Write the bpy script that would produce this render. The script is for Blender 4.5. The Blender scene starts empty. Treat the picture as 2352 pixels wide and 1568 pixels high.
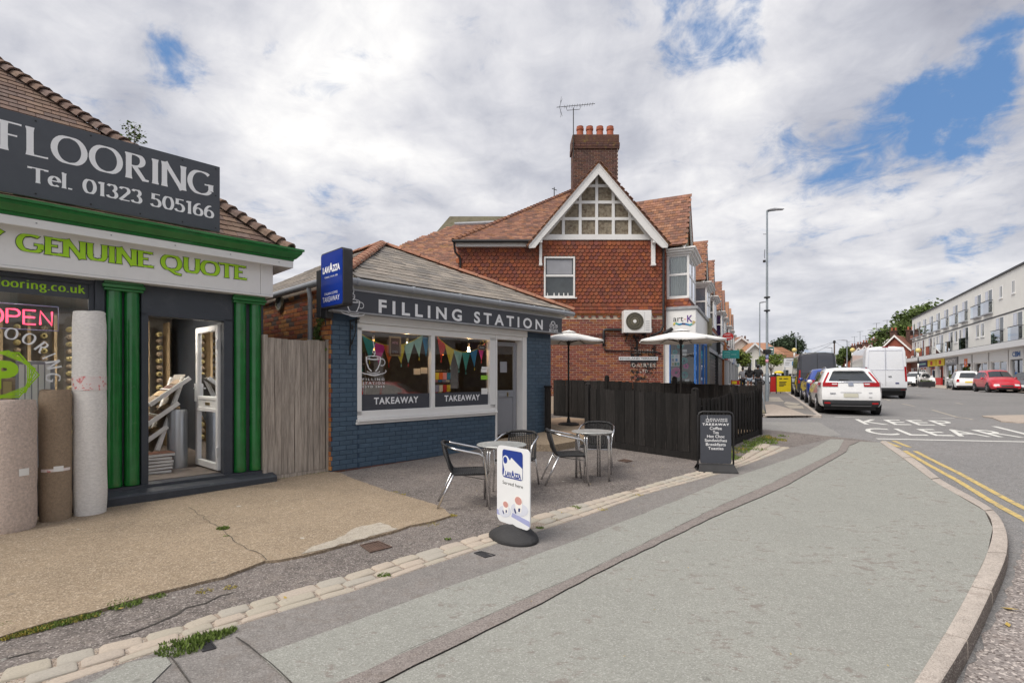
import bpy, bmesh, math, random
from mathutils import Vector, Matrix
random.seed(7)
R = math.radians
sc = bpy.context.scene
COL = sc.collection
# ------------------------------------------------------------------ camera
CX, HY, FP, CH = 1176.0, 868.0, 1160.0, 1.5      # principal column, horizon row, focal length (all in 2352 px wide units), eye height
cam_d = bpy.data.cameras.new('camera')
cam = bpy.data.objects.new('camera', cam_d); COL.objects.link(cam)
cam.location = (0, 0, CH); cam.rotation_euler = (R(90), 0, 0)
cam_d.lens = 36 * FP / 2352; cam_d.sensor_width = 36
cam_d.shift_y = (HY - 784) / 2352
cam_d.clip_start = 0.05; cam_d.clip_end = 3000
sc.camera = cam
sc.render.resolution_x = 1024; sc.render.resolution_y = 682
sc.view_settings.view_transform = 'Standard'; sc.view_settings.look = 'None'
sc.view_settings.exposure = 1.20; sc.view_settings.gamma = 1
sc.view_settings.use_curve_mapping = False
sc.cycles.use_denoising = True
sc.cycles.max_bounces = 8; sc.cycles.transparent_max_bounces = 16
sc.cycles.sample_clamp_indirect = 6

# ------------------------------------------------------------------ node helper
def N(nt, typ, ins=None, **attr):
    n = nt.nodes.new(typ)
    for k, v in attr.items(): setattr(n, k, v)
    for k, v in (ins or {}).items():
        s = n.inputs[k]
        if isinstance(v, bpy.types.NodeSocket): nt.links.new(v, s)
        else:
            if isinstance(v, (tuple, list)) and len(v) == 3 and s.type == 'RGBA': v = (*v, 1)
            s.default_value = v
    return n
def math_(nt, op, a, b=0.0, c=0.0, clamp=False):
    return N(nt, 'ShaderNodeMath', {0: a, 1: b, 2: c}, operation=op, use_clamp=clamp).outputs[0]
def mixc(nt, fac, a, b, bt='MIX'):
    return N(nt, 'ShaderNodeMix', {0: fac, 6: a, 7: b}, data_type='RGBA', blend_type=bt).outputs[2]
def mixv(nt, fac, a, b):
    return N(nt, 'ShaderNodeMix', {0: fac, 2: a, 3: b}, data_type='FLOAT').outputs[0]
def maprange(nt, v, a, b, c=0.0, d=1.0, smooth=True):
    return N(nt, 'ShaderNodeMapRange', {0: v, 1: a, 2: b, 3: c, 4: d}, clamp=True,
             interpolation_type='SMOOTHSTEP' if smooth else 'LINEAR').outputs[0]
def ramp(nt, fac, stops):
    n = N(nt, 'ShaderNodeValToRGB', {0: fac}); e = n.color_ramp.elements
    while len(e) < len(stops): e.new(0.5)
    for i, (p, c) in enumerate(stops): e[i].position = p; e[i].color = (*c, 1)
    return n.outputs[0]

# ------------------------------------------------------------------ world: daylight sky with a broken cloud deck
SUN_EL, SUN_AZ = R(52), R(234)       # azimuth clockwise from +Y
def ray(x, y):
    return Vector(((x - CX) / FP, 1.0, -(y - HY) / FP))
w = bpy.data.worlds.new('World'); sc.world = w; w.use_nodes = True
nt = w.node_tree; nt.nodes.clear()
tc = N(nt, 'ShaderNodeTexCoord').outputs['Generated']
sep = N(nt, 'ShaderNodeSeparateXYZ', {0: tc})
zc = math_(nt, 'ADD', math_(nt, 'MAXIMUM', sep.outputs[2], 0.0), 0.16)
px_ = math_(nt, 'DIVIDE', sep.outputs[0], zc); py_ = math_(nt, 'DIVIDE', sep.outputs[1], zc)
pl = N(nt, 'ShaderNodeCombineXYZ', {0: px_, 1: py_, 2: 0.0}).outputs[0]
sky = N(nt, 'ShaderNodeTexSky', sky_type='NISHITA', sun_disc=False, sun_elevation=SUN_EL, sun_rotation=SUN_AZ).outputs[0]
n1 = N(nt, 'ShaderNodeTexNoise', {'Vector': pl, 'Scale': 0.85, 'Detail': 7.0, 'Roughness': 0.53, 'Distortion': 0.3}).outputs[0]
n2 = N(nt, 'ShaderNodeTexNoise', {'Vector': pl, 'Scale': 2.4, 'Detail': 6.0, 'Roughness': 0.5, 'Distortion': 0.25}).outputs[0]
n3 = N(nt, 'ShaderNodeTexNoise', {'Vector': tc, 'Scale': 2.2, 'Detail': 7.0, 'Roughness': 0.55, 'Distortion': 0.4}).outputs[0]
cov = math_(nt, 'ADD', math_(nt, 'MULTIPLY', n1, 0.62), math_(nt, 'MULTIPLY', n2, 0.38))
cov = math_(nt, 'ADD', cov, 0.22)
# gaps in the cloud deck where the blue shows
GAPS = [((1640, 50), .12, .23), ((1560, 10), .08, .17), ((1720, 20), .07, .15), ((2090, 290), .08, .21), ((2230, 245), .08, .21), ((1900, 355), .07, .14), ((1745, 345), .05, .12),
        ((2230, 600), .05, .22), ((360, 165), .09, .15), ((430, 235), .05, .13), ((300, 110), .06, .10), ((720, 430), .05, .14), ((960, 465), .035, .11),
        ((1080, 350), .05, .09), ((590, 95), .04, .12), ((10, 60), .05, .13), ((2150, 330), .06, .16), ((2300, 200), .05, .15)]
dist_n = N(nt, 'ShaderNodeTexNoise', {'Vector': tc, 'Scale': 5.5, 'Detail': 6.0, 'Roughness': 0.6})
wv = N(nt, 'ShaderNodeVectorMath', {0: dist_n.outputs[1], 1: (0.5, 0.5, 0.5)}, operation='SUBTRACT').outputs[0]
wv = N(nt, 'ShaderNodeVectorMath', {0: wv, 'Scale': 0.34}, operation='SCALE').outputs[0]
wdir = N(nt, 'ShaderNodeVectorMath', {0: tc, 1: wv}, operation='ADD').outputs[0]
for (gx, gy), rad, amt in GAPS:
    d = ray(gx, gy).normalized()
    dd = N(nt, 'ShaderNodeVectorMath', {0: wdir, 1: tuple(d)}, operation='DISTANCE').outputs['Value']
    cov = math_(nt, 'SUBTRACT', cov, maprange(nt, dd, rad * 1.25, 0.0, 0.0, amt))
fine_n = N(nt, 'ShaderNodeTexNoise', {'Vector': pl, 'Scale': 7.0, 'Detail': 7.0, 'Roughness': 0.65, 'Distortion': 0.6}).outputs[0]
cov = math_(nt, 'ADD', cov, math_(nt, 'MULTIPLY', math_(nt, 'SUBTRACT', fine_n, 0.5), 0.55))
cl = maprange(nt, cov, 0.40, 0.66)
shade = math_(nt, 'ADD', math_(nt, 'ADD', math_(nt, 'MULTIPLY', n3, 0.55), math_(nt, 'MULTIPLY', n2, 0.33)), math_(nt, 'MULTIPLY', fine_n, 0.12))
ccol = ramp(nt, shade, [(0.36, (3.0, 3.1, 3.65)), (0.455, (4.2, 4.3, 4.8)), (0.535, (5.8, 5.8, 6.1)), (0.63, (7.9, 7.8, 7.7))])
hz = maprange(nt, sep.outputs[2], 0.30, 0.0)
ccol = mixc(nt, math_(nt, 'MULTIPLY', hz, 0.5), ccol, (5.9, 6.0, 6.3))
bl = N(nt, 'ShaderNodeVectorMath', {0: sky, 'Scale': 0.62}, operation='SCALE').outputs[0]
bl = mixc(nt, 0.6, bl, (1.25, 2.7, 5.5))
skyc = mixc(nt, cl, bl, ccol)
below = maprange(nt, sep.outputs[2], -0.06, -0.01)
skyc = mixc(nt, below, (1.2, 1.2, 1.15), skyc)
bg = N(nt, 'ShaderNodeBackground', {'Color': skyc, 'Strength': 0.058})
nt.links.new(bg.outputs[0], N(nt, 'ShaderNodeOutputWorld').inputs[0])
# soft sun behind the clouds
sd = bpy.data.lights.new('sun', 'SUN'); sd.energy = 1.5; sd.angle = R(38); sd.color = (1, .925, .83)
sun = bpy.data.objects.new('sun', sd); COL.objects.link(sun)
sdir = Vector((math.sin(SUN_AZ) * math.cos(SUN_EL), math.cos(SUN_AZ) * math.cos(SUN_EL), math.sin(SUN_EL)))
sun.rotation_euler = sdir.to_track_quat('Z', 'Y').to_euler()

# ------------------------------------------------------------------ materials
MAT = {}
def newmat(name):
    m = bpy.data.materials.new(name); m.use_nodes = True; MAT[name] = m
    nt = m.node_tree; nt.nodes.clear()
    out = N(nt, 'ShaderNodeOutputMaterial'); p = N(nt, 'ShaderNodeBsdfPrincipled')
    nt.links.new(p.outputs[0], out.inputs[0])
    return m, nt, p
def pm(name, col, var=.12, scale=6, bump=.0, bscale=60, rough=.6, metal=0, rand=0, colors=None, spec=.5, coat=0, stain=0, stcol=(.03,.03,.02), stscale=2.5, strange=(.52,.68), mapscale=(1,1,1)):
    """principled surface with noise variation; rand / colors vary it from piece to piece"""
    m, nt, p = newmat(name)
    oc = N(nt, 'ShaderNodeTexCoord').outputs['Object']
    if mapscale != (1,1,1): oc = N(nt, 'ShaderNodeMapping', {0: oc, 3: mapscale}).outputs[0]
    oi = N(nt, 'ShaderNodeObjectInfo')
    gi = N(nt, 'ShaderNodeNewGeometry')
    r = math_(nt, 'FRACT', math_(nt, 'ADD', oi.outputs['Random'], gi.outputs['Random Per Island']))
    off = N(nt, 'ShaderNodeVectorMath', {0: oc, 1: N(nt, 'ShaderNodeCombineXYZ', {0: math_(nt, 'MULTIPLY', r, 13.7 if (rand or colors) else 0.0)}).outputs[0]}, operation='ADD').outputs[0]
    base = tuple(col)
    if colors:
        k = len(colors)
        n = N(nt, 'ShaderNodeValToRGB', {0: r}); n.color_ramp.interpolation = 'CONSTANT'; e = n.color_ramp.elements
        while len(e) < k: e.new(.5)
        for i, c in enumerate(colors): e[i].position = i / k; e[i].color = (*c, 1)
        base = n.outputs[0]
    nz = N(nt, 'ShaderNodeTexNoise', {'Vector': off, 'Scale': scale, 'Detail': 5.0, 'Roughness': .6}).outputs[0]
    v = maprange(nt, nz, .3, .7, 1 - var, 1 + var, False)
    if rand:
        r2 = math_(nt, 'FRACT', math_(nt, 'MULTIPLY', r, 7.31))
        v = math_(nt, 'MULTIPLY', v, maprange(nt, r2, 0, 1, 1 - rand, 1 + rand, False))
    hsv = N(nt, 'ShaderNodeHueSaturation', {'Value': v, 'Color': base}).outputs[0]
    if stain:
        sn = N(nt, 'ShaderNodeTexNoise', {'Vector': oc, 'Scale': stscale, 'Detail': 8.0, 'Roughness': .7}).outputs[0]
        hsv = mixc(nt, math_(nt, 'MULTIPLY', maprange(nt, sn, *strange), stain), hsv, stcol)
    nt.links.new(hsv, p.inputs['Base Color'])
    p.inputs['Roughness'].default_value = rough; p.inputs['Metallic'].default_value = metal
    p.inputs['Specular IOR Level'].default_value = spec
    p.inputs['Coat Weight'].default_value = coat; p.inputs['Coat Roughness'].default_value = .05
    if bump:
        bn = N(nt, 'ShaderNodeTexNoise', {'Vector': off, 'Scale': bscale, 'Detail': 3.0}).outputs[0]
        b = N(nt, 'ShaderNodeBump', {'Height': bn, 'Strength': bump, 'Distance': .01}).outputs[0]
        nt.links.new(b, p.inputs['Normal'])
    return m
def asphalt(name, col, speck=.5, fine=150, light=(.55, .52, .48), dark=(.05, .05, .05), patch=.25, crack=0, pscale=1.1, brown=(.16,.13,.11), brown_amt=.35, medamt=.12, wmask=0):
    m, nt, p = newmat(name)
    oc = N(nt, 'ShaderNodeTexCoord').outputs['Object']
    big = N(nt, 'ShaderNodeTexNoise', {'Vector': oc, 'Scale': pscale, 'Detail': 8.0, 'Roughness': .65}).outputs[0]
    med = N(nt, 'ShaderNodeTexNoise', {'Vector': oc, 'Scale': 14.0, 'Detail': 5.0, 'Roughness': .7}).outputs[0]
    vf = N(nt, 'ShaderNodeTexVoronoi', {'Vector': oc, 'Scale': float(fine)}, feature='F1')
    chip = N(nt, 'ShaderNodeSeparateColor', {0: vf.outputs['Color']}).outputs[0]
    c = N(nt, 'ShaderNodeHueSaturation', {'Value': maprange(nt, big, .3, .7, 1 - patch, 1 + patch, False), 'Color': col}).outputs[0]
    c = N(nt, 'ShaderNodeHueSaturation', {'Value': maprange(nt, med, .3, .7, 1-medamt, 1+medamt, False), 'Color': c}).outputs[0]
    c = mixc(nt, math_(nt, 'MULTIPLY', maprange(nt, chip, .72, .98), speck), c, light)
    c = mixc(nt, math_(nt, 'MULTIPLY', maprange(nt, chip, .32, .02), speck), c, dark)
    # worn patches where the surface dressing has come away
    wn = N(nt, 'ShaderNodeTexNoise', {'Vector': N(nt, 'ShaderNodeMapping', {0: oc, 3: (1.0, 1.6, 1)}).outputs[0], 'Scale': 7.0, 'Detail': 10.0, 'Roughness': .78}).outputs[0]
    c = mixc(nt, math_(nt, 'MULTIPLY', maprange(nt, math_(nt, 'ADD', math_(nt, 'MULTIPLY', wn, .75), math_(nt, 'MULTIPLY', big, .3)), .575 if wmask else .53, .615 if wmask else .63), brown_amt), c, brown)
    sp = N(nt, 'ShaderNodeTexNoise', {'Vector': oc, 'Scale': 9.0, 'Detail': 2.0}).outputs[0]
    c = mixc(nt, math_(nt, 'MULTIPLY', maprange(nt, sp, .74, .78), .6), c, (.5, .5, .47))
    gv = N(nt, 'ShaderNodeTexVoronoi', {'Vector': oc, 'Scale': 3.1, 'Randomness': 1.0}, feature='F1')
    gs = N(nt, 'ShaderNodeSeparateColor', {0: gv.outputs['Color']}).outputs[1]
    c = mixc(nt, math_(nt, 'MULTIPLY', math_(nt, 'MULTIPLY', maprange(nt, gv.outputs['Distance'], .085, .05), maprange(nt, gs, .55, .6)), .38), c, (.09, .085, .08))
    tn = N(nt, 'ShaderNodeTexNoise', {'Vector': N(nt, 'ShaderNodeMapping', {0: oc, 2: (0,0,.6), 3: (.5, 2.2, 1)}).outputs[0], 'Scale': 2.1, 'Detail': 9.0, 'Roughness': .72}).outputs[0]
    c = mixc(nt, math_(nt, 'MULTIPLY', maprange(nt, tn, .56, .72), .14), c, (.12, .11, .10))
    nt.links.new(c, p.inputs['Base Color']); p.inputs['Roughness'].default_value = .9; p.inputs['Specular IOR Level'].default_value = .25
    hgt = math_(nt, 'ADD', vf.outputs['Distance'], math_(nt, 'MULTIPLY', med, .4))
    if crack:
        vc = N(nt, 'ShaderNodeTexVoronoi', {'Vector': N(nt, 'ShaderNodeVectorMath', {0: oc, 1: N(nt, 'ShaderNodeVectorMath', {0: N(nt, 'ShaderNodeTexNoise', {'Vector': oc, 'Scale': 3.0, 'Detail': 4.0}).outputs[1], 'Scale': .6}, operation='SCALE').outputs[0]}, operation='ADD').outputs[0], 'Scale': .55}, feature='DISTANCE_TO_EDGE').outputs[0]
        k = math_(nt, 'MULTIPLY', maprange(nt, vc, .012, .0), crack)
        c2 = mixc(nt, k, c, (.03, .03, .03)); nt.links.new(c2, p.inputs['Base Color'])
    b = N(nt, 'ShaderNodeBump', {'Height': hgt, 'Strength': .35, 'Distance': .006}).outputs[0]
    nt.links.new(b, p.inputs['Normal'])
    return m
def glass(name, tint=(.85, .9, .9), refl=1.0, dark=0.0):
    m = bpy.data.materials.new(name); m.use_nodes = True; MAT[name] = m; nt = m.node_tree; nt.nodes.clear()
    tr = N(nt, 'ShaderNodeBsdfTransparent', {0: tint}); gl = N(nt, 'ShaderNodeBsdfGlossy', {0: (.95, .97, 1), 'Roughness': .015})
    fr = N(nt, 'ShaderNodeFresnel', {'IOR': 1.5}).outputs[0]
    fr = math_(nt, 'MULTIPLY_ADD', fr, 1.7 * refl, .02, clamp=True)
    mx = N(nt, 'ShaderNodeMixShader', {0: fr, 1: tr.outputs[0], 2: gl.outputs[0]})
    nt.links.new(mx.outputs[0], N(nt, 'ShaderNodeOutputMaterial').inputs[0])
    return m
def emit(name, col, s):
    m = bpy.data.materials.new(name); m.use_nodes = True; MAT[name] = m; nt = m.node_tree; nt.nodes.clear()
    nt.links.new(N(nt, 'ShaderNodeEmission', {0: col, 1: s}).outputs[0], N(nt, 'ShaderNodeOutputMaterial').inputs[0])
    return m

asphalt('pave_light', (.285, .290, .265), speck=.42, patch=.07, medamt=.05, light=(.5, .5, .48), dark=(.16, .155, .145), brown=(.19, .155, .14), brown_amt=.62, wmask=1)
asphalt('pave_dark', (.215, .203, .195), speck=.4, patch=.12, light=(.42, .40, .38), dark=(.07, .065, .06))
asphalt('trench', (.235, .210, .198), speck=.45, patch=.1, light=(.42, .38, .35), dark=(.07, .06, .055))
asphalt('forecourt', (.162, .143, .134), speck=.55, patch=.25, fine=120, light=(.5, .46, .43), dark=(.03, .028, .028), brown=(.22,.19,.165), brown_amt=.45, crack=.0, medamt=.30)
asphalt('road', (.215, .213, .215), speck=.5, patch=.16, fine=110, light=(.45, .43, .41), dark=(.07, .07, .07), pscale=.4, brown=(.17,.15,.14))
asphalt('road_gutter', (.26, .235, .225), speck=.8, patch=.18, fine=75, light=(.62, .56, .52), dark=(.07, .055, .05), brown=(.2,.16,.14))
asphalt('side_road', (.27, .268, .26), speck=.3, patch=.15)
asphalt('slab_concrete', (.290, .228, .162), speck=.55, patch=.18, fine=120, light=(.58, .50, .40), dark=(.13, .10, .07), brown=(.26, .205, .14), brown_amt=.45)
asphalt('pale_concrete', (.42, .38, .32), speck=.35, patch=.12)
asphalt('pink_concrete', (.44, .375, .32), speck=.3, patch=.12)
asphalt('joint_sand', (.33, .27, .22), speck=.7, patch=.2, fine=160)
asphalt('kerb_face', (.17, .145, .13), speck=.6, fine=150, patch=.25)  # upright road side of the kerb: grime plus its shade, both in the colour
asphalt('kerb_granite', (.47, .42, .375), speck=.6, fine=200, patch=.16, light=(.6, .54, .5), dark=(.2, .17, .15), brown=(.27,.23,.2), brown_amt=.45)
pm('sett', (.46, .41, .36), var=.16, scale=18, bump=.5, bscale=70, rough=.85, colors=[(.46,.41,.34), (.42,.39,.34), (.49,.42,.35), (.44,.40,.33), (.46,.40,.34)], stain=.4, stcol=(.27,.24,.21), stscale=9)
pm('road_white', (.66, .66, .63), var=.1, scale=30, rough=.8, stain=.8, stcol=(.25,.25,.24), stscale=22, strange=(.56,.66))
pm('road_yellow', (.56, .42, .15), var=.12, scale=25, rough=.8, stain=.75, stcol=(.24,.22,.19), stscale=16, strange=(.5,.6))
pm('grass', (.125, .185, .034), var=.3, scale=20, rough=.8, rand=.35)
pm('moss_dry', (.34, .28, .06), var=.3, scale=20, rough=.9, rand=.3)
pm('white_paint', (.78, .78, .77), var=.03, rough=.45, stain=.16, stcol=(.45,.43,.38), stscale=3)
pm('upvc', (.80, .80, .79), var=.02, rough=.3, spec=.5)
pm('green_paint', (.012, .155, .03), var=.16, scale=5, rough=.2, coat=.5, bump=.1, bscale=18, stain=.10, stcol=(.25,.38,.25), stscale=14, strange=(.6,.7))
pm('anthracite', (.040, .048, .062), var=.08, rough=.5, stain=.25, stcol=(.09,.095,.105), stscale=5)
pm('anthracite_sign', (.060, .068, .084), var=.05, rough=.38, stain=.3, stcol=(.08,.09,.105), stscale=3, strange=(.45,.75))
pm('step_paint', (.042, .048, .06), var=.15, rough=.6, bump=.3, bscale=30, stain=.5, stcol=(.10,.13,.12), stscale=7, strange=(.6,.68))
pm('lime', (.38, .70, .012), var=.02, rough=.5)
pm('letter_white', (.85, .86, .88), var=.01, rough=.45)
pm('letter_dark', (.03, .035, .03), var=.02, rough=.5)
pm('blue_brick', (.062, .105, .155), var=.14, scale=9, rough=.5, bump=.35, bscale=45, rand=.10, stain=.2, stcol=(.09,.13,.18), stscale=11, strange=(.55,.7))
pm('blue_mortar', (.026, .054, .094), var=.15, rough=.6, bump=.3)
pm('orange_brick', (.4, .15, .06), var=.22, scale=14, rough=.85, bump=.5, bscale=50, rand=.16, colors=[(.42,.155,.05), (.34,.105,.04), (.46,.20,.07), (.27,.10,.05), (.40,.14,.045), (.30,.085,.05), (.48,.23,.08), (.13,.09,.075)])
pm('mortar', (.33, .28, .23), var=.15, rough=.95, bump=.4)
pm('red_brick', (.34, .09, .04), var=.2, scale=14, rough=.85, bump=.4, bscale=50, rand=.14, colors=[(0.249,0.072,0.040), (0.215,0.059,0.038), (0.284,0.090,0.036), (0.181,0.052,0.040), (0.267,0.077,0.038), (0.232,0.065,0.042), (0.318,0.117,0.038), (0.206,0.059,0.048)])
pm('mortar_pale', (.58, .47, .37), var=.15, rough=.95)
pm('chimney_brick', (.14, .06, .045), var=.25, scale=12, rough=.9, bump=.4, rand=.2, colors=[(.105,.052,.04), (.13,.062,.043), (.085,.045,.04), (.12,.058,.05)], stain=.4, stcol=(.32,.24,.04), stscale=5)
pm('hung_tile', (.33, .09, .035), var=.18, scale=14, rough=.8, bump=.3, rand=.17, colors=[(0.258,0.070,0.030), (0.215,0.059,0.030), (0.241,0.074,0.034), (0.189,0.054,0.036), (0.284,0.083,0.030), (0.172,0.052,0.038), (0.241,0.065,0.031), (0.215,0.072,0.040)], stain=.45, stcol=(.13,.07,.05), stscale=2.2)
pm('roof_tile_red', (.38, .15, .10), var=.2, scale=10, rough=.85, bump=.3, rand=.15, colors=[(0.277,0.135,0.088), (0.235,0.113,0.079), (0.319,0.167,0.106), (0.202,0.104,0.079), (0.269,0.126,0.070), (0.176,0.095,0.070)], stain=.5, stcol=(.42,.22,.04), stscale=1.6)
pm('roof_tile_brown', (.21, .14, .10), var=.25, scale=14, rough=.9, bump=.4, rand=.14, colors=[(.18,.115,.085), (.155,.10,.08), (.195,.13,.095), (.145,.10,.085)], stain=.3, stcol=(.30,.29,.22), stscale=6)
pm('far_roof', (.23, .095, .065), var=.2, rough=.9)
pm('hip_tile', (.33, .155, .10), var=.3, scale=7, rough=.9, bump=.4, rand=.12, stain=.45, stcol=(.22,.20,.10), stscale=7)
pm('slate', (.28, .255, .222), var=.2, scale=12, rough=.75, bump=.4, bscale=30, rand=.16, colors=[(.215,.192,.165), (.255,.222,.188), (.185,.168,.152), (.285,.25,.21)], stain=.35, stcol=(.14,.13,.11), stscale=6)
pm('lead', (.33, .34, .36), var=.15, rough=.6)
pm('grey_pvc', (.30, .32, .35), var=.08, rough=.4)
pm('black_plastic', (.022, .022, .024), var=.1, rough=.45)
pm('black_rubber', (.03, .03, .032), var=.2, rough=.75, bump=.5, bscale=90)
pm('iron', (.02, .02, .02), var=.2, rough=.6)
pm('black_fence', (.016, .0145, .014), var=.4, scale=5, rough=.85, spec=.3, bump=.5, bscale=25, rand=.45, mapscale=(6,6,.6), stain=.6, stcol=(.10,.085,.08), stscale=5, strange=(.58,.72))
pm('weathered_wood', (.36, .315, .272), var=.35, scale=6, rough=.85, bump=.5, bscale=20, rand=.13, mapscale=(7,7,.5), stain=.5, stcol=(.15,.12,.10), stscale=5, strange=(.52,.68))
pm('deck_wood', (.40, .29, .20), var=.2, rough=.8, rand=.1)
pm('aluminium', (.72, .72, .73), var=.04, rough=.24, metal=1)
pm('steel_top', (.52, .54, .53), var=.3, scale=35, rough=.35, metal=.55)
pm('wicker', (.018, .018, .02), var=.3, scale=50, rough=.5, bump=.9, bscale=120)
pm('lavazza_blue', (.006, .035, .29), var=.03, rough=.25, coat=.3)
pm('lavazza_navy', (.015, .045, .27), var=.02, rough=.4)
pm('sign_white', (.76, .78, .80), var=.02, rough=.35)
pm('sign_grey', (.055, .06, .075), var=.05, rough=.4)
pm('carpet_pink', (.58, .48, .42), var=.22, scale=45, rough=1, bump=1, bscale=110)
pm('carpet_brown', (.31, .235, .165), var=.16, scale=40, rough=1, bump=.8, bscale=150)
pm('carpet_white', (.82, .80, .77), var=.12, scale=35, rough=1, bump=.9, bscale=120, mapscale=(1,1,2))
pm('tape', (.75, .68, .66), var=.05, rough=.3, stain=.8, stcol=(.6,.05,.05), stscale=20, strange=(.55,.6))
pm('paper', (.8, .8, .78), var=.03, rough=.6)
pm('parasol', (.72, .72, .71), var=.04, rough=.8)
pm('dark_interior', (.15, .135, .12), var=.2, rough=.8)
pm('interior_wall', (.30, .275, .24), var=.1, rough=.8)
pm('laminate_floor', (.17, .14, .12), var=.35, scale=3, rough=.5, mapscale=(1,9,1))
pm('ply', (.42, .30, .17), var=.2, rough=.6)
pm('grey_door', (.27, .28, .31), var=.04, rough=.4)
pm('brass', (.55, .42, .20), var=.05, rough=.3, metal=1)
pm('galv', (.30, .345, .38), var=.12, rough=.5, metal=.3)
pm('rusty', (.11, .07, .055), var=.3, rough=.8, bump=.6, bscale=60)
pm('cover_black', (.035, .035, .04), var=.2, rough=.7, bump=.8, bscale=70)
pm('pebbledash', (.25, .215, .16), var=.25, scale=14, rough=.95, bump=.6, bscale=40, stain=.65, stcol=(.09,.06,.04), stscale=9, strange=(.48,.6))
pm('terracotta', (.38, .115, .06), var=.15, rough=.8)
pm('parapet_render', (.26, .24, .17), var=.3, scale=3, rough=.95, stain=.6, stcol=(.12,.12,.05), stscale=3)
pm('render_cream', (.66, .64, .58), var=.05, rough=.8)
pm('render_white', (.78, .77, .73), var=.04, scale=1, rough=.8)
pm('canopy_white', (.66, .67, .68), var=.05, rough=.5)
pm('tar_line', (.055, .05, .045), var=.4, scale=30, rough=.95, stain=.6, stcol=(.16,.14,.12), stscale=25)
pm('dark_line', (.05, .05, .055), var=.1, rough=.6)
pm('curtain', (.62, .63, .58), var=.2, scale=5, rough=.9, mapscale=(8,8,.2))
pm('lamp_yellow', (.70, .58, .22), var=.05, rough=.4)
pm('foliage', (.075, .115, .022), var=.35, scale=3, rough=.7, rand=.45)
pm('foliage_fresh', (.14, .19, .03), var=.3, scale=3, rough=.7, rand=.4)
pm('foliage_dark', (.032, .055, .022), var=.35, scale=2, rough=.7, rand=.45)
pm('bark', (.11, .08, .06), var=.3, scale=12, rough=.95, bump=.6)
pm('shop_glass_dark', (.05, .06, .065), var=.3, scale=3, rough=.06, spec=.8)
pm('tyre', (.018, .018, .019), var=.1, rough=.8)
pm('rim', (.38, .38, .40), var=.05, rough=.3, metal=.9)
pm('chrome', (.7, .7, .72), var=.02, rough=.12, metal=1)
pm('car_trim', (.03, .032, .036), var=.1, rough=.5)
pm('car_glass', (.025, .03, .034), var=.2, rough=.04, spec=1)
pm('tail_red', (.34, .006, .01), var=.15, scale=12, rough=.2, coat=.25, spec=.3)
pm('head_lamp', (.62, .64, .66), var=.1, rough=.1, coat=.8)
pm('plate_pale', (.52, .51, .42), var=.03, rough=.5)
pm('plate_yellow', (.75, .55, .05), var=.03, rough=.5)
for nme, c in dict(car_white=(.78, .79, .80), van_white=(.72, .745, .79), car_blue=(.012, .05, .30), van_black=(.022, .025, .032), car_red=(.52, .012, .03), car_dark=(.045, .048, .06), car_silver=(.50, .54, .58), car_navy=(.03,.04,.08)).items():
    pm(nme, c, var=.02, rough=.28, coat=.9, spec=.5)
for nme, c in dict(c_red=(.55, .03, .03), c_orange=(.75, .16, .03), c_yellow=(.75, .62, .05), c_teal=(.05, .36, .34), c_aqua=(.32, .60, .58), c_blue=(.02, .22, .48), c_pink=(.72, .05, .35), c_magenta=(.75, .04, .32),
                  c_lightpink=(.75, .35, .45), c_navy=(.02, .03, .14), c_shopblue=(.02, .13, .42), c_purple=(.10, .02, .24), c_tealsign=(.02, .25, .24), c_busgreen=(.02, .12, .10), c_skin=(.36, .20, .14), c_hair=(.012, .01, .01),
                  c_tblack=(.015, .015, .017), c_grey=(.32, .33, .36), c_denim=(.30, .40, .52), c_darktrouser=(.02, .025, .035), c_yellowbin=(.8, .62, .02), c_brownpaint=(.12,.05,.03), c_cup=(.55,.28,.25), c_mauve=(.35,.38,.62), c_lime=(.3,.62,.05), c_leaf=(.42,.30,.07), c_gold=(.5,.4,.18), c_bluegrey=(.62,.65,.74), c_rug=(.25,.16,.10), c_green=(.03,.2,.06)).items():  # the pale blue-grey serves curtains, printed saucers and van panel lines
    pm(nme, c, var=.06, rough=.6)
glass('window_glass', (.95, .97, .97)); glass('door_glass', (.8, .85, .85)); glass('balcony_glass', (.70, .80, .78), 1.4)
emit('neon_red', (1, .06, .12), 1.5); emit('filament', (1, .33, .05), 6.0); emit('bulb_glow', (1, .62, .28), 60.0); emit('spot_white', (1, .93, .82), 1800.0)
m, nt_, p_ = newmat('foil'); p_.inputs['Base Color'].default_value = (.5, .52, .55, 1); p_.inputs['Metallic'].default_value = .8; p_.inputs['Roughness'].default_value = .38

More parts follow.
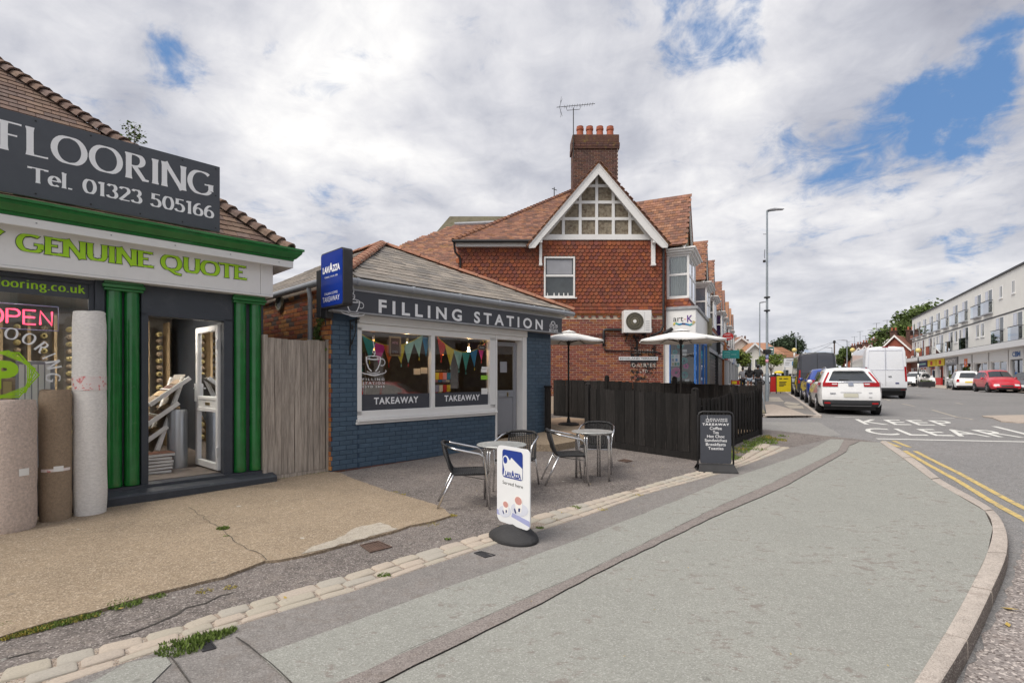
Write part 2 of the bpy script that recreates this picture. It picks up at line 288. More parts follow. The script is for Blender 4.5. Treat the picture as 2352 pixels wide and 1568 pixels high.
# ------------------------------------------------------------------ mesh builder
class MB:
    def __init__(s): s.v = []; s.f = []; s.mi = []; s.M = Matrix.Identity(4); s.cur = 0
    def mat(s, i): s.cur = i; return s
    def at(s, M): s.M = M; return s
    def add(s, vs, fs):
        b = len(s.v); s.v += [tuple(s.M @ Vector(p)) for p in vs]
        for f in fs: s.f.append([b + i for i in f]); s.mi.append(s.cur)
        return s
    def box(s, x0, x1, y0, y1, z0, z1):
        return s.add([(x0,y0,z0),(x1,y0,z0),(x1,y1,z0),(x0,y1,z0),(x0,y0,z1),(x1,y0,z1),(x1,y1,z1),(x0,y1,z1)],
                     [(0,3,2,1),(4,5,6,7),(0,1,5,4),(1,2,6,5),(2,3,7,6),(3,0,4,7)])
    def beam(s, p0, p1, w, h):
        """rectangular bar between two points, w across, h in the more vertical sense"""
        p0, p1 = Vector(p0), Vector(p1); d = (p1 - p0); L = d.length; d.normalize()
        up = Vector((0, 0, 1)) if abs(d.z) < .95 else Vector((0, 1, 0))
        sx = d.cross(up).normalized(); uz = sx.cross(d)
        vs = []
        for q in (p0, p1):
            for a, b in ((-1,-1),(1,-1),(1,1),(-1,1)): vs.append(tuple(q + sx * a * w / 2 + uz * b * h / 2))
        return s.add(vs, [(0,1,2,3),(7,6,5,4),(0,4,5,1),(1,5,6,2),(2,6,7,3),(3,7,4,0)])
    def tube(s, pts, r, n=8, cap=True, radii=None):
        pts = [Vector(p) for p in pts]; vs = []; fs = []; pu = None
        for i, p in enumerate(pts):
            a = pts[max(i-1, 0)]; b = pts[min(i+1, len(pts)-1)]; d = (b - a).normalized()
            if pu is None:
                pu = d.orthogonal().normalized()
            else:
                pu = (pu - d * pu.dot(d));
                pu = pu.normalized() if pu.length > 1e-6 else d.orthogonal().normalized()
            q = d.cross(pu); rr = radii[i] if radii else r
            for k in range(n):
                a_ = 2 * math.pi * k / n; vs.append(tuple(p + (pu * math.cos(a_) + q * math.sin(a_)) * rr))
        for i in range(len(pts) - 1):
            for k in range(n): fs.append((i*n+k, i*n+(k+1) % n, (i+1)*n+(k+1) % n, (i+1)*n+k))
        if cap: fs.append(tuple(reversed(range(n)))); fs.append(tuple(range((len(pts)-1)*n, len(pts)*n)))
        return s.add(vs, fs)
    def lathe(s, prof, n=20, c=(0,0,0), ax='z', sx=1, sy=1):
        vs = []; fs = []
        for r, z in prof:
            for k in range(n):
                a = 2*math.pi*k/n; p = (r*math.cos(a)*sx, r*math.sin(a)*sy, z)
                if ax == 'y': p = (p[0], p[2], p[1])
                if ax == 'x': p = (p[2], p[0], p[1])
                vs.append((p[0]+c[0], p[1]+c[1], p[2]+c[2]))
        m = len(prof)
        for i in range(m-1):
            for k in range(n): fs.append((i*n+k, i*n+(k+1) % n, (i+1)*n+(k+1) % n, (i+1)*n+k))
        if prof[0][0] > 1e-4: fs.append(tuple(reversed(range(n))))
        if prof[-1][0] > 1e-4: fs.append(tuple(range((m-1)*n, m*n)))
        return s.add(vs, fs)
    def prism(s, poly, y0, y1):
        """polygon in the x-z plane pushed from y0 to y1"""
        n = len(poly)
        vs = [(x, y0, z) for x, z in poly] + [(x, y1, z) for x, z in poly]
        fs = [tuple(range(n)), tuple(reversed(range(n, 2*n)))] + [(i, i+n, (i+1) % n + n, (i+1) % n) for i in range(n)]
        return s.add(vs, fs)
    def grid(s, rows):
        """rows: list of equal-length lists of points"""
        n = len(rows[0]); vs = [tuple(p) for r in rows for p in r]
        fs = [(i*n+k, i*n+k+1, (i+1)*n+k+1, (i+1)*n+k) for i in range(len(rows)-1) for k in range(n-1)]
        return s.add(vs, fs)
    def mesh(s, name, mats, smooth=False):
        me = bpy.data.meshes.new(name); me.from_pydata(s.v, [], s.f)
        for m in (mats if isinstance(mats, (list, tuple)) else [mats]): me.materials.append(MAT[m])
        if max(s.mi, default=0): me.polygons.foreach_set('material_index', s.mi)
        if smooth: me.polygons.foreach_set('use_smooth', [True]*len(s.f))
        bm = bmesh.new(); bm.from_mesh(me); bmesh.ops.recalc_face_normals(bm, faces=bm.faces); bm.to_mesh(me); bm.free()
        return me
    def build(s, name, mats, parent=None, smooth=False, bevel=0, loc=None, seg=1, kind=None, label=None, sharp=None):
        me = s.mesh(name, mats, smooth or sharp)
        o = bpy.data.objects.new(name, me); COL.objects.link(o)
        if parent: o.parent = parent
        if loc: o.location = loc
        if sharp: me.set_sharp_from_angle(angle=R(sharp))
        if bevel:
            b = o.modifiers.new('bevel', 'BEVEL'); b.width = bevel; b.segments = seg; b.limit_method = 'ANGLE'; b.angle_limit = R(40)
        if kind: o['kind'] = kind
        if label: o['label'] = label
        return o
def tag(o, label, cat, group=None, kind=None):
    o['label'] = label; o['category'] = cat
    if group: o['group'] = group
    if kind: o['kind'] = kind
    return o
def T(name, label, cat, loc=(0,0,0), rz=0, group=None):
    o = bpy.data.objects.new(name, None); COL.objects.link(o); o.location = loc; o.rotation_euler = (0, 0, rz)
    o.empty_display_size = .2
    return tag(o, label, cat, group)
def dup(root, loc, rz, label=None):
    kids = {}
    for o in bpy.data.objects:
        if o.parent: kids.setdefault(o.parent, []).append(o)
    def cp(o, par):
        c = o.copy(); COL.objects.link(c)
        if par: c.parent = par
        for k in kids.get(o, []): cp(k, c)
        return c
    c = cp(root, None); c.location = loc; c.rotation_euler = (0, 0, rz)
    if label: c['label'] = label
    return c
def pieces(parent, name, me, mats_local, limit=300, key=None, rest=None):
    """individual objects sharing one mesh for the first `limit`, the remainder joined as one part"""
    if key: mats_local = sorted(mats_local, key=key)
    for M in mats_local[:limit]:
        o = bpy.data.objects.new(name, me); COL.objects.link(o); o.parent = parent; o.matrix_local = M
    tail = mats_local[limit:]
    if tail:
        vs = []; fs = []; V = [v.co.copy() for v in me.vertices]; Fc = [tuple(p.vertices) for p in me.polygons]
        for M in tail:
            b = len(vs); vs += [tuple(M @ v) for v in V]; fs += [tuple(b+i for i in f) for f in Fc]
        m2 = bpy.data.meshes.new(rest or name + '_field'); m2.from_pydata(vs, [], fs)
        for mt in me.materials: m2.materials.append(mt)
        o = bpy.data.objects.new(rest or name + '_field', m2); COL.objects.link(o); o.parent = parent; o['kind'] = 'stuff'

# ------------------------------------------------------------------ text
_tc = {}
def raw_text(s, spacing=1.0, bold=0.0, shear=0.0):
    k = (s, spacing, bold, shear)
    if k in _tc: return _tc[k]
    cu = bpy.data.curves.new('t', 'FONT'); cu.body = s; cu.size = 1; cu.space_character = spacing; cu.offset = bold; cu.shear = shear
    cu.fill_mode = 'FRONT'; cu.resolution_u = 4
    o = bpy.data.objects.new('t', cu); COL.objects.link(o)
    dg = bpy.context.evaluated_depsgraph_get()
    me = bpy.data.meshes.new_from_object(o.evaluated_get(dg))
    V = [(v.co.x, v.co.y) for v in me.vertices]; F_ = [tuple(p.vertices) for p in me.polygons]
    bpy.data.objects.remove(o); bpy.data.curves.remove(cu); bpy.data.meshes.remove(me)
    _tc[k] = (V, F_); return V, F_
def text(s, parent, mat, x0, x1, z0, z1, y, name='lettering', spacing=1.0, bold=0.0, M=None, shear=0, thick=0.0):
    """lettering filling the box x0..x1, z0..z1 in the parent's x-z plane at depth y"""
    V, F_ = raw_text(s, spacing, bold, shear)
    ax = min(v[0] for v in V); bx = max(v[0] for v in V); az = min(v[1] for v in V); bz = max(v[1] for v in V)
    f = lambda v: (x0 + (v[0]-ax)/(bx-ax)*(x1-x0), y, z0 + (v[1]-az)/(bz-az)*(z1-z0))
    mb = MB();
    if M is not None: mb.M = M
    mb.add([f(v) for v in V], F_)
    if thick: # a back sheet gives the letters depth edges
        mb.add([(p[0], y+thick, p[2]) for p in map(f, V)], F_)
    me = bpy.data.meshes.new(name); me.from_pydata(mb.v, [], mb.f); me.materials.append(MAT[mat])
    o = bpy.data.objects.new(name, me); COL.objects.link(o); o.parent = parent
    return o

# broad-nib letters for the high-contrast shop sign (strokes: polylines in a 0..1 box, width follows direction)
def arc(cx, cy, rx, ry, a0, a1, n=18):
    return [(cx + rx*math.cos(R(a0 + (a1-a0)*i/n)), cy + ry*math.sin(R(a0 + (a1-a0)*i/n))) for i in range(n+1)]
NIB = {
 'F': (.56, [[(.12,0),(.12,1)], [(.0,1),(.56,1)], [(.12,.55),(.45,.55)]]),
 'L': (.60, [[(.12,1),(.12,0)], [(.0,1),(.12,1)], [(.12,0),(.60,0)]]),
 'O': (.98, [arc(.49,.5,.43,.5,90,450,30)]),
 'Q': (1.02, [arc(.49,.5,.43,.5,90,450,30), [(.42,.06),(.70,-.16),(1.0,-.22)]]),
 'R': (.78, [[(.12,0),(.12,1)], [(.0,1),(.14,1),(.34,1)], arc(.34,.76,.24,.24,90,-90,12), [(.34,.52),(.14,.52)], [(.30,.52),(.62,.04),(.78,.0)]]),
 'I': (.24, [[(.12,0),(.12,1)], [(.0,1),(.12,1)], [(.12,0),(.24,0)]]),
 'N': (.86, [[(.10,0),(.10,1)], [(.0,1),(.14,1)], [(.12,1),(.74,0)], [(.78,.0),(.78,1)]]),
 'G': (.92, [arc(.49,.5,.43,.5,48,325,26), [(.86,.22),(.86,.50)], [(.62,.46),(.90,.46)]]),
 'E': (.62, [[(.12,0),(.12,1)], [(.0,1),(.58,1)], [(.12,.53),(.48,.53)], [(.12,0),(.62,0)], [(.58,1),(.58,.86)], [(.62,0),(.62,.14)]]),
 'U': (.84, [[(.12,1),(.12,.34)], arc(.43,.34,.31,.34,180,360,14), [(.74,.34),(.74,1)], [(0,1),(.12,1)]]),
 'T': (.70, [[(.35,0),(.35,1)], [(.0,1),(.70,1)], [(0,1),(0,.88)], [(.70,1),(.70,.88)]]),
 'Y': (.80, [[(.40,0),(.40,.46)], [(.40,.46),(.05,1)], [(.40,.46),(.76,1)]]),
 'e': (.50, [[(.10,.36),(.46,.36)], arc(.27,.33,.21,.33,0,318,20)]),
 'l': (.20, [[(.10,0),(.10,1.04)], [(0,1.04),(.1,1.04)]]),
 '.': (.16, [[(.08,0),(.08,.10)]]),
 '0': (.62, [arc(.31,.5,.25,.5,90,450,26)]),
 '1': (.34, [[(.20,0),(.20,1)], [(.02,.88),(.20,1)]]),
 '2': (.54, [arc(.26,.74,.22,.26,160,-30,14), [(.45,.62),(.04,.02)], [(.03,.0),(.52,.0)]]),
 '3': (.52, [arc(.24,.76,.19,.24,160,-80,14), arc(.24,.27,.23,.27,80,-160,16)]),
 '5': (.54, [[(.10,1),(.48,1)], [(.12,1),(.10,.56)], arc(.24,.31,.24,.31,120,-160,16)]),
 '6': (.58, [arc(.29,.30,.23,.30,0,360,22), arc(.50,.40,.44,.60,180,100,12)]),
 'o': (.52, [arc(.26,.33,.21,.33,90,450,22)]),
 'r': (.38, [[(.10,0),(.10,.66)], arc(.28,.42,.18,.24,180,60,8)]),
 'i': (.20, [[(.10,0),(.10,.66)], [(.10,.85),(.10,.95)]]),
 'n': (.54, [[(.10,0),(.10,.66)], arc(.27,.42,.17,.24,180,0,10), [(.44,.42),(.44,0)]]),
 'g': (.50, [arc(.24,.40,.17,.25,0,360,18), arc(.25,-.12,.20,.17,0,360,18), [(.36,.6),(.5,.64)]]),
 'c': (.46, [arc(.27,.33,.21,.33,50,310,18)]),
 'u': (.54, [[(.10,.66),(.10,.22)], arc(.27,.24,.17,.24,180,360,10), [(.44,.66),(.44,0)]]),
 'k': (.52, [[(.10,0),(.10,1)], [(.10,.30),(.42,.66)], [(.22,.40),(.50,.0)]]),
}
def nib_text(s, parent, mat, x0, x1, z0, z1, y, thick=.17, thin=.06, gap=.10, name='lettering', grow=0.0, place=None):
    """high-contrast lettering; z0..z1 is baseline..cap height. place(x,z) may bend the line of letters"""
    w = sum(NIB[c][0] + gap if c != ' ' else .42 for c in s) - gap; h = z1 - z0; k = (x1 - x0) / (w + thick) ; cx = thick/2
    mb = MB(); lay = 0
    for c in s:
        if c == ' ': cx += .42; continue
        for st in NIB[c][1]:
            n = len(st)
            if n == 2:
                st = [(st[0][0] + (st[1][0]-st[0][0])*t, st[0][1] + (st[1][1]-st[0][1])*t) for t in (0,.06,.16,.5,.84,.94,1)]; n = 7
                fl = [1.25,1.12,1,1,1,1.12,1.25]
            else: fl = [1]*n
            L = []; Rr = []
            for i, (px, pz) in enumerate(st):
                a = st[max(i-1,0)]; b = st[min(i+1,n-1)]; dx, dz = b[0]-a[0], b[1]-a[1]; q = math.hypot(dx, dz) or 1; dx /= q; dz /= q
                if n > 7 and (abs(st[0][0]-st[-1][0]) + abs(st[0][1]-st[-1][1]) < 1e-6) and i in (0, n-1):
                    a = st[-2]; b = st[1]; dx, dz = b[0]-a[0], b[1]-a[1]; q = math.hypot(dx, dz); dx /= q; dz /= q
                wd = (thin + (thick-thin) * abs(dz)**1.3) * .5 * fl[i] + grow
                hz = pz
                if abs(dx) > .8: # keep horizontal strokes inside the cap height
                    hz = min(max(pz, wd), 1 - wd) if 0 <= pz <= 1 else pz
                L.append((cx + px - dz*wd, hz + dx*wd)); Rr.append((cx + px + dz*wd, hz - dx*wd))
            if grow:
                for P_ in (L, Rr):
                    a, b = P_[0], P_[1]; q = math.hypot(a[0]-b[0], a[1]-b[1]) or 1; P_[0] = (a[0]+(a[0]-b[0])/q*grow, a[1]+(a[1]-b[1])/q*grow)
                    a, b = P_[-1], P_[-2]; q = math.hypot(a[0]-b[0], a[1]-b[1]) or 1; P_[-1] = (a[0]+(a[0]-b[0])/q*grow, a[1]+(a[1]-b[1])/q*grow)
            yy = y - .00025*(lay % 9); lay += 1
            f = (lambda p: (x0 + p[0]*k, yy, z0 + p[1]*h)) if not place else (lambda p: place(x0 + p[0]*k, p[1]*h, yy))
            mb.add([f(p) for p in L] + [f(p) for p in Rr], [(i, i+1, n+i+1, n+i) for i in range(n-1)])
        cx += NIB[c][0] + gap
    me = bpy.data.meshes.new(name); me.from_pydata(mb.v, [], mb.f); me.materials.append(MAT[mat])
    o = bpy.data.objects.new(name, me); COL.objects.link(o); o.parent = parent
    return o

# ------------------------------------------------------------------ frames: facades and the ground
class Frame:
    """facade frame: u to the right along the wall, y inward, z up"""
    def __init__(s, o, a): s.o = o; s.a = R(a); s.d = (math.sin(s.a), math.cos(s.a)); s.i = (-s.d[1], s.d[0]); s.rz = math.atan2(s.d[1], s.d[0])
    def hit(s, x, y, dep=0):
        r = ray(x, y); ox = s.o[0]+s.i[0]*dep; oy = s.o[1]+s.i[1]*dep
        u = (r[0]*oy-ox)/(s.d[0]-r[0]*s.d[1]); Y = oy+s.d[1]*u
        return u, CH+r[2]*Y
    def u(s, x, dep=0): return s.hit(x, HY, dep)[0]
    def z(s, x, y, dep=0): return s.hit(x, y, dep)[1]
    def w(s, u, dep, z=0): return (s.o[0]+s.d[0]*u+s.i[0]*dep, s.o[1]+s.d[1]*u+s.i[1]*dep, z)
    def loc(s, z=0): return (s.o[0], s.o[1], z)
def pl_(knots, y):
    if y <= knots[0][0]: return knots[0][1]
    for (a, va), (b, vb) in zip(knots, knots[1:]):
        if y <= b: return va + (vb-va)*(y-a)/(b-a)
    return knots[-1][1]
GK = [(-60, -.02), (3, -.02), (6.2, 0), (9, .06), (12, .19), (16, .31), (20, .40), (26, .49), (34, .57), (48, .64), (80, .68)]
KK = [(6.6, .115), (8.2, .075), (10.4, .015), (15.4, .02), (16.3, .09), (200, .09)]
def g(y): return pl_(GK, y)                 # pavement level
def gr(y): return pl_(GK, y) - pl_(KK, y)   # road level
KNOTS = sorted(set([k for k, _ in GK] + [k for k, _ in KK]))
def G(x, y, f=g):
    """ground point under a line of sight"""
    r = ray(x, y); t = 5.0
    for _ in range(60):
        t2 = (CH - f(t)) / -r.z if r.z < -1e-6 else 200
        t = .5*t + .5*min(t2, 400)
    return (r.x*t, t)
def Gr(x, y): return G(x, y, gr)
def sheet(name, pts, mat, off=0.0, f=g, skirt=0, parent=None, kind='structure', label=None):
    if name not in ('road', 'pavement', 'sett_strip', 'concrete_apron', 'far_pavement', 'right_pavement', 'crossing_apron') and parent is None: parent = bpy.data.objects.get('pavement'); kind = None
    bm = bmesh.new(); vs = [bm.verts.new((x, y, 0)) for x, y in pts]; bm.faces.new(vs)
    for k in KNOTS:
        bmesh.ops.bisect_plane(bm, geom=bm.verts[:]+bm.edges[:]+bm.faces[:], plane_co=(0, k, 0), plane_no=(0, 1, 0))
    bmesh.ops.triangulate(bm, faces=bm.faces)
    for fc in bm.faces:
        if fc.normal.z < 0: fc.normal_flip()
    if skirt:
        be = [e for e in bm.edges if e.is_boundary]
        ex = bmesh.ops.extrude_edge_only(bm, edges=be)
        low = {v for v in ex['geom'] if isinstance(v, bmesh.types.BMVert)}
    else: low = set()
    for v in bm.verts: v.co.z = f(v.co.y) + off - (skirt if v in low else 0)
    me = bpy.data.meshes.new(name); bm.to_mesh(me); bm.free(); me.materials.append(MAT[mat])
    o = bpy.data.objects.new(name, me); COL.objects.link(o)
    if parent: o.parent = parent
    if kind: o['kind'] = kind
    if label: o['label'] = label
    return o

FL = Frame((-4.558, 6.25), 44.07)      # flooring shop front
FS = Frame((-.346, 10.3), 44.07)       # coffee kiosk front
GH = Frame((0, 16.8), 90)              # brick house side wall
TR = Frame((5.1, 16.8), 25.8)          # street face of the terrace
RB = Frame((40.55, 40.0), 209.2)        # white block across the road
ST = (TR.d[0], TR.d[1])                # street direction on the left side

# ================================================================== GROUND
def rough_line(pts, amp=.012, step=.12):
    out = []
    for (a, b) in zip(pts, pts[1:]):
        L = math.hypot(b[0]-a[0], b[1]-a[1]); n = max(1, int(L/step))
        for i in range(n):
            t = i/n; out.append((a[0]+(b[0]-a[0])*t + random.uniform(-amp, amp)*(i > 0), a[1]+(b[1]-a[1])*t + random.uniform(-amp, amp)*(i > 0)))
    out.append(pts[-1]); return out
def ribbon(name, pts, w, mat, off, f=g, parent=None, kind=None, jit=.0, taper=False):
    """a thin strip lying on the ground along pts (world)"""
    pts = rough_line(pts, jit, .10) if jit else rough_line(pts, 0, .5)
    L = []; Rr = []
    for i, p in enumerate(pts):
        a = pts[max(i-1,0)]; b = pts[min(i+1,len(pts)-1)]; dx, dy = b[0]-a[0], b[1]-a[1]; q = math.hypot(dx, dy) or 1
        ww = w/2 * (random.uniform(.5, 1.3) if jit else 1) * ((min(i, len(pts)-1-i)/len(pts)*3+.15 if min(i, len(pts)-1-i)/len(pts) < .28 else 1) if taper else 1)
        L.append((p[0]-dy/q*ww, p[1]+dx/q*ww)); Rr.append((p[0]+dy/q*ww, p[1]-dx/q*ww))
    if parent is None: parent = bpy.data.objects.get('pavement')
    mb = MB(); mb.grid([[(x, y, f(y)+off) for x, y in L], [(x, y, f(y)+off) for x, y in Rr]])
    return mb.build(name, mat, parent, kind=kind)

road = sheet('road', [(-300,-60), (400,-60), (700,700), (-500,700)], 'road', 0, gr)
KP = [((2035,1012),(2021,1016)), ((2097,1050),(2074,1053)), ((2160,1098),(2139,1101)), ((2222,1133),(2200,1137)), ((2283,1171),(2262,1174)),
      ((2311,1214),(2280,1213)), ((2314,1271),(2268,1270)), ((2279,1357),(2231,1348)), ((2223,1471),(2171,1457)), ((2150,1590),(2098,1575))]
KO = [G(*a) for a, b in KP]; KI = [G(*b) for a, b in KP]
d_ = (KO[-1][0]-KO[-2][0], KO[-1][1]-KO[-2][1]); q_ = math.hypot(*d_); d_ = (d_[0]/q_, d_[1]/q_); n_ = (-d_[1]*-1, d_[0]*-1)
for k in range(1, 9):
    o_ = (KO[9][0]+d_[0]*k*.9, KO[9][1]+d_[1]*k*.9); KO.append(o_)
    wv_ = (KI[9][0]-KO[9][0], KI[9][1]-KO[9][1]); KI.append((o_[0]+wv_[0], o_[1]+wv_[1]))
near_top = [G(1981,1009), G(1900,1001), G(1758,986), G(1744,988)]
back_left = [(5.3, 12.2), (2.6, 16.79), (-30, 16.79), (-30, -8)]
pavement = sheet('pavement', KI + [(-7, -8)] + back_left[::-1] + near_top[::-1], 'forecourt', 0.0)
# setts strip edges
SB = [(-60,1560), (0,1546), (181,1498), (294,1474), (400,1446), (475,1416), (574,1388), (649,1364), (728,1342), (804,1323), (875,1296), (1020,1255), (1121,1226), (1221,1187), (1371,1148), (1469,1120), (1606,1081), (1691,1058), (1742,1019)]
SF = [(60,1600), (110,1583), (290,1522), (400,1484), (502,1450), (595,1422), (690,1392), (750,1376), (804,1361), (903,1328), (985,1300), (1051,1279), (1153,1245), (1239,1220), (1371,1177), (1481,1136), (1665,1085), (1740,1058), (1816,1028)]
WB = [G(*p) for p in SB]; WF = [G(*p) for p in SF]
def resample(P, n):
    L = [0]
    for a, b in zip(P, P[1:]): L.append(L[-1] + math.hypot(b[0]-a[0], b[1]-a[1]))
    out = []; k = 0
    for i in range(n):
        s = L[-1]*i/(n-1)
        while k < len(L)-2 and L[k+1] < s: k += 1
        t = (s-L[k])/(L[k+1]-L[k]); out.append((P[k][0]+(P[k+1][0]-P[k][0])*t, P[k][1]+(P[k+1][1]-P[k][1])*t))
    return out
NR = 240
rb, rf = resample(WB, NR), resample(WF, NR)
setts = sheet('sett_strip', rb + rf[::-1], 'joint_sand', .004)
# light surfacing to the kerb, dark band, trench
LT = [(595,1506), (804,1433), (1047,1343), (1137,1312), (1332,1238), (1665,1104), (1847,1041), (1907,1009)]
TU = [(700,1601), (785,1568), (1059,1445), (1137,1410), (1356,1312), (1528,1226), (1665,1158), (1764,1115), (1898,1050), (1924,1037), (1939,1011)]
TL = [(800,1600), (883,1568), (1207,1406), (1410,1300), (1665,1177), (1808,1115), (1907,1059), (1944,1038), (1950,1024), (1975,1014)]
wLT, wTU, wTL = [rough_line([G(*p) for p in P], .007, .15) for P in (LT, TU, TL)]
sheet('pavement_band', rf + [G(1816,1028), G(1907,1008), G(1939,1009)] + wTU[::-1] + [(-.9,1.9), (-3.5, .2), (-4.6,2.2)], 'pave_dark', .004, parent=None)
sheet('pavement_strip', wLT + [G(1939,1010)] + wTU[::-1] + [G(663,1568)], 'pave_light', .009)
sheet('pavement_trench', wTU + wTL[::-1], 'trench', .014)
sheet('pavement_surface', wTL + [G(2022,1016)] + KI[1:] + [(-6.2, -5.2), (-2.5, .3)], 'pave_light', .004)
sheet('pavement_patch', [G(*p) for p in [(200,1575), (225,1562), (292,1525), (379,1508), (393,1527), (345,1575)]], 'pave_light', .010)
ribbon('pavement_joint', [G(*p) for p in [(542,1468), (595,1508), (640,1545), (690,1600)]], .010, 'tar_line', .0165, jit=.006)
ribbon('pavement_joint', [G(*p) for p in [(388,1510), (415,1545), (440,1580)]], .008, 'tar_line', .0165, jit=.006)
ribbon('pavement_joint', wTU[3:-6:2], .004, 'tar_line', .018, jit=.006)
# beige concrete apron of the flooring shop
SL = [(-80,1492), (0,1470), (51,1453), (140,1427), (219,1409), (267,1395), (345,1371), (430,1350), (513,1330), (570,1308), (608,1293), (639,1291), (701,1279), (746,1268), (804,1251), (914,1221), (940,1211), (1000,1199), (1036,1187), (1022,1173), (996,1160), (883,1128), (805,1099), (782,1088)]
slab = sheet('concrete_apron', rough_line([G(*p) for p in SL], .012, .1) + [FS.w(-3.5, .05)[:2], FL.w(1.4, .3)[:2], FL.w(-1.8, .3)[:2], (-7.5, 2.2)], 'slab_concrete', .022, skirt=.06)
sheet('concrete_edge', rough_line([G(*p) for p in [(690,1279), (715,1262), (770,1245), (815,1218), (872,1205), (914,1219), (850,1237), (746,1267)]], .02, .07), 'pale_concrete', .027, parent=None)
for pts in ([(433,1170), (478,1200), (512,1221), (545,1254), (600,1279), (612,1292)],):
    ribbon('apron_crack', [G(*p) for p in pts], .006, 'tar_line', .028, jit=.022)
for pts in ([(239,1470), (355,1433), (427,1396), (506,1368), (554,1357)], [(0,1517), (40,1506), (95,1493)]):
    ribbon('forecourt_crack', [G(*p) for p in pts], .024, 'tar_line', .004, jit=.03, taper=True)
sheet('kiosk_ramp', [FS.w(-.02, -.02)[:2], FS.w(-.02, -.75)[:2], FS.w(.4, -1.25)[:2], FS.w(1.6, -1.3)[:2], FS.w(2.6, -.8)[:2], FS.w(2.8, 2.5)[:2], FS.w(1.8, 2.5)[:2], FS.w(1.8, -.02)[:2]], 'slab_concrete', .13, skirt=.2)
# side crossing and far pavement
sheet('crossing_apron', [G(1700,966), G(1745,967), G(1881,968), G(1933,998), G(1900,1001), G(1758,985), G(1700,985)], 'side_road', .006, gr)
K0 = G(1888, 954)
def st(s, off=0): return (K0[0]+ST[0]*s + ST[1]*off, K0[1]+ST[1]*s - ST[0]*off)     # along / to the right of the left kerb
far_pave = sheet('far_pavement', [G(1700,950), G(1745,951), st(0,-.12), st(150,-.12), st(150,-9), st(1,-6.5)], 'pave_dark', .0)
sheet('pavement_patch', [G(*p) for p in [(1757,955), (1886,953.5), (1848,951), (1820,940), (1777,928), (1757,929)]], 'pink_concrete', .004)
for P in ([(1762,912), (1790,912), (1801,922), (1764,922)], [(1805,922), (1838,927), (1830,931), (1800,927)], [(1801,930), (1843,932), (1847,938), (1815,938)]):
    sheet('paving_slab', [G(*p) for p in P], 'pale_concrete', .006)
# kerb stones
kerb = bpy.data.objects.new('kerb', None); COL.objects.link(kerb); kerb['kind'] = 'structure'
def cr(P, i, t):
    p = [P[max(0, min(len(P)-1, i+k))] for k in (-1, 0, 1, 2)]
    return tuple(.5*((2*p[1][a]) + (-p[0][a]+p[2][a])*t + (2*p[0][a]-5*p[1][a]+4*p[2][a]-p[3][a])*t*t + (-p[0][a]+3*p[1][a]-3*p[2][a]+p[3][a])*t**3) for a in (0, 1))
for i in range(len(KO)-1):
    mb = MB(); rows = []; n = 4; dz = random.uniform(-.004, .004)
    for k in range(n+1):
        t = .012 + .976*k/n; a, b = cr(KO, i, t), cr(KI, i, t)
        zt = g(a[1]) + .008 + dz; zb = gr(a[1]) - .06
        ins = lambda p, q, e: (p[0]+(q[0]-p[0])*e, p[1]+(q[1]-p[1])*e)
        a2 = ins(a, b, .16); a3 = ins(a, b, .05)
        rows.append([(a[0], a[1], zb), (a[0], a[1], zt-.03), (a3[0], a3[1], zt-.008), (a2[0], a2[1], zt), (b[0], b[1], zt), (b[0], b[1], zb)])
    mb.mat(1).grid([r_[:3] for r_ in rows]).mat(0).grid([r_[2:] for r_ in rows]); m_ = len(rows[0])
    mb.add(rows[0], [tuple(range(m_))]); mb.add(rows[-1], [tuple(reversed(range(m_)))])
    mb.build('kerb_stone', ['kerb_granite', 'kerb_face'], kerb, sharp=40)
def kerb_run(p0, p1, n, w=.125, f=g, side=1, name='kerb_stone'):
    dx, dy = p1[0]-p0[0], p1[1]-p0[1]; L = math.hypot(dx, dy); dx /= L; dy /= L
    for i in range(n):
        a, b = L*i/n+.01, L*(i+1)/n-.01
        if b > L: b = L
        mb = MB(); A = (p0[0]+dx*a, p0[1]+dy*a); B = (p0[0]+dx*b, p0[1]+dy*b); nx, ny = -dy*w*side, dx*w*side
        za, zb = f(A[1])+.008, f(B[1])+.008
        P = [(A[0],A[1]), (B[0],B[1]), (B[0]+nx,B[1]+ny), (A[0]+nx,A[1]+ny)]; Z = [za, zb, zb, za]
        mb.add([(p[0],p[1],z-.25) for p, z in zip(P, Z)] + [(p[0],p[1],z) for p, z in zip(P, Z)], [(0,3,2,1),(4,5,6,7),(0,1,5,4),(1,2,6,5),(2,3,7,6),(3,0,4,7)])
        mb.build(name, 'kerb_granite', kerb, bevel=.01)
kerb_run(st(0), st(45), 50, side=1)
kerb_run(G(1752,951), st(-.02), 4, side=1)
kerb_run(st(45), st(150), 1, side=1)
# right hand pavement in front of the white block
KR0, KR1 = (36.9, 42.4), (36.9+.488*75, 42.4+.873*75)
rp = sheet('right_pavement', [KR0, KR1, (KR1[0]+12, KR1[1]-7), RB.w(70, 1)[:2], RB.w(70, -2.6)[:2], RB.w(1, -2.6)[:2]], 'pink_concrete', 0.0)
kerb_run(KR0, (KR0[0]+.488*40, KR0[1]+.873*40), 30, side=-1)
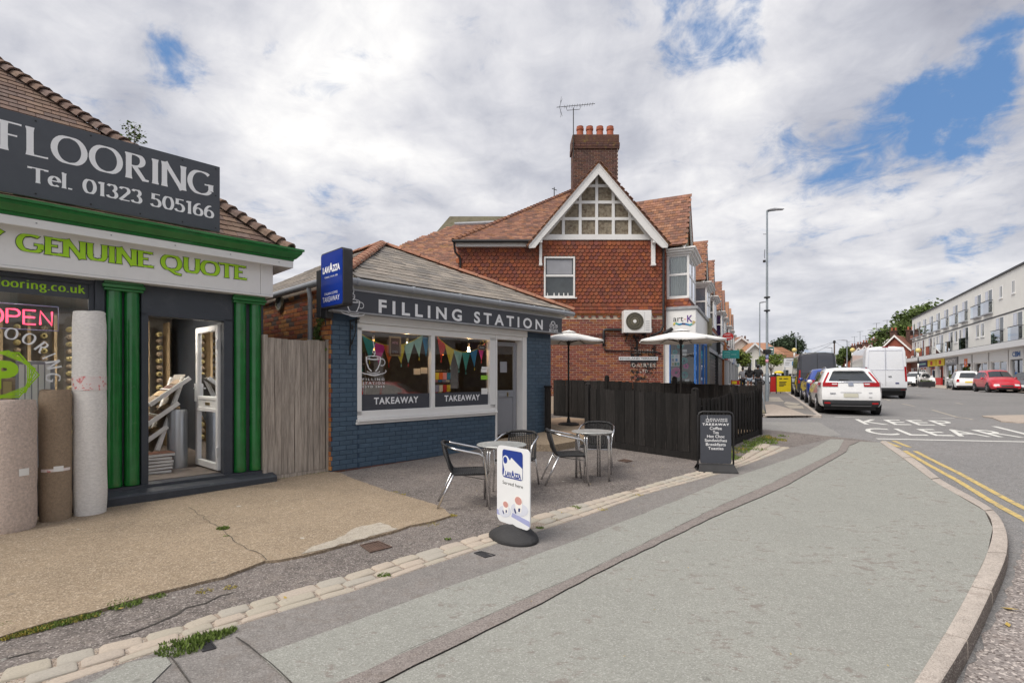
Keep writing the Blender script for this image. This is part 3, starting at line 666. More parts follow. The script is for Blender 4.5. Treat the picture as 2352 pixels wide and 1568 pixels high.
# carriageway markings
marks = bpy.data.objects.new('road_markings', None); COL.objects.link(marks); marks['kind'] = 'structure'
ribbon('yellow_line', [Gr(2030,1013), Gr(2067,1027)], .085, 'road_yellow', .005, gr, marks)
ribbon('yellow_line', [Gr(2052,1012), Gr(2089,1027)], .085, 'road_yellow', .005, gr, marks)
ribbon('yellow_line', [Gr(2078,1035), Gr(2200,1104), Gr(2352,1193), Gr(2700,1400)], .085, 'road_yellow', .005, gr, marks)
ribbon('yellow_line', [Gr(2102,1036), Gr(2200,1085), Gr(2352,1167), Gr(2700,1350)], .085, 'road_yellow', .005, gr, marks)
ribbon('white_line', [Gr(1917,957), Gr(2193,960.5)], .12, 'road_white', .005, gr, marks)
ribbon('white_line', [Gr(2014,1007.6), Gr(2352,1014.5), Gr(2500,1018)], .11, 'road_white', .005, gr, marks)
ribbon('white_line', [Gr(2283,979), Gr(2352,996), Gr(2420,1012)], .12, 'road_white', .005, gr, marks)
for a, b in (((2141,941), (2234,963.5)), ((2072,927), (2101,933)), ((2030,916), (2046,920)), ((2196,925), (2212,928)), ((2105,907), (2118,909))):
    ribbon('lane_dash', [Gr(*a), Gr(*b)], .09, 'pale_concrete', .004, gr, marks)
def road_text(s, TLc, TRc, BLc, BRc):
    V, F_ = raw_text(s, 1.12, .006); ax = min(v[0] for v in V); bx = max(v[0] for v in V); az = min(v[1] for v in V); bz = max(v[1] for v in V)
    tl, tr, bl, br = Gr(*TLc), Gr(*TRc), Gr(*BLc), Gr(*BRc); mb = MB(); P = []
    for v in V:
        a = (v[0]-ax)/(bx-ax); b = (v[1]-az)/(bz-az)
        x = (bl[0]*(1-a)+br[0]*a)*(1-b) + (tl[0]*(1-a)+tr[0]*a)*b; y = (bl[1]*(1-a)+br[1]*a)*(1-b) + (tl[1]*(1-a)+tr[1]*a)*b
        P.append((x, y, gr(y)+.006))
    mb.add(P, F_); mb.build('road_lettering', 'road_white', marks)
road_text('KEEP', (1963,962.6), (2172,966), (1986,974.5), (2208,978))
road_text('CLEAR', (1976,983), (2282,987.5), (2004,998.5), (2356,1005))
sheet('traffic_island', [Gr(2255,956), Gr(2360,954), Gr(2400,975), Gr(2300,969)], 'pink_concrete', .03, gr, skirt=.05)
sheet('road_gutter', rough_line([Gr(2120,1700), Gr(2240,1500), Gr(2300,1400), Gr(2332,1310), Gr(2352,1240), Gr(2420,1205)], .02, .1) + [(5.2,4.4), (6.5,2), (3,-1), KO[-3]], 'road_gutter', .004, gr)
# setts: two rows of stones and a front row of flatter ones
u_ = MB(); rows = []
def stone_mesh(seed, flat=0):
    rr = random.Random(seed); n = 10; mb = MB(); P = []
    for i in range(n):
        a = 2*math.pi*(i+.5)/n; c, s = math.cos(a), math.sin(a); e = .24
        x = (abs(c)**e)*(1 if c > 0 else -1)*.5*rr.uniform(.93, 1.03); y = (abs(s)**e)*(1 if s > 0 else -1)*.5*rr.uniform(.9, 1.04); P.append((x, y))
    mb.add([(x, y, -.5) for x, y in P] + [(x*1.0, y*1.0, .35) for x, y in P] + [(x*.90, y*.86, .85) for x, y in P] + [(x*.5, y*.5, 1) for x, y in P] + [(0, 0, 1.02)],
           [tuple([k*n+i, k*n+(i+1) % n, (k+1)*n+(i+1) % n, (k+1)*n+i]) for k in range(3) for i in range(n)] + [(3*n+i, 3*n+(i+1) % n, 4*n) for i in range(n)])
    return mb.mesh('sett', 'sett', smooth=True)
SM = [stone_mesh(k) for k in range(6)]
cum = [0]
for i in range(1, NR): cum.append(cum[-1] + math.hypot((rb[i][0]+rf[i][0]-rb[i-1][0]-rf[i-1][0])/2, (rb[i][1]+rf[i][1]-rb[i-1][1]-rf[i-1][1])/2))
def strip_at(s, v):
    s = max(0, min(cum[-1]-1e-4, s)); i = max(0, next((k for k in range(NR-1) if cum[k+1] > s), NR-2)); t = (s-cum[i])/(cum[i+1]-cum[i])
    b = [rb[i][a]+(rb[i+1][a]-rb[i][a])*t for a in (0, 1)]; f_ = [rf[i][a]+(rf[i+1][a]-rf[i][a])*t for a in (0, 1)]
    return (b[0]+(f_[0]-b[0])*v, b[1]+(f_[1]-b[1])*v)
for v0, v1, h, mn, mxl in ((.0, .40, .016, .17, .27), (.40, .74, .013, .17, .26), (.76, .99, .009, .22, .36)):
    s = random.uniform(0, .1)
    while s < cum[-1]-.05:
        L = random.uniform(mn, mxl); k_ = 1.0 if s < 4.2 else .72
        L *= k_; a, b = s+.008, s+L-.008; vm = (v0+v1)/2
        p, q = strip_at(a, vm), strip_at(b, vm); e0, e1 = strip_at((a+b)/2, v0+.012), strip_at((a+b)/2, v1-.012)
        wd = math.hypot(e1[0]-e0[0], e1[1]-e0[1]); c = ((p[0]+q[0])/2, (p[1]+q[1])/2); s += L
        if random.random() < .03: continue
        o = bpy.data.objects.new('sett', random.choice(SM)); COL.objects.link(o); o.parent = setts
        o.location = (c[0], c[1], g(c[1])+.002+random.uniform(-.003, .003)); o.rotation_euler = (random.uniform(-.02,.02), random.uniform(-.02,.02), math.atan2(q[1]-p[1], q[0]-p[0]) + (math.pi if random.random() < .5 else 0))
        o.scale = (b-a, wd*random.uniform(.88, 1.0), h+.003)
# covers in the ground
def cover(P, label, mat, name='access_cover', zoff=.003, ribs=0):
    W = [G(*p) for p in P]; c = (sum(p[0] for p in W)/4, sum(p[1] for p in W)/4)
    t = T(name, label, 'cover', (c[0], c[1], g(c[1])))
    mb = MB(); V = [(x-c[0], y-c[1]) for x, y in W]
    q = lambda k, z: [(x*k, y*k, z) for x, y in V]
    mb.add(q(1, zoff)+q(1, zoff+.008)+q(.9, zoff+.008)+q(.9, zoff+.002), [(0,1,5,4),(1,2,6,5),(2,3,7,6),(3,0,4,7)] + [(a, b, b+4, a+4) for s0 in (4, 8) for a, b in ((s0, s0+1), (s0+1, s0+2), (s0+2, s0+3), (s0+3, s0))][:8])
    mb.build('frame', mat, t)
    mb = MB(); mb.add(q(.88, zoff), [(0,1,2,3)])
    ex = ((V[1][0]-V[0][0]), (V[1][1]-V[0][1])); ey = ((V[3][0]-V[0][0]), (V[3][1]-V[0][1]))
    for i in range(7):
        a = .12 + .76*i/6; o_ = (V[0][0]+ex[0]*a+ey[0]*.1, V[0][1]+ex[1]*a+ey[1]*.1); e_ = (o_[0]+ey[0]*.8, o_[1]+ey[1]*.8)
        mb.beam((*o_, zoff+.002), (*e_, zoff+.002), .012, .008)
    mb.build('plate', mat, t)
cover([(827,1253), (869,1243), (901,1257), (850,1270)], 'large rusty square cover in the asphalt beside the beige apron', 'rusty')
cover([(1088,1271), (1106,1267), (1138,1276), (1114,1282)], 'dark rectangular cover in the pavement in front of the white coffee sign', 'cover_black')
cover([(451,1481), (485,1472), (496,1491), (465,1499)], 'small square ribbed stop tap cover with grass beside it', 'cover_black')
cover([(1418,1058), (1434,1054), (1453,1059), (1440,1062)], 'small rusty cover in the forecourt behind the right table', 'rusty')
# grass and moss
gb = MB(); gm = MB()
def tuft(x, y, n, rad, h, mb=gb, z0=0):
    for _ in range(n):
        a = random.uniform(0, 6.28); r = rad*math.sqrt(random.random()); px, py = x+r*math.cos(a), y+r*math.sin(a)*.8
        zz = g(py)+z0; hh = h*.62*random.uniform(.4, 1.1); b = random.uniform(0, 6.28); w_ = .004+h*.05; lx, ly = math.cos(b), math.sin(b); tl = random.uniform(.1, .8)*hh; c = random.uniform(0, 6.28)
        mb.add([(px-lx*w_, py-ly*w_, zz), (px+lx*w_, py+ly*w_, zz), (px+lx*w_*.6+tl*.5*math.cos(c), py+ly*w_*.6+tl*.5*math.sin(c), zz+hh*.6), (px+tl*math.cos(c), py+tl*math.sin(c), zz+hh)], [(0,1,2),(0,2,3)])
for D_, n, r, h in [((415,1490), 330, .13, .042), ((440,1480), 200, .08, .042), ((470,1468), 200, .08, .045), ((500,1462), 160, .07, .04), ((525,1452), 100, .05, .035), ((285,1391), 260, .10, .04), ((362,1372), 130, .06, .025), ((512,1219), 160, .055, .05), ((1322,1167), 150, .07, .035),
                   ((882,1324), 130, .05, .03), ((1028,1240), 60, .03, .03), ((1240,1214), 60, .04, .03), ((12,1440), 120, .06, .03), ((520,1236), 30, .03, .02)]:
    x, y = G(*D_); tuft(x, y, n, r, h, gb, .02 if D_[1] < 1260 and D_[0] < 600 else .008)
for i in range(46):
    t = i/45; x, y = G(0+215*t, 1468-55*t); tuft(x, y, 38, .06, .028, gb if random.random() < .7 else gm, .005)
for D_, n, r, h in [((905,1133), 60, .09, .02), ((925,1137), 40, .05, .02), ((1040,1186), 90, .05, .03), ((985,1205), 50, .12, .02), ((1270,1195), 60, .05, .025), ((1385,1172), 50, .06, .02), ((470,1176), 60, .06, .02), ((495,1205), 60, .06, .02), ((530,1352), 60, .05, .02), ((470,1360), 60, .06, .02), ((1150,1213), 40, .05, .02), ((1465,1138), 50, .07, .02)]:
    x, y = G(*D_); tuft(x, y, n, r, h, gm, .01)
for i in range(42):   # along the foot of the black fence
    t = random.random(); a = (3.23+2.55*t + random.uniform(.05,.55), 8.9+2.9*t - random.uniform(.05,.45)); tuft(a[0], a[1], 45, .12, .09, gb if random.random() < .75 else gm)
for i in range(14):
    x, y = FS.w(-4.5+.1*i, .05+random.uniform(0,.1))[:2]; tuft(x, y, 40, .06, .06)
tag(gb.build('grass', 'grass'), 'green grass and weeds growing from joints along the forecourt edges', 'grass', kind='stuff')
tag(gm.build('dry_moss', 'moss_dry'), 'dry yellow moss in the cracks between slab and setts', 'moss', kind='stuff')
lf = MB()
for D_, s in [((278,1403),.02), ((655,1378),.02), ((1010,1180),.012), ((1290,1180),.015), ((1455,1072),.015), ((1260,1108),.02), ((1195,1190),.02), ((1360,1095),.015), ((2319,1402),.05), ((2315,1438),.03)] + [((random.uniform(1000,1560), random.uniform(1060,1170)), .012) for _ in range(26)] + [((random.uniform(1200,2100), random.uniform(1180,1560)), .008) for _ in range(9)]:
    x, y = G(*D_); z = g(y)+.018; a = random.uniform(0, 6)
    if D_[0] > 2300: x, y = Gr(*D_); z = gr(y)+.01
    c, s_ = math.cos(a)*s, math.sin(a)*s
    lf.add([(x-c,y-s_,z), (x+s_*.5,y-c*.5,z+s*.2), (x+c,y+s_,z+s*.35), (x-s_*.5,y+c*.5,z+s*.1)], [(0,1,2,3)])
tag(lf.build('fallen_leaves', 'c_leaf'), 'small dry yellow leaves scattered over forecourt and pavement', 'leaves', kind='stuff')

# ------------------------------------------------------------------ small repeated pieces
def brick_mesh(mat, l=.215, h=.065, proud=.006, name='brick'):
    mb = MB(); c = .004
    a = [(-l/2,.02,-h/2),(l/2,.02,-h/2),(l/2,.02,h/2),(-l/2,.02,h/2)]
    b = [(x, -proud+c, z) for x, _, z in a]; d = [(x*(1-2*c/l), -proud, z*(1-2*c/h)) for x, _, z in a]
    mb.add(a+b+d, [(0,1,5,4),(1,2,6,5),(2,3,7,6),(3,0,4,7),(4,5,9,8),(5,6,10,9),(6,7,11,10),(7,4,8,11),(8,9,10,11)])
    return mb.mesh(name, mat)
def courses(regions, l=.215, j=.010, h=.075, z_org=0.0, M=None, header=False):
    out = []; P = l + j
    for (u0, u1, z0, z1) in regions:
        k = math.ceil((z0-z_org-.001)/h)
        while z_org+(k+1)*h <= z1+.01:
            z = z_org+k*h+h/2; off = (P/2 if k % 2 else 0); i = math.floor((u0-off)/P)
            while i*P+off < u1:
                a, b = max(u0, i*P+off+j/2), min(u1, (i+1)*P+off-j/2)
                if b-a > .035:
                    m = Matrix.Translation(((a+b)/2, random.uniform(-.0015,.0015), z)) @ Matrix.Diagonal(((b-a)/l, 1, 1, 1))
                    out.append(M @ m if M is not None else m)
                i += 1
            k += 1
    return out
def tile_mesh(mat, w, L, t=.012, name='tile', round_=0, curve=0):
    mb = MB()
    if round_:
        n = 8; P = [(-w/2, L)] + [(-w/2, w*.5)] + [(w/2*math.cos(math.pi*(1+i/n)), w*.5+w*.5*math.sin(math.pi*(1+i/n))) for i in range(1, n)] + [(w/2, w*.5), (w/2, L)]
    else: P = [(-w/2, L), (-w/2, 0), (w/2, 0), (w/2, L)]
    top = [(x, y, t + (1-y/L)*t*1.3) for x, y in P]; bot = [(x, y, (1-y/L)*t*1.3) for x, y in P]; n = len(P)
    mb.add(top+bot, [tuple(range(n))] + [(i, (i+1) % n, (i+1) % n+n, i+n) for i in range(n)])
    return mb.mesh(name, mat)
def inside(poly, x, y):
    c = False; n = len(poly)
    for i in range(n):
        x0, y0 = poly[i]; x1, y1 = poly[(i+1) % n]
        if (y0 > y) != (y1 > y) and x < (x1-x0)*(y-y0)/(y1-y0)+x0: c = not c
    return c
def slope(o, e1, e2, poly, w, gauge, jit=.0, tilt=.012):
    """tile matrices over polygon `poly` given in (along eave, up slope) coordinates"""
    o, e1, e2 = Vector(o), Vector(e1).normalized(), Vector(e2).normalized(); n = e1.cross(e2)
    B = Matrix(((e1.x,e2.x,n.x,o.x),(e1.y,e2.y,n.y,o.y),(e1.z,e2.z,n.z,o.z),(0,0,0,1))); out = []
    x0, x1 = min(p[0] for p in poly), max(p[0] for p in poly); y1 = max(p[1] for p in poly); j = 0
    while j*gauge < y1:
        x = x0 + (w/2 if j % 2 else 0)
        while x < x1+w:
            if inside(poly, x, j*gauge+gauge*.5):
                out.append(B @ Matrix.Translation((x, j*gauge-gauge*.2+random.uniform(-jit, jit), random.uniform(0, jit))) @ Matrix.Rotation(random.uniform(-jit, jit)*1.2, 4, 'Z') @ Matrix.Rotation(random.uniform(0, jit)*1.5, 4, 'X'))
            x += w
        j += 1
    return out
def wpoly(mb, pts):
    mb.add(pts, [tuple(range(len(pts)))]); return mb
def ridge_tiles(parent, a, b, mat, L=.3, r=.11, name='hip_tile', squash=.8, limit=300, stepped=.0, n=6):
    a, b = Vector(a), Vector(b); d = (b-a); tot = d.length; d.normalize(); k = max(1, int(tot/L)); L = tot/k
    side = d.cross(Vector((0,0,1))).normalized(); up = side.cross(d)
    mb = MB(); rows = []
    for y, rr in ((-.02, r*1.06+stepped), (L*1.0, r*.92)):
        rows.append([(rr*math.cos(math.pi*i/n), y, rr*math.sin(math.pi*i/n)*squash) for i in range(n+1)])
    rows2 = [[(x*.86, y, z*.82-.004) for x, y, z in r_] for r_ in rows]
    mb.grid(rows); mb.grid(rows2); mb.add(rows[0]+rows2[0], [(i, i+1, i+n+2, i+n+1) for i in range(n)])
    me = mb.mesh(name, mat, smooth=False); Ms = []
    for i in range(k):
        o = a + d*(L*i); Ms.append(Matrix(((side.x,d.x,up.x,o.x),(side.y,d.y,up.y,o.y),(side.z,d.z,up.z,o.z),(0,0,0,1))) @ Matrix.Rotation(random.uniform(-.02,.02), 4, 'Y'))
    pieces(parent, name, me, Ms, limit)

# ================================================================== FLOORING SHOP
fl = T('flooring_shop', 'green and grey flooring shop with white fascia and brown tiled roof', 'shop', FL.loc(), FL.rz)
uW = -4.2
b = MB()                                        # masonry shell
b.box(uW, -3.2, .12, .30, -.1, 3.4).box(-3.2, -.47, .12, .28, -.1, .45).box(-.47, .0, .12, .30, -.1, 3.4).box(.93, 1.42, .12, .30, -.1, 3.4).box(0, .93, .12, .28, 2.31, 3.4).box(-3.2, -.47, .12, .28, 2.64, 3.4)
b.box(1.24, 1.42, .30, 6.0, -.1, 3.4).box(uW, uW+.2, .3, 6, -.1, 3.4).box(uW, 1.42, 6.0, 6.2, -.1, 3.4)
b.build('wall', 'anthracite', fl)
b = MB().box(uW+.2, 1.24, .3, 6, 2.75, 2.8); b.build('ceiling', 'interior_wall', fl)
b = MB().box(uW+.2, 1.24, .12, 6, .14, .205); b.build('floor', 'laminate_floor', fl)
b = MB().box(uW+.2, 1.235, 4.4, 4.5, .2, 2.75); b.build('partition', 'interior_wall', fl)
# jambs, header panel over the door
b = MB(); b.box(-.03, .045, -.03, .12, .18, 2.31).box(.89, 1.0, -.03, .12, .18, 2.31).box(-.03, 1.0, -.03, .12, 2.27, 2.70); b.build('door_surround', 'anthracite', fl, bevel=.006)
for q in ((-.47, -.38, -.02, .12, .0, 2.70), (-.379, -.031, .02, .12, .1, 2.7), (1.001, 1.42, .02, .12, .1, 2.7), (uW, -3.2, .0, .12, 0, 2.7)): MB().box(*q).build('pier', 'anthracite', fl, bevel=.004)
# green half-round columns with capitals
for u0, u1 in ((-.375, -.035), (1.015, 1.385)):
    for c_ in (u0+.085, u1-.085):
        b = MB(); b.lathe([(.078, .20), (.082, .24), (.078, .28), (.078, 2.55)], 18, (c_, .0, 0)); b.build('column', 'green_paint', fl, sharp=50)
    b = MB(); b.box(u0-.02, u1+.02, -.10, .05, 2.535, 2.565).box(u0-.035, u1+.035, -.115, .05, 2.568, 2.61).box(u0-.02, u1+.02, -.10, .05, 2.613, 2.665); b.build('capital', 'green_paint', fl, bevel=.006)
# painted plinth / doorstep
b = MB(); prof = [(-.27,-.14), (-.27,.105), (-.245,.13), (-.08,.155), (-.08,.19), (.3,.20), (.3,-.14)]
b.grid([[(u, y, z) for y, z in prof] for u in (-.95, -.35, .35, .93, 1.5)]); b.add([(1.5, y, z) for y, z in prof], [tuple(range(len(prof)))]); b.build('doorstep', 'step_paint', fl, sharp=30)
b = MB().box(uW, -.95, -.2, .12, -.12, .42); b.build('stall_riser', 'anthracite', fl)
# fascia
zf0, zf1 = FL.z(627,683,-.18), 3.16
uR = FL.u(627, -.18)
b = MB().box(uW, uR-.17, -.18, .1, zf0+.03, zf1).box(uR-.166, uR, -.18, .1, zf0+.03, zf1); b.build('fascia_board', 'white_paint', fl, bevel=.003)
b = MB().box(uW, uR-.004, -.19, .1, zf0, zf0+.027); b.build('fascia_trim', 'white_paint', fl, bevel=.003)
# white soffit board and green cornice running round the corner
def cornice(name, prof, mat):
    b = MB(); rows = []
    b.grid([[(uW, -p, z) for p, z in prof], [(uR-.12+p, -p, z) for p, z in prof], [(uR-.12+p, 1.0, z) for p, z in prof]])
    b.add([(uR-.12+p, 1.0, z) for p, z in prof], [tuple(range(len(prof)))])
    return b.build(name, mat, fl, sharp=30)
cornice('soffit_board', [(.10, 3.14), (.33, 3.07), (.34, 3.075), (.34, 3.165), (.10, 3.165)], 'white_paint')
cornice('cornice', [(.30, 3.167), (.345, 3.17), (.35, 3.20), (.375, 3.205), (.40, 3.235), (.43, 3.27), (.435, 3.30), (.455, 3.305), (.455, 3.335), (.12, 3.35), (.12, 3.167)], 'green_paint')
# screw caps on the soffit board
for k in range(9): MB().lathe([(.008,-.003),(.0,-.003)], 8, (uR+.02-.62*k, -.342, 3.125), 'y').build('screw_cap', 'lead', fl)
# roof
RZ, RU = 3.47, 1.72
b = MB(); zr = RZ+.9*3.4
wpoly(b, [(uW-.5, -.12, RZ-.11), (RU, -.12, RZ-.11), (RU-3.4, 3.28, zr-.11), (uW-.5, 3.28, zr-.11)]); wpoly(b, [(RU, -.12, RZ-.11), (RU, 7, RZ-.11), (RU-3.4, 7, zr-.11), (RU-3.4, 3.28, zr-.11)])
roof = b.build('roof', 'roof_tile_brown', fl)
sl = math.hypot(1, .9)
tm = tile_mesh('roof_tile_brown', .165, .19, .014, 'roof_tile')
H_ = 3.4*sl
Ms = slope((RU, -.12, RZ-.11), (1,0,0), (0,1/sl,.9/sl), [(-4.4,0),(0,0),(-3.4,H_),(-4.4,H_)], .170, .135, .003)
pieces(roof, 'roof_tile', tm, Ms, 300, key=lambda M: -M.translation.x + abs(M.translation.z-4.3)*.2, rest='roof_tile_field')
Ms = slope((RU, -.12, RZ-.11), (0,1,0), (-1/sl,0,.9/sl), [(0,0),(4,0),(4,H_),(3.4,H_)], .170, .135, .003)
pieces(roof, 'roof_tile', tm, Ms, 0, rest='side_tile_field')
ridge_tiles(roof, (RU, -.12, RZ-.10), (RU-3.4, 3.28, zr-.10), 'roof_tile_brown', .165, .10, 'bonnet_tile', .9, stepped=.035)
# shop window
us0, us1, zw0, zw1 = -3.2, -.47, .45, 2.64
b = MB(); b.box(us0, us1, .02, .11, zw1-.05, zw1).box(us0, us1, .02, .11, zw0, zw0+.06).box(us1-.05, us1, .02, .11, zw0+.06, zw1-.05).box(us0, us0+.05, .02, .11, zw0+.06, zw1-.05)
win = b.build('window', 'anthracite', fl, bevel=.004)
b = MB(); b.add([(us0+.05,.07,zw0+.06),(us1-.05,.07,zw0+.06),(us1-.05,.07,zw1-.05),(us0+.05,.07,zw1-.05)], [(0,1,2,3)]); b.build('pane', 'window_glass', win)
zb_ = FL.z(110, 679, .06)
b = MB().box(us0+.05, us1-.05, .062, .066, zb_, zw1-.05); b.build('window_band', 'anthracite_sign', win)
NIB['f'] = (.34, [[(.16,0),(.16,.80)], arc(.30,.78,.14,.20,180,60,8), [(.0,.62),(.32,.62)]])
uo, uk = FL.u(1, .06), FL.u(197, .06)
full, part = 'flooring.co.uk', 'ooring.co.uk'
wF = sum(NIB[c][0]+.10 for c in full)-.10+.17; wP = sum(NIB[c][0]+.10 for c in part)-.10+.17
kk = (uk-uo)/wP
nib_text(full, win, 'lime', uk-kk*wF, uk, FL.z(190,674,.06), FL.z(190,657.5,.06)+.01, .059, thick=.16, thin=.09)
def cw(c, d, dep=.06, frame=None):      # crop pixel of the window study to facade coordinates
    return FL.hit(c/4.55, 603+d/4.55, dep)
# arc of white letters round the lime emblem
for ch, cx_, cy_, rot in (('F',-330,900,52),('L',-185,800,30),('O',-25,742,8),('O',120,742,-9),('O',305,797,-27),('R',440,885,-44),('I',512,975,-60),('N',560,1065,-76),('G',557,1200,-95)):
    if ch == 'O' and cx_ == -25: continue
    u0, z0 = cw(cx_, cy_); M = Matrix.Translation((u0, 0, z0)) @ Matrix.Rotation(R(-rot), 4, 'Y'); wd = NIB[ch][0]*.062
    nib_text(ch, win, 'letter_white', -wd, wd, -.062, .062, .058, thick=.2, thin=.07, place=lambda x, z, y, M=M: tuple(M @ Vector((x, y, z-.062))))
# lime emblem: P inside interlaced outlines
b = MB()
def line2(b, pts, wdt=.012, y=.058, close=True):
    n = len(pts)
    for i in range(n if close else n-1):
        p, q = pts[i], pts[(i+1) % n]; dx, dz = q[0]-p[0], q[1]-p[1]; L = math.hypot(dx, dz); dx *= wdt/2/L; dz *= wdt/2/L
        b.add([(p[0]-dz-dx,y,p[1]+dx-dz),(q[0]-dz+dx,y,q[1]+dx+dz),(q[0]+dz+dx,y,q[1]-dx+dz),(p[0]+dz-dx,y,p[1]-dx-dz)], [(0,1,2,3)])
ec, ez = cw(-20, 1172); e_r = cw(405, 1172)[0]-ec
for k_ in range(3):
    a0 = (0, 15, 30)[k_]; pts = [(ec+e_r*(1-.06*k_)*math.cos(R(a0+60*i)), ez+e_r*.88*(1-.04*k_)*math.sin(R(a0+60*i))) for i in range(6)]
    line2(b, pts, .013, .058-.0004*k_)
    pts = [(ec+e_r*(.93-.05*k_)*math.cos(R(a0+60*i)), ez+e_r*.82*(1-.04*k_)*math.sin(R(a0+60*i))) for i in range(6)]
    line2(b, pts, .009, .0568-.0004*k_)
b.build('emblem', 'lime', win)
u0, z0 = cw(-110, 1320); u1, z1 = cw(195, 1025); text('P', win, 'lime', u0, u1, z0, z1, .056, bold=.06)
# neon OPEN sign hanging inside the window
nu0, nz0 = FL.hit(-26, 739, .16); nu1, nz1 = FL.hit(126, 713, .16); nz0 = FL.z(26,742,.16); nz1 = FL.z(26,709.6,.16)
ns = T('neon_open_sign', 'glowing red neon OPEN sign hanging inside the flooring shop window', 'neon sign', FL.w(nu0, .16, nz0), FL.rz)
hN = nz1-nz0; wN = (nu1-nu0)/4.3
for ch, x0 in (('O', 0), ('P', 1.13), ('E', 2.2), ('N', 3.3)):
    pth = {'O': [arc(.45,.5,.42,.5,90,450,20)], 'P': [[(0,0),(0,1),(.5,1)]+arc(.5,.75,.3,.25,90,-90,8)+[(.0,.5)]], 'E': [[(.8,0),(0,0),(0,1),(.8,1)], [(0,.5),(.75,.5)]], 'N': [[(0,0),(0,1),(.8,0),(.8,1)]]}[ch]
    b = MB()
    for P in pth: b.tube([((x0+x)*wN, 0, z*hN) for x, z in P], .0105, 6)
    b.build('neon_tube', 'neon_red', ns, smooth=True)
b = MB(); X0, X1, Z0, Z1 = -.07, nu1-nu0+.03, -.06, hN+.06
b.tube([(X0,0,Z0),(X1,0,Z0),(X1,0,Z1),(X0,0,Z1),(X0,0,Z0)], .006, 6); b.build('sign_frame', 'c_mauve', ns)
# things seen through the window: price boards, rolls
def box_thing(name, label, cat, frame, u, dep, z, w_, d_, h_, mat, bev=.01, group=None, rot=0):
    t = T(name, label, cat, frame.w(u, dep, z), frame.rz+rot, group)
    MB().box(-w_/2, w_/2, -d_/2, d_/2, 0, h_).build('body', mat, t, bevel=bev); return t
for i, (u, z, w_, h_, mt) in enumerate(((-.95, .95, .34, .75, 'paper'), (-1.35, .9, .5, .6, 'c_gold'), (-1.9, .8, .45, .9, 'c_grey'))):
    t = T('display_board', ['pale striped sample board standing behind the flooring window lettering', 'tan sample board behind the lime emblem in the window', 'grey sample board at the far left inside the window'][i], 'sample board', FL.w(u, .55+.1*i, z-.6), FL.rz)
    MB().box(-w_/2, w_/2, 0, .03, .0, h_+.6).build('board', 'carpet_brown' if i else 'c_grey', t, bevel=.004)
    b = MB()
    for k in range(5): b.box(-w_/2+.03+k*(w_-.06)/5, -w_/2+.03+(k+.8)*(w_-.06)/5, -.012, 0, .62, h_+.56)
    b.build('sample_strip', mt, t)
# open door of the flooring shop (hinged at the right jamb, swung inward)
dr = bpy.data.objects.new('door', None); COL.objects.link(dr); dr.parent = fl; dr.location = (.885, .13, 0); dr.rotation_euler = (0, 0, R(94))
W_, Z0, Z1 = .84, .225, 2.235
b = MB(); b.box(0, .075, -.03, .03, Z0, Z1).box(W_-.075, W_, -.03, .03, Z0, Z1).box(.075, W_-.075, -.03, .03, Z1-.08, Z1).box(.075, W_-.075, -.03, .03, Z0, Z0+.09).box(.075, W_-.075, -.03, .03, 1.02, 1.08).box(.075, W_-.075, -.03, .03, 1.19, 1.24).box(.075, W_-.075, -.022, .022, 1.08, 1.19)
b.build('door_frame', 'upvc', dr, bevel=.006)
b = MB(); b.add([(.075,0,Z0+.09),(W_-.075,0,Z0+.09),(W_-.075,0,1.02),(.075,0,1.02)], [(0,1,2,3)]); b.build('pane', 'door_glass', dr)
b = MB(); b.add([(.075,0,1.24),(W_-.075,0,1.24),(W_-.075,0,Z1-.08),(.075,0,Z1-.08)], [(0,1,2,3)]); b.build('pane', 'door_glass', dr)
b = MB().box(W_-.06, W_-.03, -.055, .055, 1.16, 1.42).box(W_-.14, W_-.03, -.065, -.045, 1.34, 1.36).box(W_-.14, W_-.03, .045, .065, 1.34, 1.36); b.build('handle', 'upvc', dr)
b = MB()
for z in (.42, 1.9): b.box(-.02, .02, .03, .05, z, z+.13)
b.build('hinge', 'upvc', dr, bevel=.005)
b = MB().box(.3, .46, .023, .03, 1.115, 1.155); b.build('letter_box', 'brass', dr)
# interior of the flooring shop
def fw(c, d, dep): return FL.hit(310+c/3.593, 689+d/3.593, dep)
rack = T('carpet_rack', 'tall rack of carpet roll ends at the back of the flooring shop', 'rack', FL.w(1.08, 3.8, .205), FL.rz)
b = MB()
for k in range(8): b.box(-2.3+k*.32, -2.26+k*.32, -.05, .3, 0, 2.35)
b.build('upright', 'ply', rack)
re_ = MB().lathe([(.045,-.06),(.045,.1)], 10, ax='y').lathe([(.02,-.065),(.0,-.065)], 8, ax='y').mesh('roll_end', 'c_gold', True)
mr = [Matrix.Translation((-2.1+k*.32, 0, .12+j*.125)) for k in range(7) for j in range(17)]
re2 = MB().lathe([(.045,-.06),(.045,.1)], 10, ax='y').mesh('roll_end', 'carpet_brown', True)
pieces(rack, 'roll_end', re_, mr[::2], 300); pieces(rack, 'roll_end', re2, mr[1::2], 300)
std = T('sample_stand', 'tilted wooden stand with three trays of floor samples in the open doorway', 'display stand', FL.w(.25, 1.0, .205), FL.rz)
b = MB(); b.beam((.06, -.1, .28), (.42, .1, 1.30), .03, .06); b.beam((.06, .55, .28), (.42, .75, 1.30), .03, .06); b.build('leg', 'paper', std)
b = MB(); b.add([(.02,-.06,.25),(.02,.6,.25),(.44,.72,1.35),(.44,.06,1.35)], [(0,1,2,3)]); b.build('back_board', 'interior_wall', std)
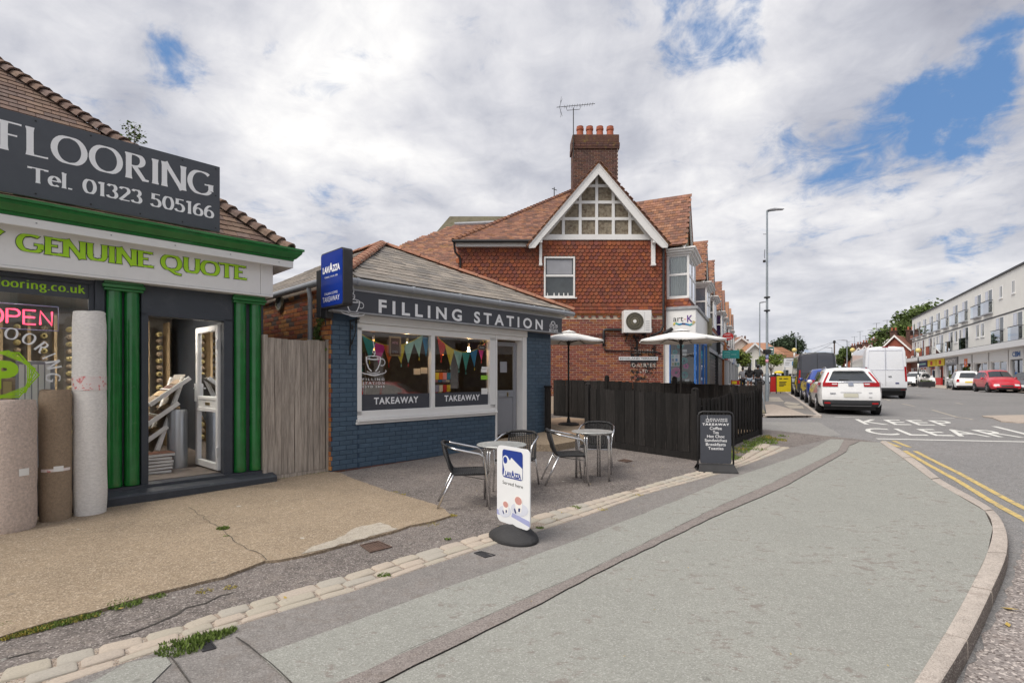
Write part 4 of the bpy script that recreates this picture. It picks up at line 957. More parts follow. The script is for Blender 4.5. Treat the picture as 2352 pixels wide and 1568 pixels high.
for x1, z1 in ((.10, .55), (.24, .88), (.38, 1.24)):
    tr_ = bpy.data.objects.new('tray', None); COL.objects.link(tr_); tr_.parent = std; tr_.location = (x1+.08, -.1, z1+.06); tr_.rotation_euler = (0, R(-38), 0)
    MB().box(-.60, 0, 0, .62, -.015, 0).build('tray_base', 'interior_wall', tr_)
    MB().box(-.60, 0, -.02, 0, -.03, .03).box(-.62, -.60, -.02, .62, -.03, .04).box(-.3,-.28,0,.62,0,.02).build('tray_edge', 'paper', tr_, bevel=.003)
    tm2 = MB().box(-.055, .055, -.06, .06, 0, .012).mesh('sample', 'carpet_brown'); tm3 = MB().box(-.055, .055, -.06, .06, 0, .012).mesh('sample', 'c_brownpaint'); tm4 = MB().box(-.055, .055, -.06, .06, 0, .012).mesh('sample', 'ply')
    for i in range(4):
        for j in range(4):
            o = bpy.data.objects.new('sample', [tm2, tm3, tm4][(i*2+j*3+int(z1*10)) % 3]); COL.objects.link(o); o.parent = tr_; o.location = (-.52+i*.135, .08+j*.14, .002)
t = T('underlay_roll', 'shiny silver foil underlay roll standing on the shop floor by the white door', 'roll', FL.w(.57, .98, .205), FL.rz)
MB().lathe([(.125, 0), (.128, .03), (.128, .80), (.12, .84), (.04, .85)], 20).build('roll', 'foil', t, sharp=40)
MB().lathe([(.036, .82), (.036, .885), (.025, .885)], 12).build('core', 'ply', t)
for i in range(6):
    t = T('sample_book', ['lowest sample book of the stack beside the foil roll', 'second sample book from the floor beside the foil roll', 'third sample book from the floor beside the foil roll', 'fourth sample book from the floor beside the foil roll', 'fifth sample book from the floor beside the foil roll', 'topmost sample book of the stack beside the foil roll'][i], 'sample book', FL.w(.26+random.uniform(-.02,.02), .72, .206+i*.045), FL.rz+random.uniform(-.12,.12), 'stack of sample books in the doorway')
    MB().box(-.17, .17, -.14, .14, 0, .040).build('pages', 'paper', t, bevel=.006); MB().box(-.175, .175, -.145, .145, .0402, .0435).build('cover', 'c_brownpaint', t)
for k, (u, dp) in enumerate(((-.55, 2.2), (.25, 2.6), (-1.2, .9), (.3, .95))):  # the two spots nearest the front are added to brighten the interior
    t = T('ceiling_spotlight', ['lit ceiling spotlight farther left inside the flooring shop', 'lit ceiling spotlight above the doorway view', 'lit ceiling spotlight over the shop window display', 'lit ceiling spotlight just inside the shop door'][k], 'spotlight', FL.w(u, dp, 2.74), FL.rz, 'spotlights in the flooring shop ceiling')
    MB().lathe([(.05,-.01),(.06,0)], 14).build('rim', 'upvc', t); MB().lathe([(.04,-.014),(.0,-.014)], 14).build('lamp', 'spot_white', t)
# big grey sign board on the cornice
SD = -.30
sgR, zT, zB = FL.u(505, SD), FL.z(505, 384, SD), FL.z(505, 533, SD)
sg = T('shop_sign', 'large dark grey sign board with white FLOORING and telephone number above the green cornice', 'sign', FL.w(sgR, SD, zB), FL.rz)
MB().box(-5.6, 0, 0, .025, 0, zT-zB).build('board', 'anthracite_sign', sg, bevel=.002)
b = MB()
for u in (-4.4,-3.0,-1.6, -.4): b.beam((u, .04, .08), (u, .75, .45), .04, .04); b.beam((u, .03, .02), (u, .03, zT-zB-.1), .04, .03)
b.build('bracket', 'black_plastic', sg)
b = MB()
for u in (-.05, -.42, -.85, -1.3, -1.75, -2.2):
    for z in (.04, zT-zB-.04): b.lathe([(.009,-.004),(.0,-.004)], 8, (u, 0, z), 'y')
b.lathe([(.009,-.004),(.0,-.004)], 8, (-.05, 0, .46), 'y')
b.build('screw', 'iron', sg)
def anchored(s, part_i, gap=.10, thick=.17):
    full = sum(NIB[c][0]+gap if c != ' ' else .42 for c in s)-gap+thick; lead = sum(NIB[c][0]+gap if c != ' ' else .42 for c in s[:part_i])
    return full, lead
uL, uG = FL.u(50, SD)-sgR, FL.u(493, SD)-sgR
W1, ld = anchored('FLOORING', 1); kk = (uG-uL)/(W1-ld)
nib_text('FLOORING', sg, 'letter_white', uG-kk*W1, uG, FL.z(488,453,SD)-zB, FL.z(488,400,SD)-zB, -.002, thick=.19, thin=.055)
u0, u1 = FL.u(63, SD)-sgR, FL.u(494, SD)-sgR
nib_text('Tel. 01323 505166', sg, 'letter_white', u0, u1, FL.z(488,502,SD)-zB, FL.z(488,476,SD)-zB+.012, -.002, thick=.18, thin=.075, gap=.09)
# fascia lettering
W1, ld = anchored('Y GENUINE QUOTE', 2); u0, u1 = FL.u(33, -.18), FL.u(566, -.18); kk = (u1-u0)/(W1-ld)
z0, z1 = FL.z(560,643,-.18), FL.z(560,611,-.18)
nib_text('Y GENUINE QUOTE', fl, 'letter_dark', u1-kk*W1, u1, z0, z1, -.184, thick=.23, thin=.105, grow=.030, name='lettering_outline')
nib_text('Y GENUINE QUOTE', fl, 'lime', u1-kk*W1, u1, z0, z1, -.190, thick=.23, thin=.105)
# weed growing behind the sign
b = MB()
for i in range(120):
    a, s_ = random.uniform(0, 6.28), random.random(); p = Vector((.3*math.cos(a)*s_*.5, .1*math.sin(a)*s_, .22*random.random()))
    q = p + Vector((random.uniform(-.05,.05), random.uniform(-.03,.03), random.uniform(-.03,.04))); b.add([p, (p+q)/2+Vector((.012,0,.01)), q, (p+q)/2-Vector((.012,0,.01))], [(0,1,2,3)])
wd = T('roof_weed', 'small leafy weed growing from the roof behind the dark sign', 'plant', FL.w(FL.u(305, .6), .6, FL.z(305, 322, .6)), FL.rz)
b.build('leaves', 'foliage', wd)
b = MB()
for i in range(5): b.tube([(0,0,-.3),(random.uniform(-.1,.1),0,.2)], .003, 4)
b.build('stem', 'bark', wd)
# ------------------------------------------------------------------ carpet rolls standing outside
def roll(label, u, dep, z0, r, h, mat, lean, ntex, cat='carpet roll', squash=1.0, wob=.01):
    t = T('carpet_roll', label, cat, FL.w(u, dep, z0), FL.rz, 'carpet rolls standing outside the flooring shop')
    rr = random.Random(int(u*100)); rows = []; n = 28
    for j in range(17):
        z = h*j/16; k = 1 + wob*math.sin(j*2.1+u*5) - (.06 if j in (0, 16) else 0)
        rows.append([(r*k*(1+wob*math.sin(3*a_+j))*math.cos(a_), r*squash*k*math.sin(a_)+lean*z, z+.012*math.sin(a_*2+j)*(j in (0,16))) for a_ in [2*math.pi*i/n for i in range(n+1)]])
    b = MB(); b.grid(rows); b.build('roll', mat, t, smooth=True)
    b = MB(); sp = []
    for i in range(70): a_ = i*.42; q = r*.95*(1-i/80); sp.append((q*math.cos(a_), q*squash*math.sin(a_)+lean*h, h-.004))
    b.add([(r*.93*math.cos(2*math.pi*i/24), r*squash*.93*math.sin(2*math.pi*i/24)+lean*h, h-.012) for i in range(24)], [tuple(range(24))]); b.tube(sp, .006, 4); b.build('end_spiral', mat, t)
    return t, r, squash, h
def band(t, r, z0, z1, lean, mat, squash=1.0, name='tape_band', a0=0, a1=6.2832, k=1.015):
    n = 24; b = MB(); b.grid([[(r*k*math.cos(a0+(a1-a0)*i/n), r*squash*k*math.sin(a0+(a1-a0)*i/n)+lean*z, z) for i in range(n+1)] for z in (z0, z1)]); b.build(name, mat, t, smooth=True)
zg = -.02
Yr = 5.42
def place_roll(xl, xr, ytop, ybot, dep):
    uL_, uR_ = FL.u(xl, dep), FL.u(xr, dep); u = (uL_+uR_)/2; zb = FL.z((xl+xr)/2, ybot, dep); zt = FL.z((xl+xr)/2, ytop, dep); return u, (uR_-uL_)/2, zb, zt
u, r, zb, zt = place_roll(166, 247, 728, 1192, -.42)
t, *_ = roll('tall white carpet roll with red and white tape round its middle', u, -.42, .0, r*.99, zt+.06, 'carpet_white', .035, 0, wob=.012)
band(t, r*.99, (zt)*.63, (zt)*.70, .035, 'tape', k=1.02)
u, r, zb, zt = place_roll(88, 166, 905, 1200, -.46)
t, *_ = roll('brown carpet roll between the white roll and the cream roll', u, -.46, .0, r*1.0, zt+.04, 'carpet_brown', .03, 0, wob=.015)
band(t, r*1.0, .53, .56, .03, 'tape', a0=-2.6, a1=-.6); band(t, r*1.0, .53, .585, .03, 'paper', a0=-1.75, a1=-1.15, k=1.02, name='price_label')
u, r, zb, zt = place_roll(-52, 88, 931, 1208, -.60)
t, *_ = roll('wide cream carpet roll at the left edge of the photo', u, -.60, .0, r*.97, zt+.05, 'carpet_pink', .0, 0, wob=.006)
band(t, r*.97, .55, .62, .0, 'paper', a0=-1.25, a1=-.85, k=1.02, name='price_label')

# ================================================================== GATE between the shops
gt = T('wooden_gate', 'weathered grey vertical board fence panel between the two shops', 'fence', FS.w(FS.u(611, .12), .12, -.02), FS.rz)
GW = FS.u(748, .12)-FS.u(611, .12); nb = 9; wB = (GW-.03)/nb*.94
for i in range(nb):
    b = MB(); x = .022+i*(GW-.03)/nb; dz = random.uniform(-.012, .012); n = 10
    rows = []
    wob = random.uniform(0, 6)
    for k in range(n+1):
        z = .12+(1.97+dz)*k/n; o = .003*math.sin(z*3+wob); w_ = wB*(1+.03*math.sin(z*2+wob)); rows.append([(x+o, .012, z), (x+o, -.008, z), (x+o+w_, -.014, z), (x+o+w_, .006, z)])
    b.grid(rows); b.add(rows[-1], [(0,1,2,3)]); b.build('board', 'weathered_wood', gt)
MB().box(0, GW, -.02, .03, .0, .115).build('gravel_board', 'weathered_wood', gt)
MB().box(GW, GW+.085, -.05, .05, .0, 2.09).add([(GW,-.05,2.09),(GW+.085,-.05,2.09),(GW+.035,-.05,2.13),(GW,.05,2.09),(GW+.085,.05,2.09),(GW+.035,.05,2.13)], [(0,1,2),(3,5,4),(0,2,5,3),(1,4,5,2)]).build('post', 'weathered_wood', gt, bevel=.008)
MB().box(-.045, .018, -.03, .06, .0, 2.14).build('post', 'weathered_wood', gt, bevel=.008)
MB().box(.02, GW, .02, .06, .5, .58).box(.02, GW, .02, .06, 1.6, 1.68).build('rail', 'weathered_wood', gt)

# ================================================================== COFFEE KIOSK
ks = T('coffee_kiosk', 'small dark blue painted brick coffee kiosk with white shop window and slate hipped roof', 'shop', FS.loc(), FS.rz)
UL, UR, DEP = -3.51, 1.77, 8.5
b = MB(); b.box(UL, -3.07, .0, .25, -.05, 3.0).box(-3.07, -.0, .0, .25, -.05, .80).box(.93, UR, .0, .25, -.05, 3.0).box(-3.07, .93, .0, .25, 2.45, 3.0).box(0, .93, 0, .25, -.05, .2)
b.box(UR-.25, UR, .25, DEP, -.05, 3.0).box(UL+.26, UR-.26, DEP-.25, DEP, -.05, 3.0)
b.build('wall', 'blue_mortar', ks)
MB().box(UL, UL+.25, .25, DEP, -.05, 3.0).build('side_wall', 'mortar', ks)
bm_ = brick_mesh('blue_brick')
Ms = courses([(-3.07, .0, .07, .80), (UL, -3.075, .07, 2.45), (.935, UR, .07, 2.45)], z_org=-.005)
pieces(ks, 'brick', bm_, Ms, 215, key=lambda M: M.translation.x*.3 + abs(M.translation.z-.4))
bo = brick_mesh('orange_brick')
FK = Frame(FS.w(UL, 0)[:2], 134.07)
Mk = Matrix.Translation((UL, 0, 0)) @ Matrix.Rotation(R(-90), 4, 'Z')
Mo = courses([(-4.2, 0, .07, 2.95)], z_org=-.005, M=Mk)
pieces(ks, 'brick', bo, Mo, 85, key=lambda M: abs(M.translation.z-2.45)*2 + M.translation.y*.5)
bd = brick_mesh('chimney_brick'); pieces(ks, 'base_brick', bd, courses([(-3.07, .0, -.08, .07)], z_org=-.08)+courses([(UL, -3.0, -.08, .07)], z_org=-.08), 300)
# window joinery
zs, zt_ = .84, 2.38
def hb(x, y, dep=0): return FS.hit(x, y, dep)
p1a, p1b, p2a, p2b = [FS.u(x, .03) for x in (828, 987.5, 996, 1122)]
zp0, zp1 = FS.z(828, 943.5, .03), FS.z(828, 759, .03)
b = MB(); b.box(-3.07, p1a, -.015, .09, zs+.06, zt_-.06).box(p1b, p2a, -.015, .09, zs+.06, zt_-.06).box(p2b, -.0, -.015, .09, zs+.06, zt_-.06).box(-3.07, 0, -.015, .09, zp1, zt_).box(-3.07, 0, -.015, .09, zs, zp0)
wn = b.build('window', 'upvc', ks, bevel=.004)
MB().box(-3.09, .02, -.065, .05, zs-.045, zs-.003).box(-3.10, .0, -.04, .05, zs-.085, zs-.048).build('sill', 'white_paint', wn, bevel=.006)
for a, c in ((p1a, p1b), (p2a, p2b)):
    MB().add([(a,.05,zp0),(c,.05,zp0),(c,.05,zp1),(a,.05,zp1)], [(0,1,2,3)]).build('pane', 'window_glass', wn)
    MB().box(a, c, .044, .047, zp0, zp0+.26).build('window_band', 'sign_grey', wn)
ta = FS.u(859, .04), FS.u(961, .04); tb = FS.u(1021, .04), FS.u(1102, .04)
for q in (ta, tb): text('TAKEAWAY', wn, 'letter_white', q[0], q[1], zp0+.095, zp0+.095+.115, .041, spacing=1.15, bold=.028)
MB().box(-3.06, .93, -.05, .10, zt_+.002, 2.62).build('header_board', 'white_paint', ks, bevel=.004)
# door
b = MB(); b.box(.002, .05, -.02, .2, .2, zt_).box(.80, .93, -.03, .2, .18, zt_).box(.05, .80, -.02, .2, 2.30, zt_); b.build('door_frame', 'upvc', ks, bevel=.004)
dr = bpy.data.objects.new('door', None); COL.objects.link(dr); dr.parent = ks; dr.location = (.78, .17, 0); dr.rotation_euler = (0, 0, R(-8))
b = MB(); b.box(-.72, -.64, -.03, .02, .30, 2.27).box(-.08, 0, -.03, .02, .30, 2.27).box(-.64, -.08, -.03, .02, 2.18, 2.27).box(-.64, -.08, -.03, .02, .30, .38).box(-.64, -.08, -.03, .02, 1.09, 1.24).box(-.64, -.08, -.012, .005, .38, 1.09); b.build('door_leaf', 'grey_door', dr, bevel=.005)
MB().add([(-.64,-.005,1.24),(-.08,-.005,1.24),(-.08,-.005,2.18),(-.64,-.005,2.18)], [(0,1,2,3)]).build('pane', 'door_glass', dr)
MB().box(-.48, -.26, -.036, -.028, 1.13, 1.18).build('letter_box', 'grey_pvc', dr); MB().box(-.255, -.235, -.06, -.03, 1.11, 1.20).build('handle', 'brass', dr)
MB().box(-.42, -.24, -.008, -.006, 1.62, 1.85).build('notice', 'c_grey', dr)
MB().box(.0, .93, -.06, .3, .13, .2).build('threshold', 'pale_concrete', ks)
# fascia sign
FD = -.22
fuL, fuR = FS.u(764, FD), FS.u(1291, FD)
zft, zfb = FS.z(1290, 731, FD), FS.z(1290, 771, FD)
zft, zfb = (zft+FS.z(800, 663, FD))/2, (zfb+FS.z(800, 707, FD))/2
fs_ = MB().box(fuL, fuR, FD, 0, zfb, zft).build('fascia_sign', 'sign_grey', ks, bevel=.006)
b = MB(); b.box(fuL-.01, fuR+.01, FD-.012, 0, zft-.012, zft+.012).box(fuL-.01, fuR+.01, FD-.012, 0, zfb-.012, zfb+.012); b.build('sign_trim', 'lead', fs_)
ycap = .5*(FS.z(878,686,FD)+FS.z(1237,735,FD)); ybase = .5*(FS.z(878,718,FD)+FS.z(1237,758,FD))
text('FILLING STATION', fs_, 'letter_white', FS.u(870, FD-.01), FS.u(1247, FD-.01), ybase, ycap, FD-.006, spacing=1.55, bold=.030)
text('07519', fs_, 'letter_white', FS.u(1262,FD), FS.u(1280,FD), FS.z(1270,757.5,FD)+.035, FS.z(1270,748,FD)+.035, FD-.006, bold=.01)
text('807695', fs_, 'letter_white', FS.u(1261,FD), FS.u(1281,FD), FS.z(1270,767,FD)+.04, FS.z(1270,759.5,FD)+.04, FD-.006, bold=.01)
b = MB(); pu, pz = FS.hit(1270, 743, FD); line2(b, [(pu+.062*math.cos(R(a)), pz+.005+.04*math.sin(R(a))) for a in range(10, 171, 20)], .028, FD-.006, False)
b.box(pu+.045, pu+.08, FD-.0062, FD-.0060, pz-.012, pz+.012); b.box(pu-.08, pu-.045, FD-.0062, FD-.006, pz-.012, pz+.012); b.build('telephone_symbol', 'letter_white', fs_)
def cup(parent, u, z, s, y, mat='letter_white', wd=.045):
    b = MB(); P = lambda pts: [(u+x*s, z+q*s) for x, q in pts]; k = wd*s
    line2(b, P(arc(0, .20, .30, .07, 0, 360, 20)), k*.7, y, False); line2(b, P(arc(0, .19, .20, .04, 150, 400, 14)), k*.5, y-.0003, False)
    line2(b, P([(-.30,.2),(-.28,.0),(-.2,-.2),(-.10,-.29)]), k, y-.0006, False); line2(b, P([(.30,.2),(.27,.0),(.18,-.2),(.10,-.29)]), k, y-.0009, False)
    line2(b, P(arc(.36, .04, .13, .13, 120, -110, 12)), k*.8, y-.0003, False)
    line2(b, P(arc(0, -.30, .54, .13, 165, 375, 22)), k*.8, y-.0006, False); line2(b, P(arc(0, -.31, .26, .06, 180, 360, 12)), k*.6, y-.0012, False); line2(b, P(arc(.02, -.36, .30, .11, 200, 340, 10)), k*.6, y-.0015, False)
    line2(b, P([(-.02,.25),(.07,.36),(.06,.46),(-.02,.50),(.03,.60),(.0,.75),(-.03,.98)]), k*.7, y-.0012, False); line2(b, P([(.05,.36),(-.04,.40),(-.02,.5)]), k*.5, y-.0015, False)
    b.build('cup_emblem', mat, parent)
u0, z0 = FS.hit(811, 706, FD); cup(fs_, u0, z0+.03, .36, FD-.006)
u0, z0 = FS.hit(858, 842, .04); cup(wn, u0, z0+.06, .44, .042)
for s_, ya, yb in (('FILLING', 868, 873.5), ('STATION', 876.3, 882), ('ESTD 2005', 885.5, 890)):
    text(s_, wn, 'letter_white', FS.u(833,.04), FS.u(883,.04), FS.z(858,yb,.04), FS.z(858,ya,.04), .042, spacing=1.5, bold=.008)
# eaves board, gutter, downpipe
MB().box(UL-.05, UR+.32, -.16, -.0, zft+.015, 3.04).build('eaves_board', 'render_cream', ks, bevel=.004)
b = MB(); pts = [(UL+.0, -.27, 2.985), (UR+.50, -.27, 2.985)]
for P in (pts, [(UL-.10, .06, 2.985), (UL-.10, 6.0, 2.985)], [(UR+.42, -.24, 2.985), (UR+.42, 6, 2.985)]): b.tube(P, .055, 12)
for k in range(6): b.lathe([(.062,-.03),(.066,0),(.062,.03)], 12, (UL+.3+k*1.02, -.27, 2.985), 'x')
gut = b.build('gutter', 'grey_pvc', ks, sharp=40)
b = MB().tube([(UL-.10, .55, 2.97), (UL-.10, .55, 2.90), (UL-.08, .55, 2.80), (UL-.08, .55, .1)], .036, 12); b.build('downpipe', 'grey_pvc', ks, sharp=50)
# roof
AP = (-.72, 3.1, 4.64); EZ = 3.06; E0, E1, EY = UL+.03, UR+.47, -.24
b = MB(); wpoly(b, [(E0,EY,EZ),(E1,EY,EZ),AP]); wpoly(b, [(E0,EY,EZ),AP,(AP[0],DEP-2.5,AP[2]),(E0,DEP,EZ)]); wpoly(b, [(E1,EY,EZ),(E1,DEP,EZ),(AP[0],DEP-2.5,AP[2]),AP]); wpoly(b, [(E0,DEP,EZ),(AP[0],DEP-2.5,AP[2]),(E1,DEP,EZ)])
rf_ = b.build('roof', 'slate', ks)
sm = tile_mesh('slate', .292, .33, .009, 'slate')
dv = Vector((0, AP[1]-EY, AP[2]-EZ)); Lf = dv.length
Ms = slope((E0, EY, EZ), (1,0,0), tuple(dv), [(0.1,0),(E1-E0-.1,0),(AP[0]-E0,Lf-.05)], .30, .245, .005)
pieces(rf_, 'slate', sm, Ms, 300)
dv = Vector((AP[0]-E0, 0, AP[2]-EZ)); Ls = dv.length
Ms = slope((E0, DEP, EZ), (0,-1,0), tuple(dv), [(0.1,0),(DEP-EY-.1,0),(DEP-AP[1],Ls),(2.5,Ls)], .30, .245, .005)
pieces(rf_, 'slate', sm, Ms, 300-0, key=lambda M: M.translation.y, rest='side_slate_field')
ridge_tiles(rf_, (E0-.02, EY-.02, EZ+.01), (AP[0], AP[1], AP[2]+.03), 'hip_tile', .30, .105, 'hip_tile', .7)
ridge_tiles(rf_, (E1+.02, EY-.02, EZ+.01), (AP[0], AP[1], AP[2]+.03), 'hip_tile', .44, .105, 'hip_tile', .7)
ridge_tiles(rf_, (AP[0], AP[1], AP[2]+.03), (AP[0], DEP-2.5, AP[2]+.03), 'hip_tile', .44, .105, 'ridge_tile', .7)
# round vent on the side wall
vu, vz = FK.hit(643, 696, -.03)
b = MB(); b.at(Mk); b.lathe([(.13,0),(.145,-.03),(.135,-.05),(.115,-.05),(.11,-.02),(.0,-.02)], 24, (vu, -.01, vz), 'y')
vent = b.build('vent', 'parapet_render', ks, sharp=40)
b = MB(); b.at(Mk)
for k in range(11): zz = -.10+k*.02; ww = math.sqrt(max(.0, .108**2-zz*zz)); b.box(vu-ww, vu+ww, -.045, -.038, vz+zz-.005, vz+zz+.004)
b.build('grille', 'lead', vent)
# ivy on the side wall
b = MB()
for i in range(420):
    t_ = random.random(); uu = -.30+.10*math.sin(t_*9)+random.gauss(0, .05); zz = 2.62-.75*t_+random.gauss(0,.03); p = Mk @ Vector((uu, -.03-random.random()*.03, zz)); s_ = .022; a = random.uniform(0, 6.28)
    e = Mk.to_3x3() @ Vector((math.cos(a)*s_, -.01, math.sin(a)*s_)); f_ = Mk.to_3x3() @ Vector((-math.sin(a)*s_, .008, math.cos(a)*s_)); b.add([p-e, p-f_, p+e, p+f_], [(0,1,2,3)])
iv = tag(b.build('ivy', 'foliage', None, loc=FS.loc()), 'ivy climbing the orange brick side wall beneath the blue box sign', 'ivy', kind='stuff'); iv.rotation_euler = (0,0,FS.rz)
# wrought iron hanging bracket
br = T('hanging_bracket', 'black wrought iron scroll bracket on the blue brick beside the window', 'bracket', FS.w(-3.2, -.01, 2.0), FS.rz)
b = MB(); b.tube([(0,-.01,-.12),(0,-.01,.42)], .010, 6); b.tube([(0,-.01,.40),(0,-.30,.42)], .009, 6); b.tube([(0,-.02,.0)]+[(0,-.05-.12*t_-.06*math.sin(t_*3.14), .05+.33*t_) for t_ in [i/8 for i in range(9)]], .007, 6)
b.build('arm', 'iron', br)
b = MB()
for cy, cz, r_ in ((-.06,.30,.05), (-.05,.06,.045), (-.20,.37,.035)): b.tube([(0, cy+r_*(1-i/20)*math.cos(i*.7), cz+r_*(1-i/20)*math.sin(i*.7)) for i in range(18)], .006, 5)
b.build('scroll', 'iron', br)
MB().box(-.012, .012, -.014, 0, -.14, -.0).build('wall_plate', 'iron', br)
# blue box sign
bs = T('box_sign', 'tall blue illuminated box sign lettered LAVAZZA and TAKEAWAY projecting from the kiosk corner', 'sign', FS.w(-3.67, 0, FS.z(790,699,-.7)), FS.rz)
hB = FS.z(789,566,-.7)-FS.z(790,699,-.7)
# frame in the y-z plane
def rrect(x0, x1, z0, z1, r, n=5):
    P = []
    for cx_, cz_, a0 in ((x1-r, z1-r, 0), (x0+r, z1-r, 90), (x0+r, z0+r, 180), (x1-r, z0+r, 270)):
        P += [(cx_+r*math.cos(R(a0+90*i/n)), cz_+r*math.sin(R(a0+90*i/n))) for i in range(n+1)]
    return P
Mb = Matrix.Rotation(R(-90), 4, 'Z')     # local x -> -y (outwards), local y -> x
# faces look along -u: plane coordinate X runs from the wall (0) to outwards (.70)
b = MB(); b.at(Mb); b.prism(rrect(.0,.70,0,hB,.05), -.0, .145); b.build('case', 'cover_black', bs, sharp=40)
fce = MB(); fce.at(Mb); fce.prism(rrect(.018,.682,.018,hB-.018,.04), -.006, .0); fb = fce.build('blue_face', 'lavazza_blue', bs, sharp=40)
fce = MB(); fce.at(Mb); fce.prism(rrect(.018,.682,.018,hB-.018,.04), .145, .151); fce.build('blue_face', 'lavazza_blue', bs, sharp=40)
def lav(parent, M, x0, x1, z0, z1, y, mat):
    """the coffee wordmark: small slanted capitals round a taller A"""
    W_ = x1-x0; h = z1-z0
    seg = [('LAV', 0, .40, 0, .72), ('A', .38, .60, 0, 1.0), ('ZZA', .585, 1.0, 0, .72)]
    for s_, a, c, q, e in seg: text(s_, parent, mat, x0+W_*a, x0+W_*c, z0+h*q, z0+h*e, y, M=M, bold=.045, spacing=.92, name='wordmark')
lav(fb, Mb, .075, .61, hB*.62, hB*.62+.135, -.0075, 'letter_white')
text('TORINO, ITALIA, 1895', fb, 'letter_white', .13, .54, hB*.525, hB*.525+.026, -.0075, M=Mb, bold=.012)
text('ITALIAN COFFEE', fb, 'letter_white', .13, .54, hB*.225, hB*.225+.034, -.0075, M=Mb, bold=.0)
text('TAKEAWAY', fb, 'letter_white', .07, .60, hB*.10, hB*.10+.075, -.0075, M=Mb, bold=.0)
b = MB().box(.0, .12, .02, .16, -.12, hB-.22).box(.03, .15, -.10, .03, -.14, .02); b.build('mounting_plate', 'black_plastic', bs, bevel=.006)
MB().tube([(.05,-.02,-.1),(.04,-.06,-.22),(.06,-.02,-.25),(.08,0,-.15)], .006, 6).build('cable', 'black_plastic', bs)
# kiosk interior
inn = MB(); inn.box(UL+.25, UR-.25, 3.0, 3.1, .1, 2.9); inn.box(UL+.25, UR-.25, .26, 3.0, 2.55, 2.6); inn.box(UL+.25, UR-.25, .26, 3.0, .1, .15); inn.box(UL+.25, UL+.28, .26, 3, .15, 2.55).box(UR-.28, UR-.25, .26, 3, .15, 2.55)
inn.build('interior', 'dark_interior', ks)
MB().box(-2.6, -.3, 1.5, 2.1, .15, 1.05).build('counter', 'c_grey', ks, bevel=.01)
sh = T('drinks_shelf', 'shelf unit with bottles at the back of the kiosk seen through the left pane', 'shelf', FS.w(-2.0, 2.7, .15), FS.rz)
b = MB()
for z in (.9, 1.15, 1.4, 1.65): b.box(-.8, .6, -.02, .25, z, z+.02)
b.box(-.82, -.8, -.02, .25, 0, 1.9).box(.6, .62, -.02, .25, 0, 1.9); b.build('shelf', 'c_grey', sh)
bt = [MB().lathe([(.028,0),(.030,.12),(.012,.17),(.012,.2)], 8).mesh('bottle', m_, True) for m_ in ('c_lime','c_gold','c_teal','c_orange','paper','c_red')]
for z in (.92, 1.17, 1.42):
    for i in range(18):
        t = tag(bpy.data.objects.new('bottle', bt[(i//3+int(z*7)) % 6]), 'small bottle in a row of drinks on the kiosk shelves', 'bottle', 'bottles on the kiosk shelves'); COL.objects.link(t); p = FS.w(-2.72+i*.075, 2.75, .15+z+.0); t.location = p
mg = T('magazine_rack', 'wire rack of colourful crisps and sweets behind the right pane', 'rack', FS.w(-.75, .9, .15), FS.rz)
b = MB()
for x in (-.25, -.08, .08, .25): b.tube([(x, 0, 0), (x, 0, 1.55)], .007, 5)
for z in (.5,.75,1.0,1.25,1.5): b.tube([(-.25,-.03,z),(.25,-.03,z)], .006, 5)
b.build('wire_frame', 'chrome', mg)
pk = [MB().box(-.045,.045,-.03,0,0,.14).mesh('packet', m_) for m_ in ('c_red','c_mauve','c_lightpink','c_yellow','paper','c_blue','c_orange')]
for zi, z in enumerate((.5,.75,1.0,1.25)):
    for i in range(5):
        for j_ in (0,1):
            o = bpy.data.objects.new('packet', pk[(i*3+zi*2+j_) % 7]); COL.objects.link(o); o.parent = mg; o.location = (-.2+i*.1, -.03-.03*j_, z+.02+.05*j_)
# light bulbs (lit)
def wh(c, d, dep): return FS.hit(804+c/6.02, 735+d/6.02, dep)
for i, (c, d, kind) in enumerate(((322, 345, 'coil'), (790, 378, 'bulb'), (1272, 420, 'coil'), (1642, 435, 'bulb'))):
    u0, z0 = wh(c, d, .45)
    t = T('light_bulb', ['lit spiral filament bulb above the cup emblem in the left pane', 'small lit bulb behind the pale flag in the left pane', 'lit spiral filament bulb near the mullion in the right pane', 'small lit bulb in the middle of the right pane'][i], 'light bulb', FS.w(u0, .45, z0), FS.rz, 'hanging bulbs in the kiosk window')
    MB().tube([(0,0,.10),(0,0,2.55-z0)], .004, 5).build('flex', 'black_plastic', t); MB().lathe([(.018,.09),(.022,.10),(.022,.17),(.01,.18)], 12).build('holder', 'upvc', t, sharp=40)
    if kind == 'coil': MB().tube([(.020*math.cos(k*.9), .020*math.sin(k*.9), .09-k*.0042) for k in range(44)], .0045, 5).build('filament', 'filament', t)
    else: MB().lathe([(.0,-.03),(.022,-.015),(.028,.01),(.018,.05),(.012,.09)], 12).build('glass_globe', 'bulb_glow', t, smooth=True)
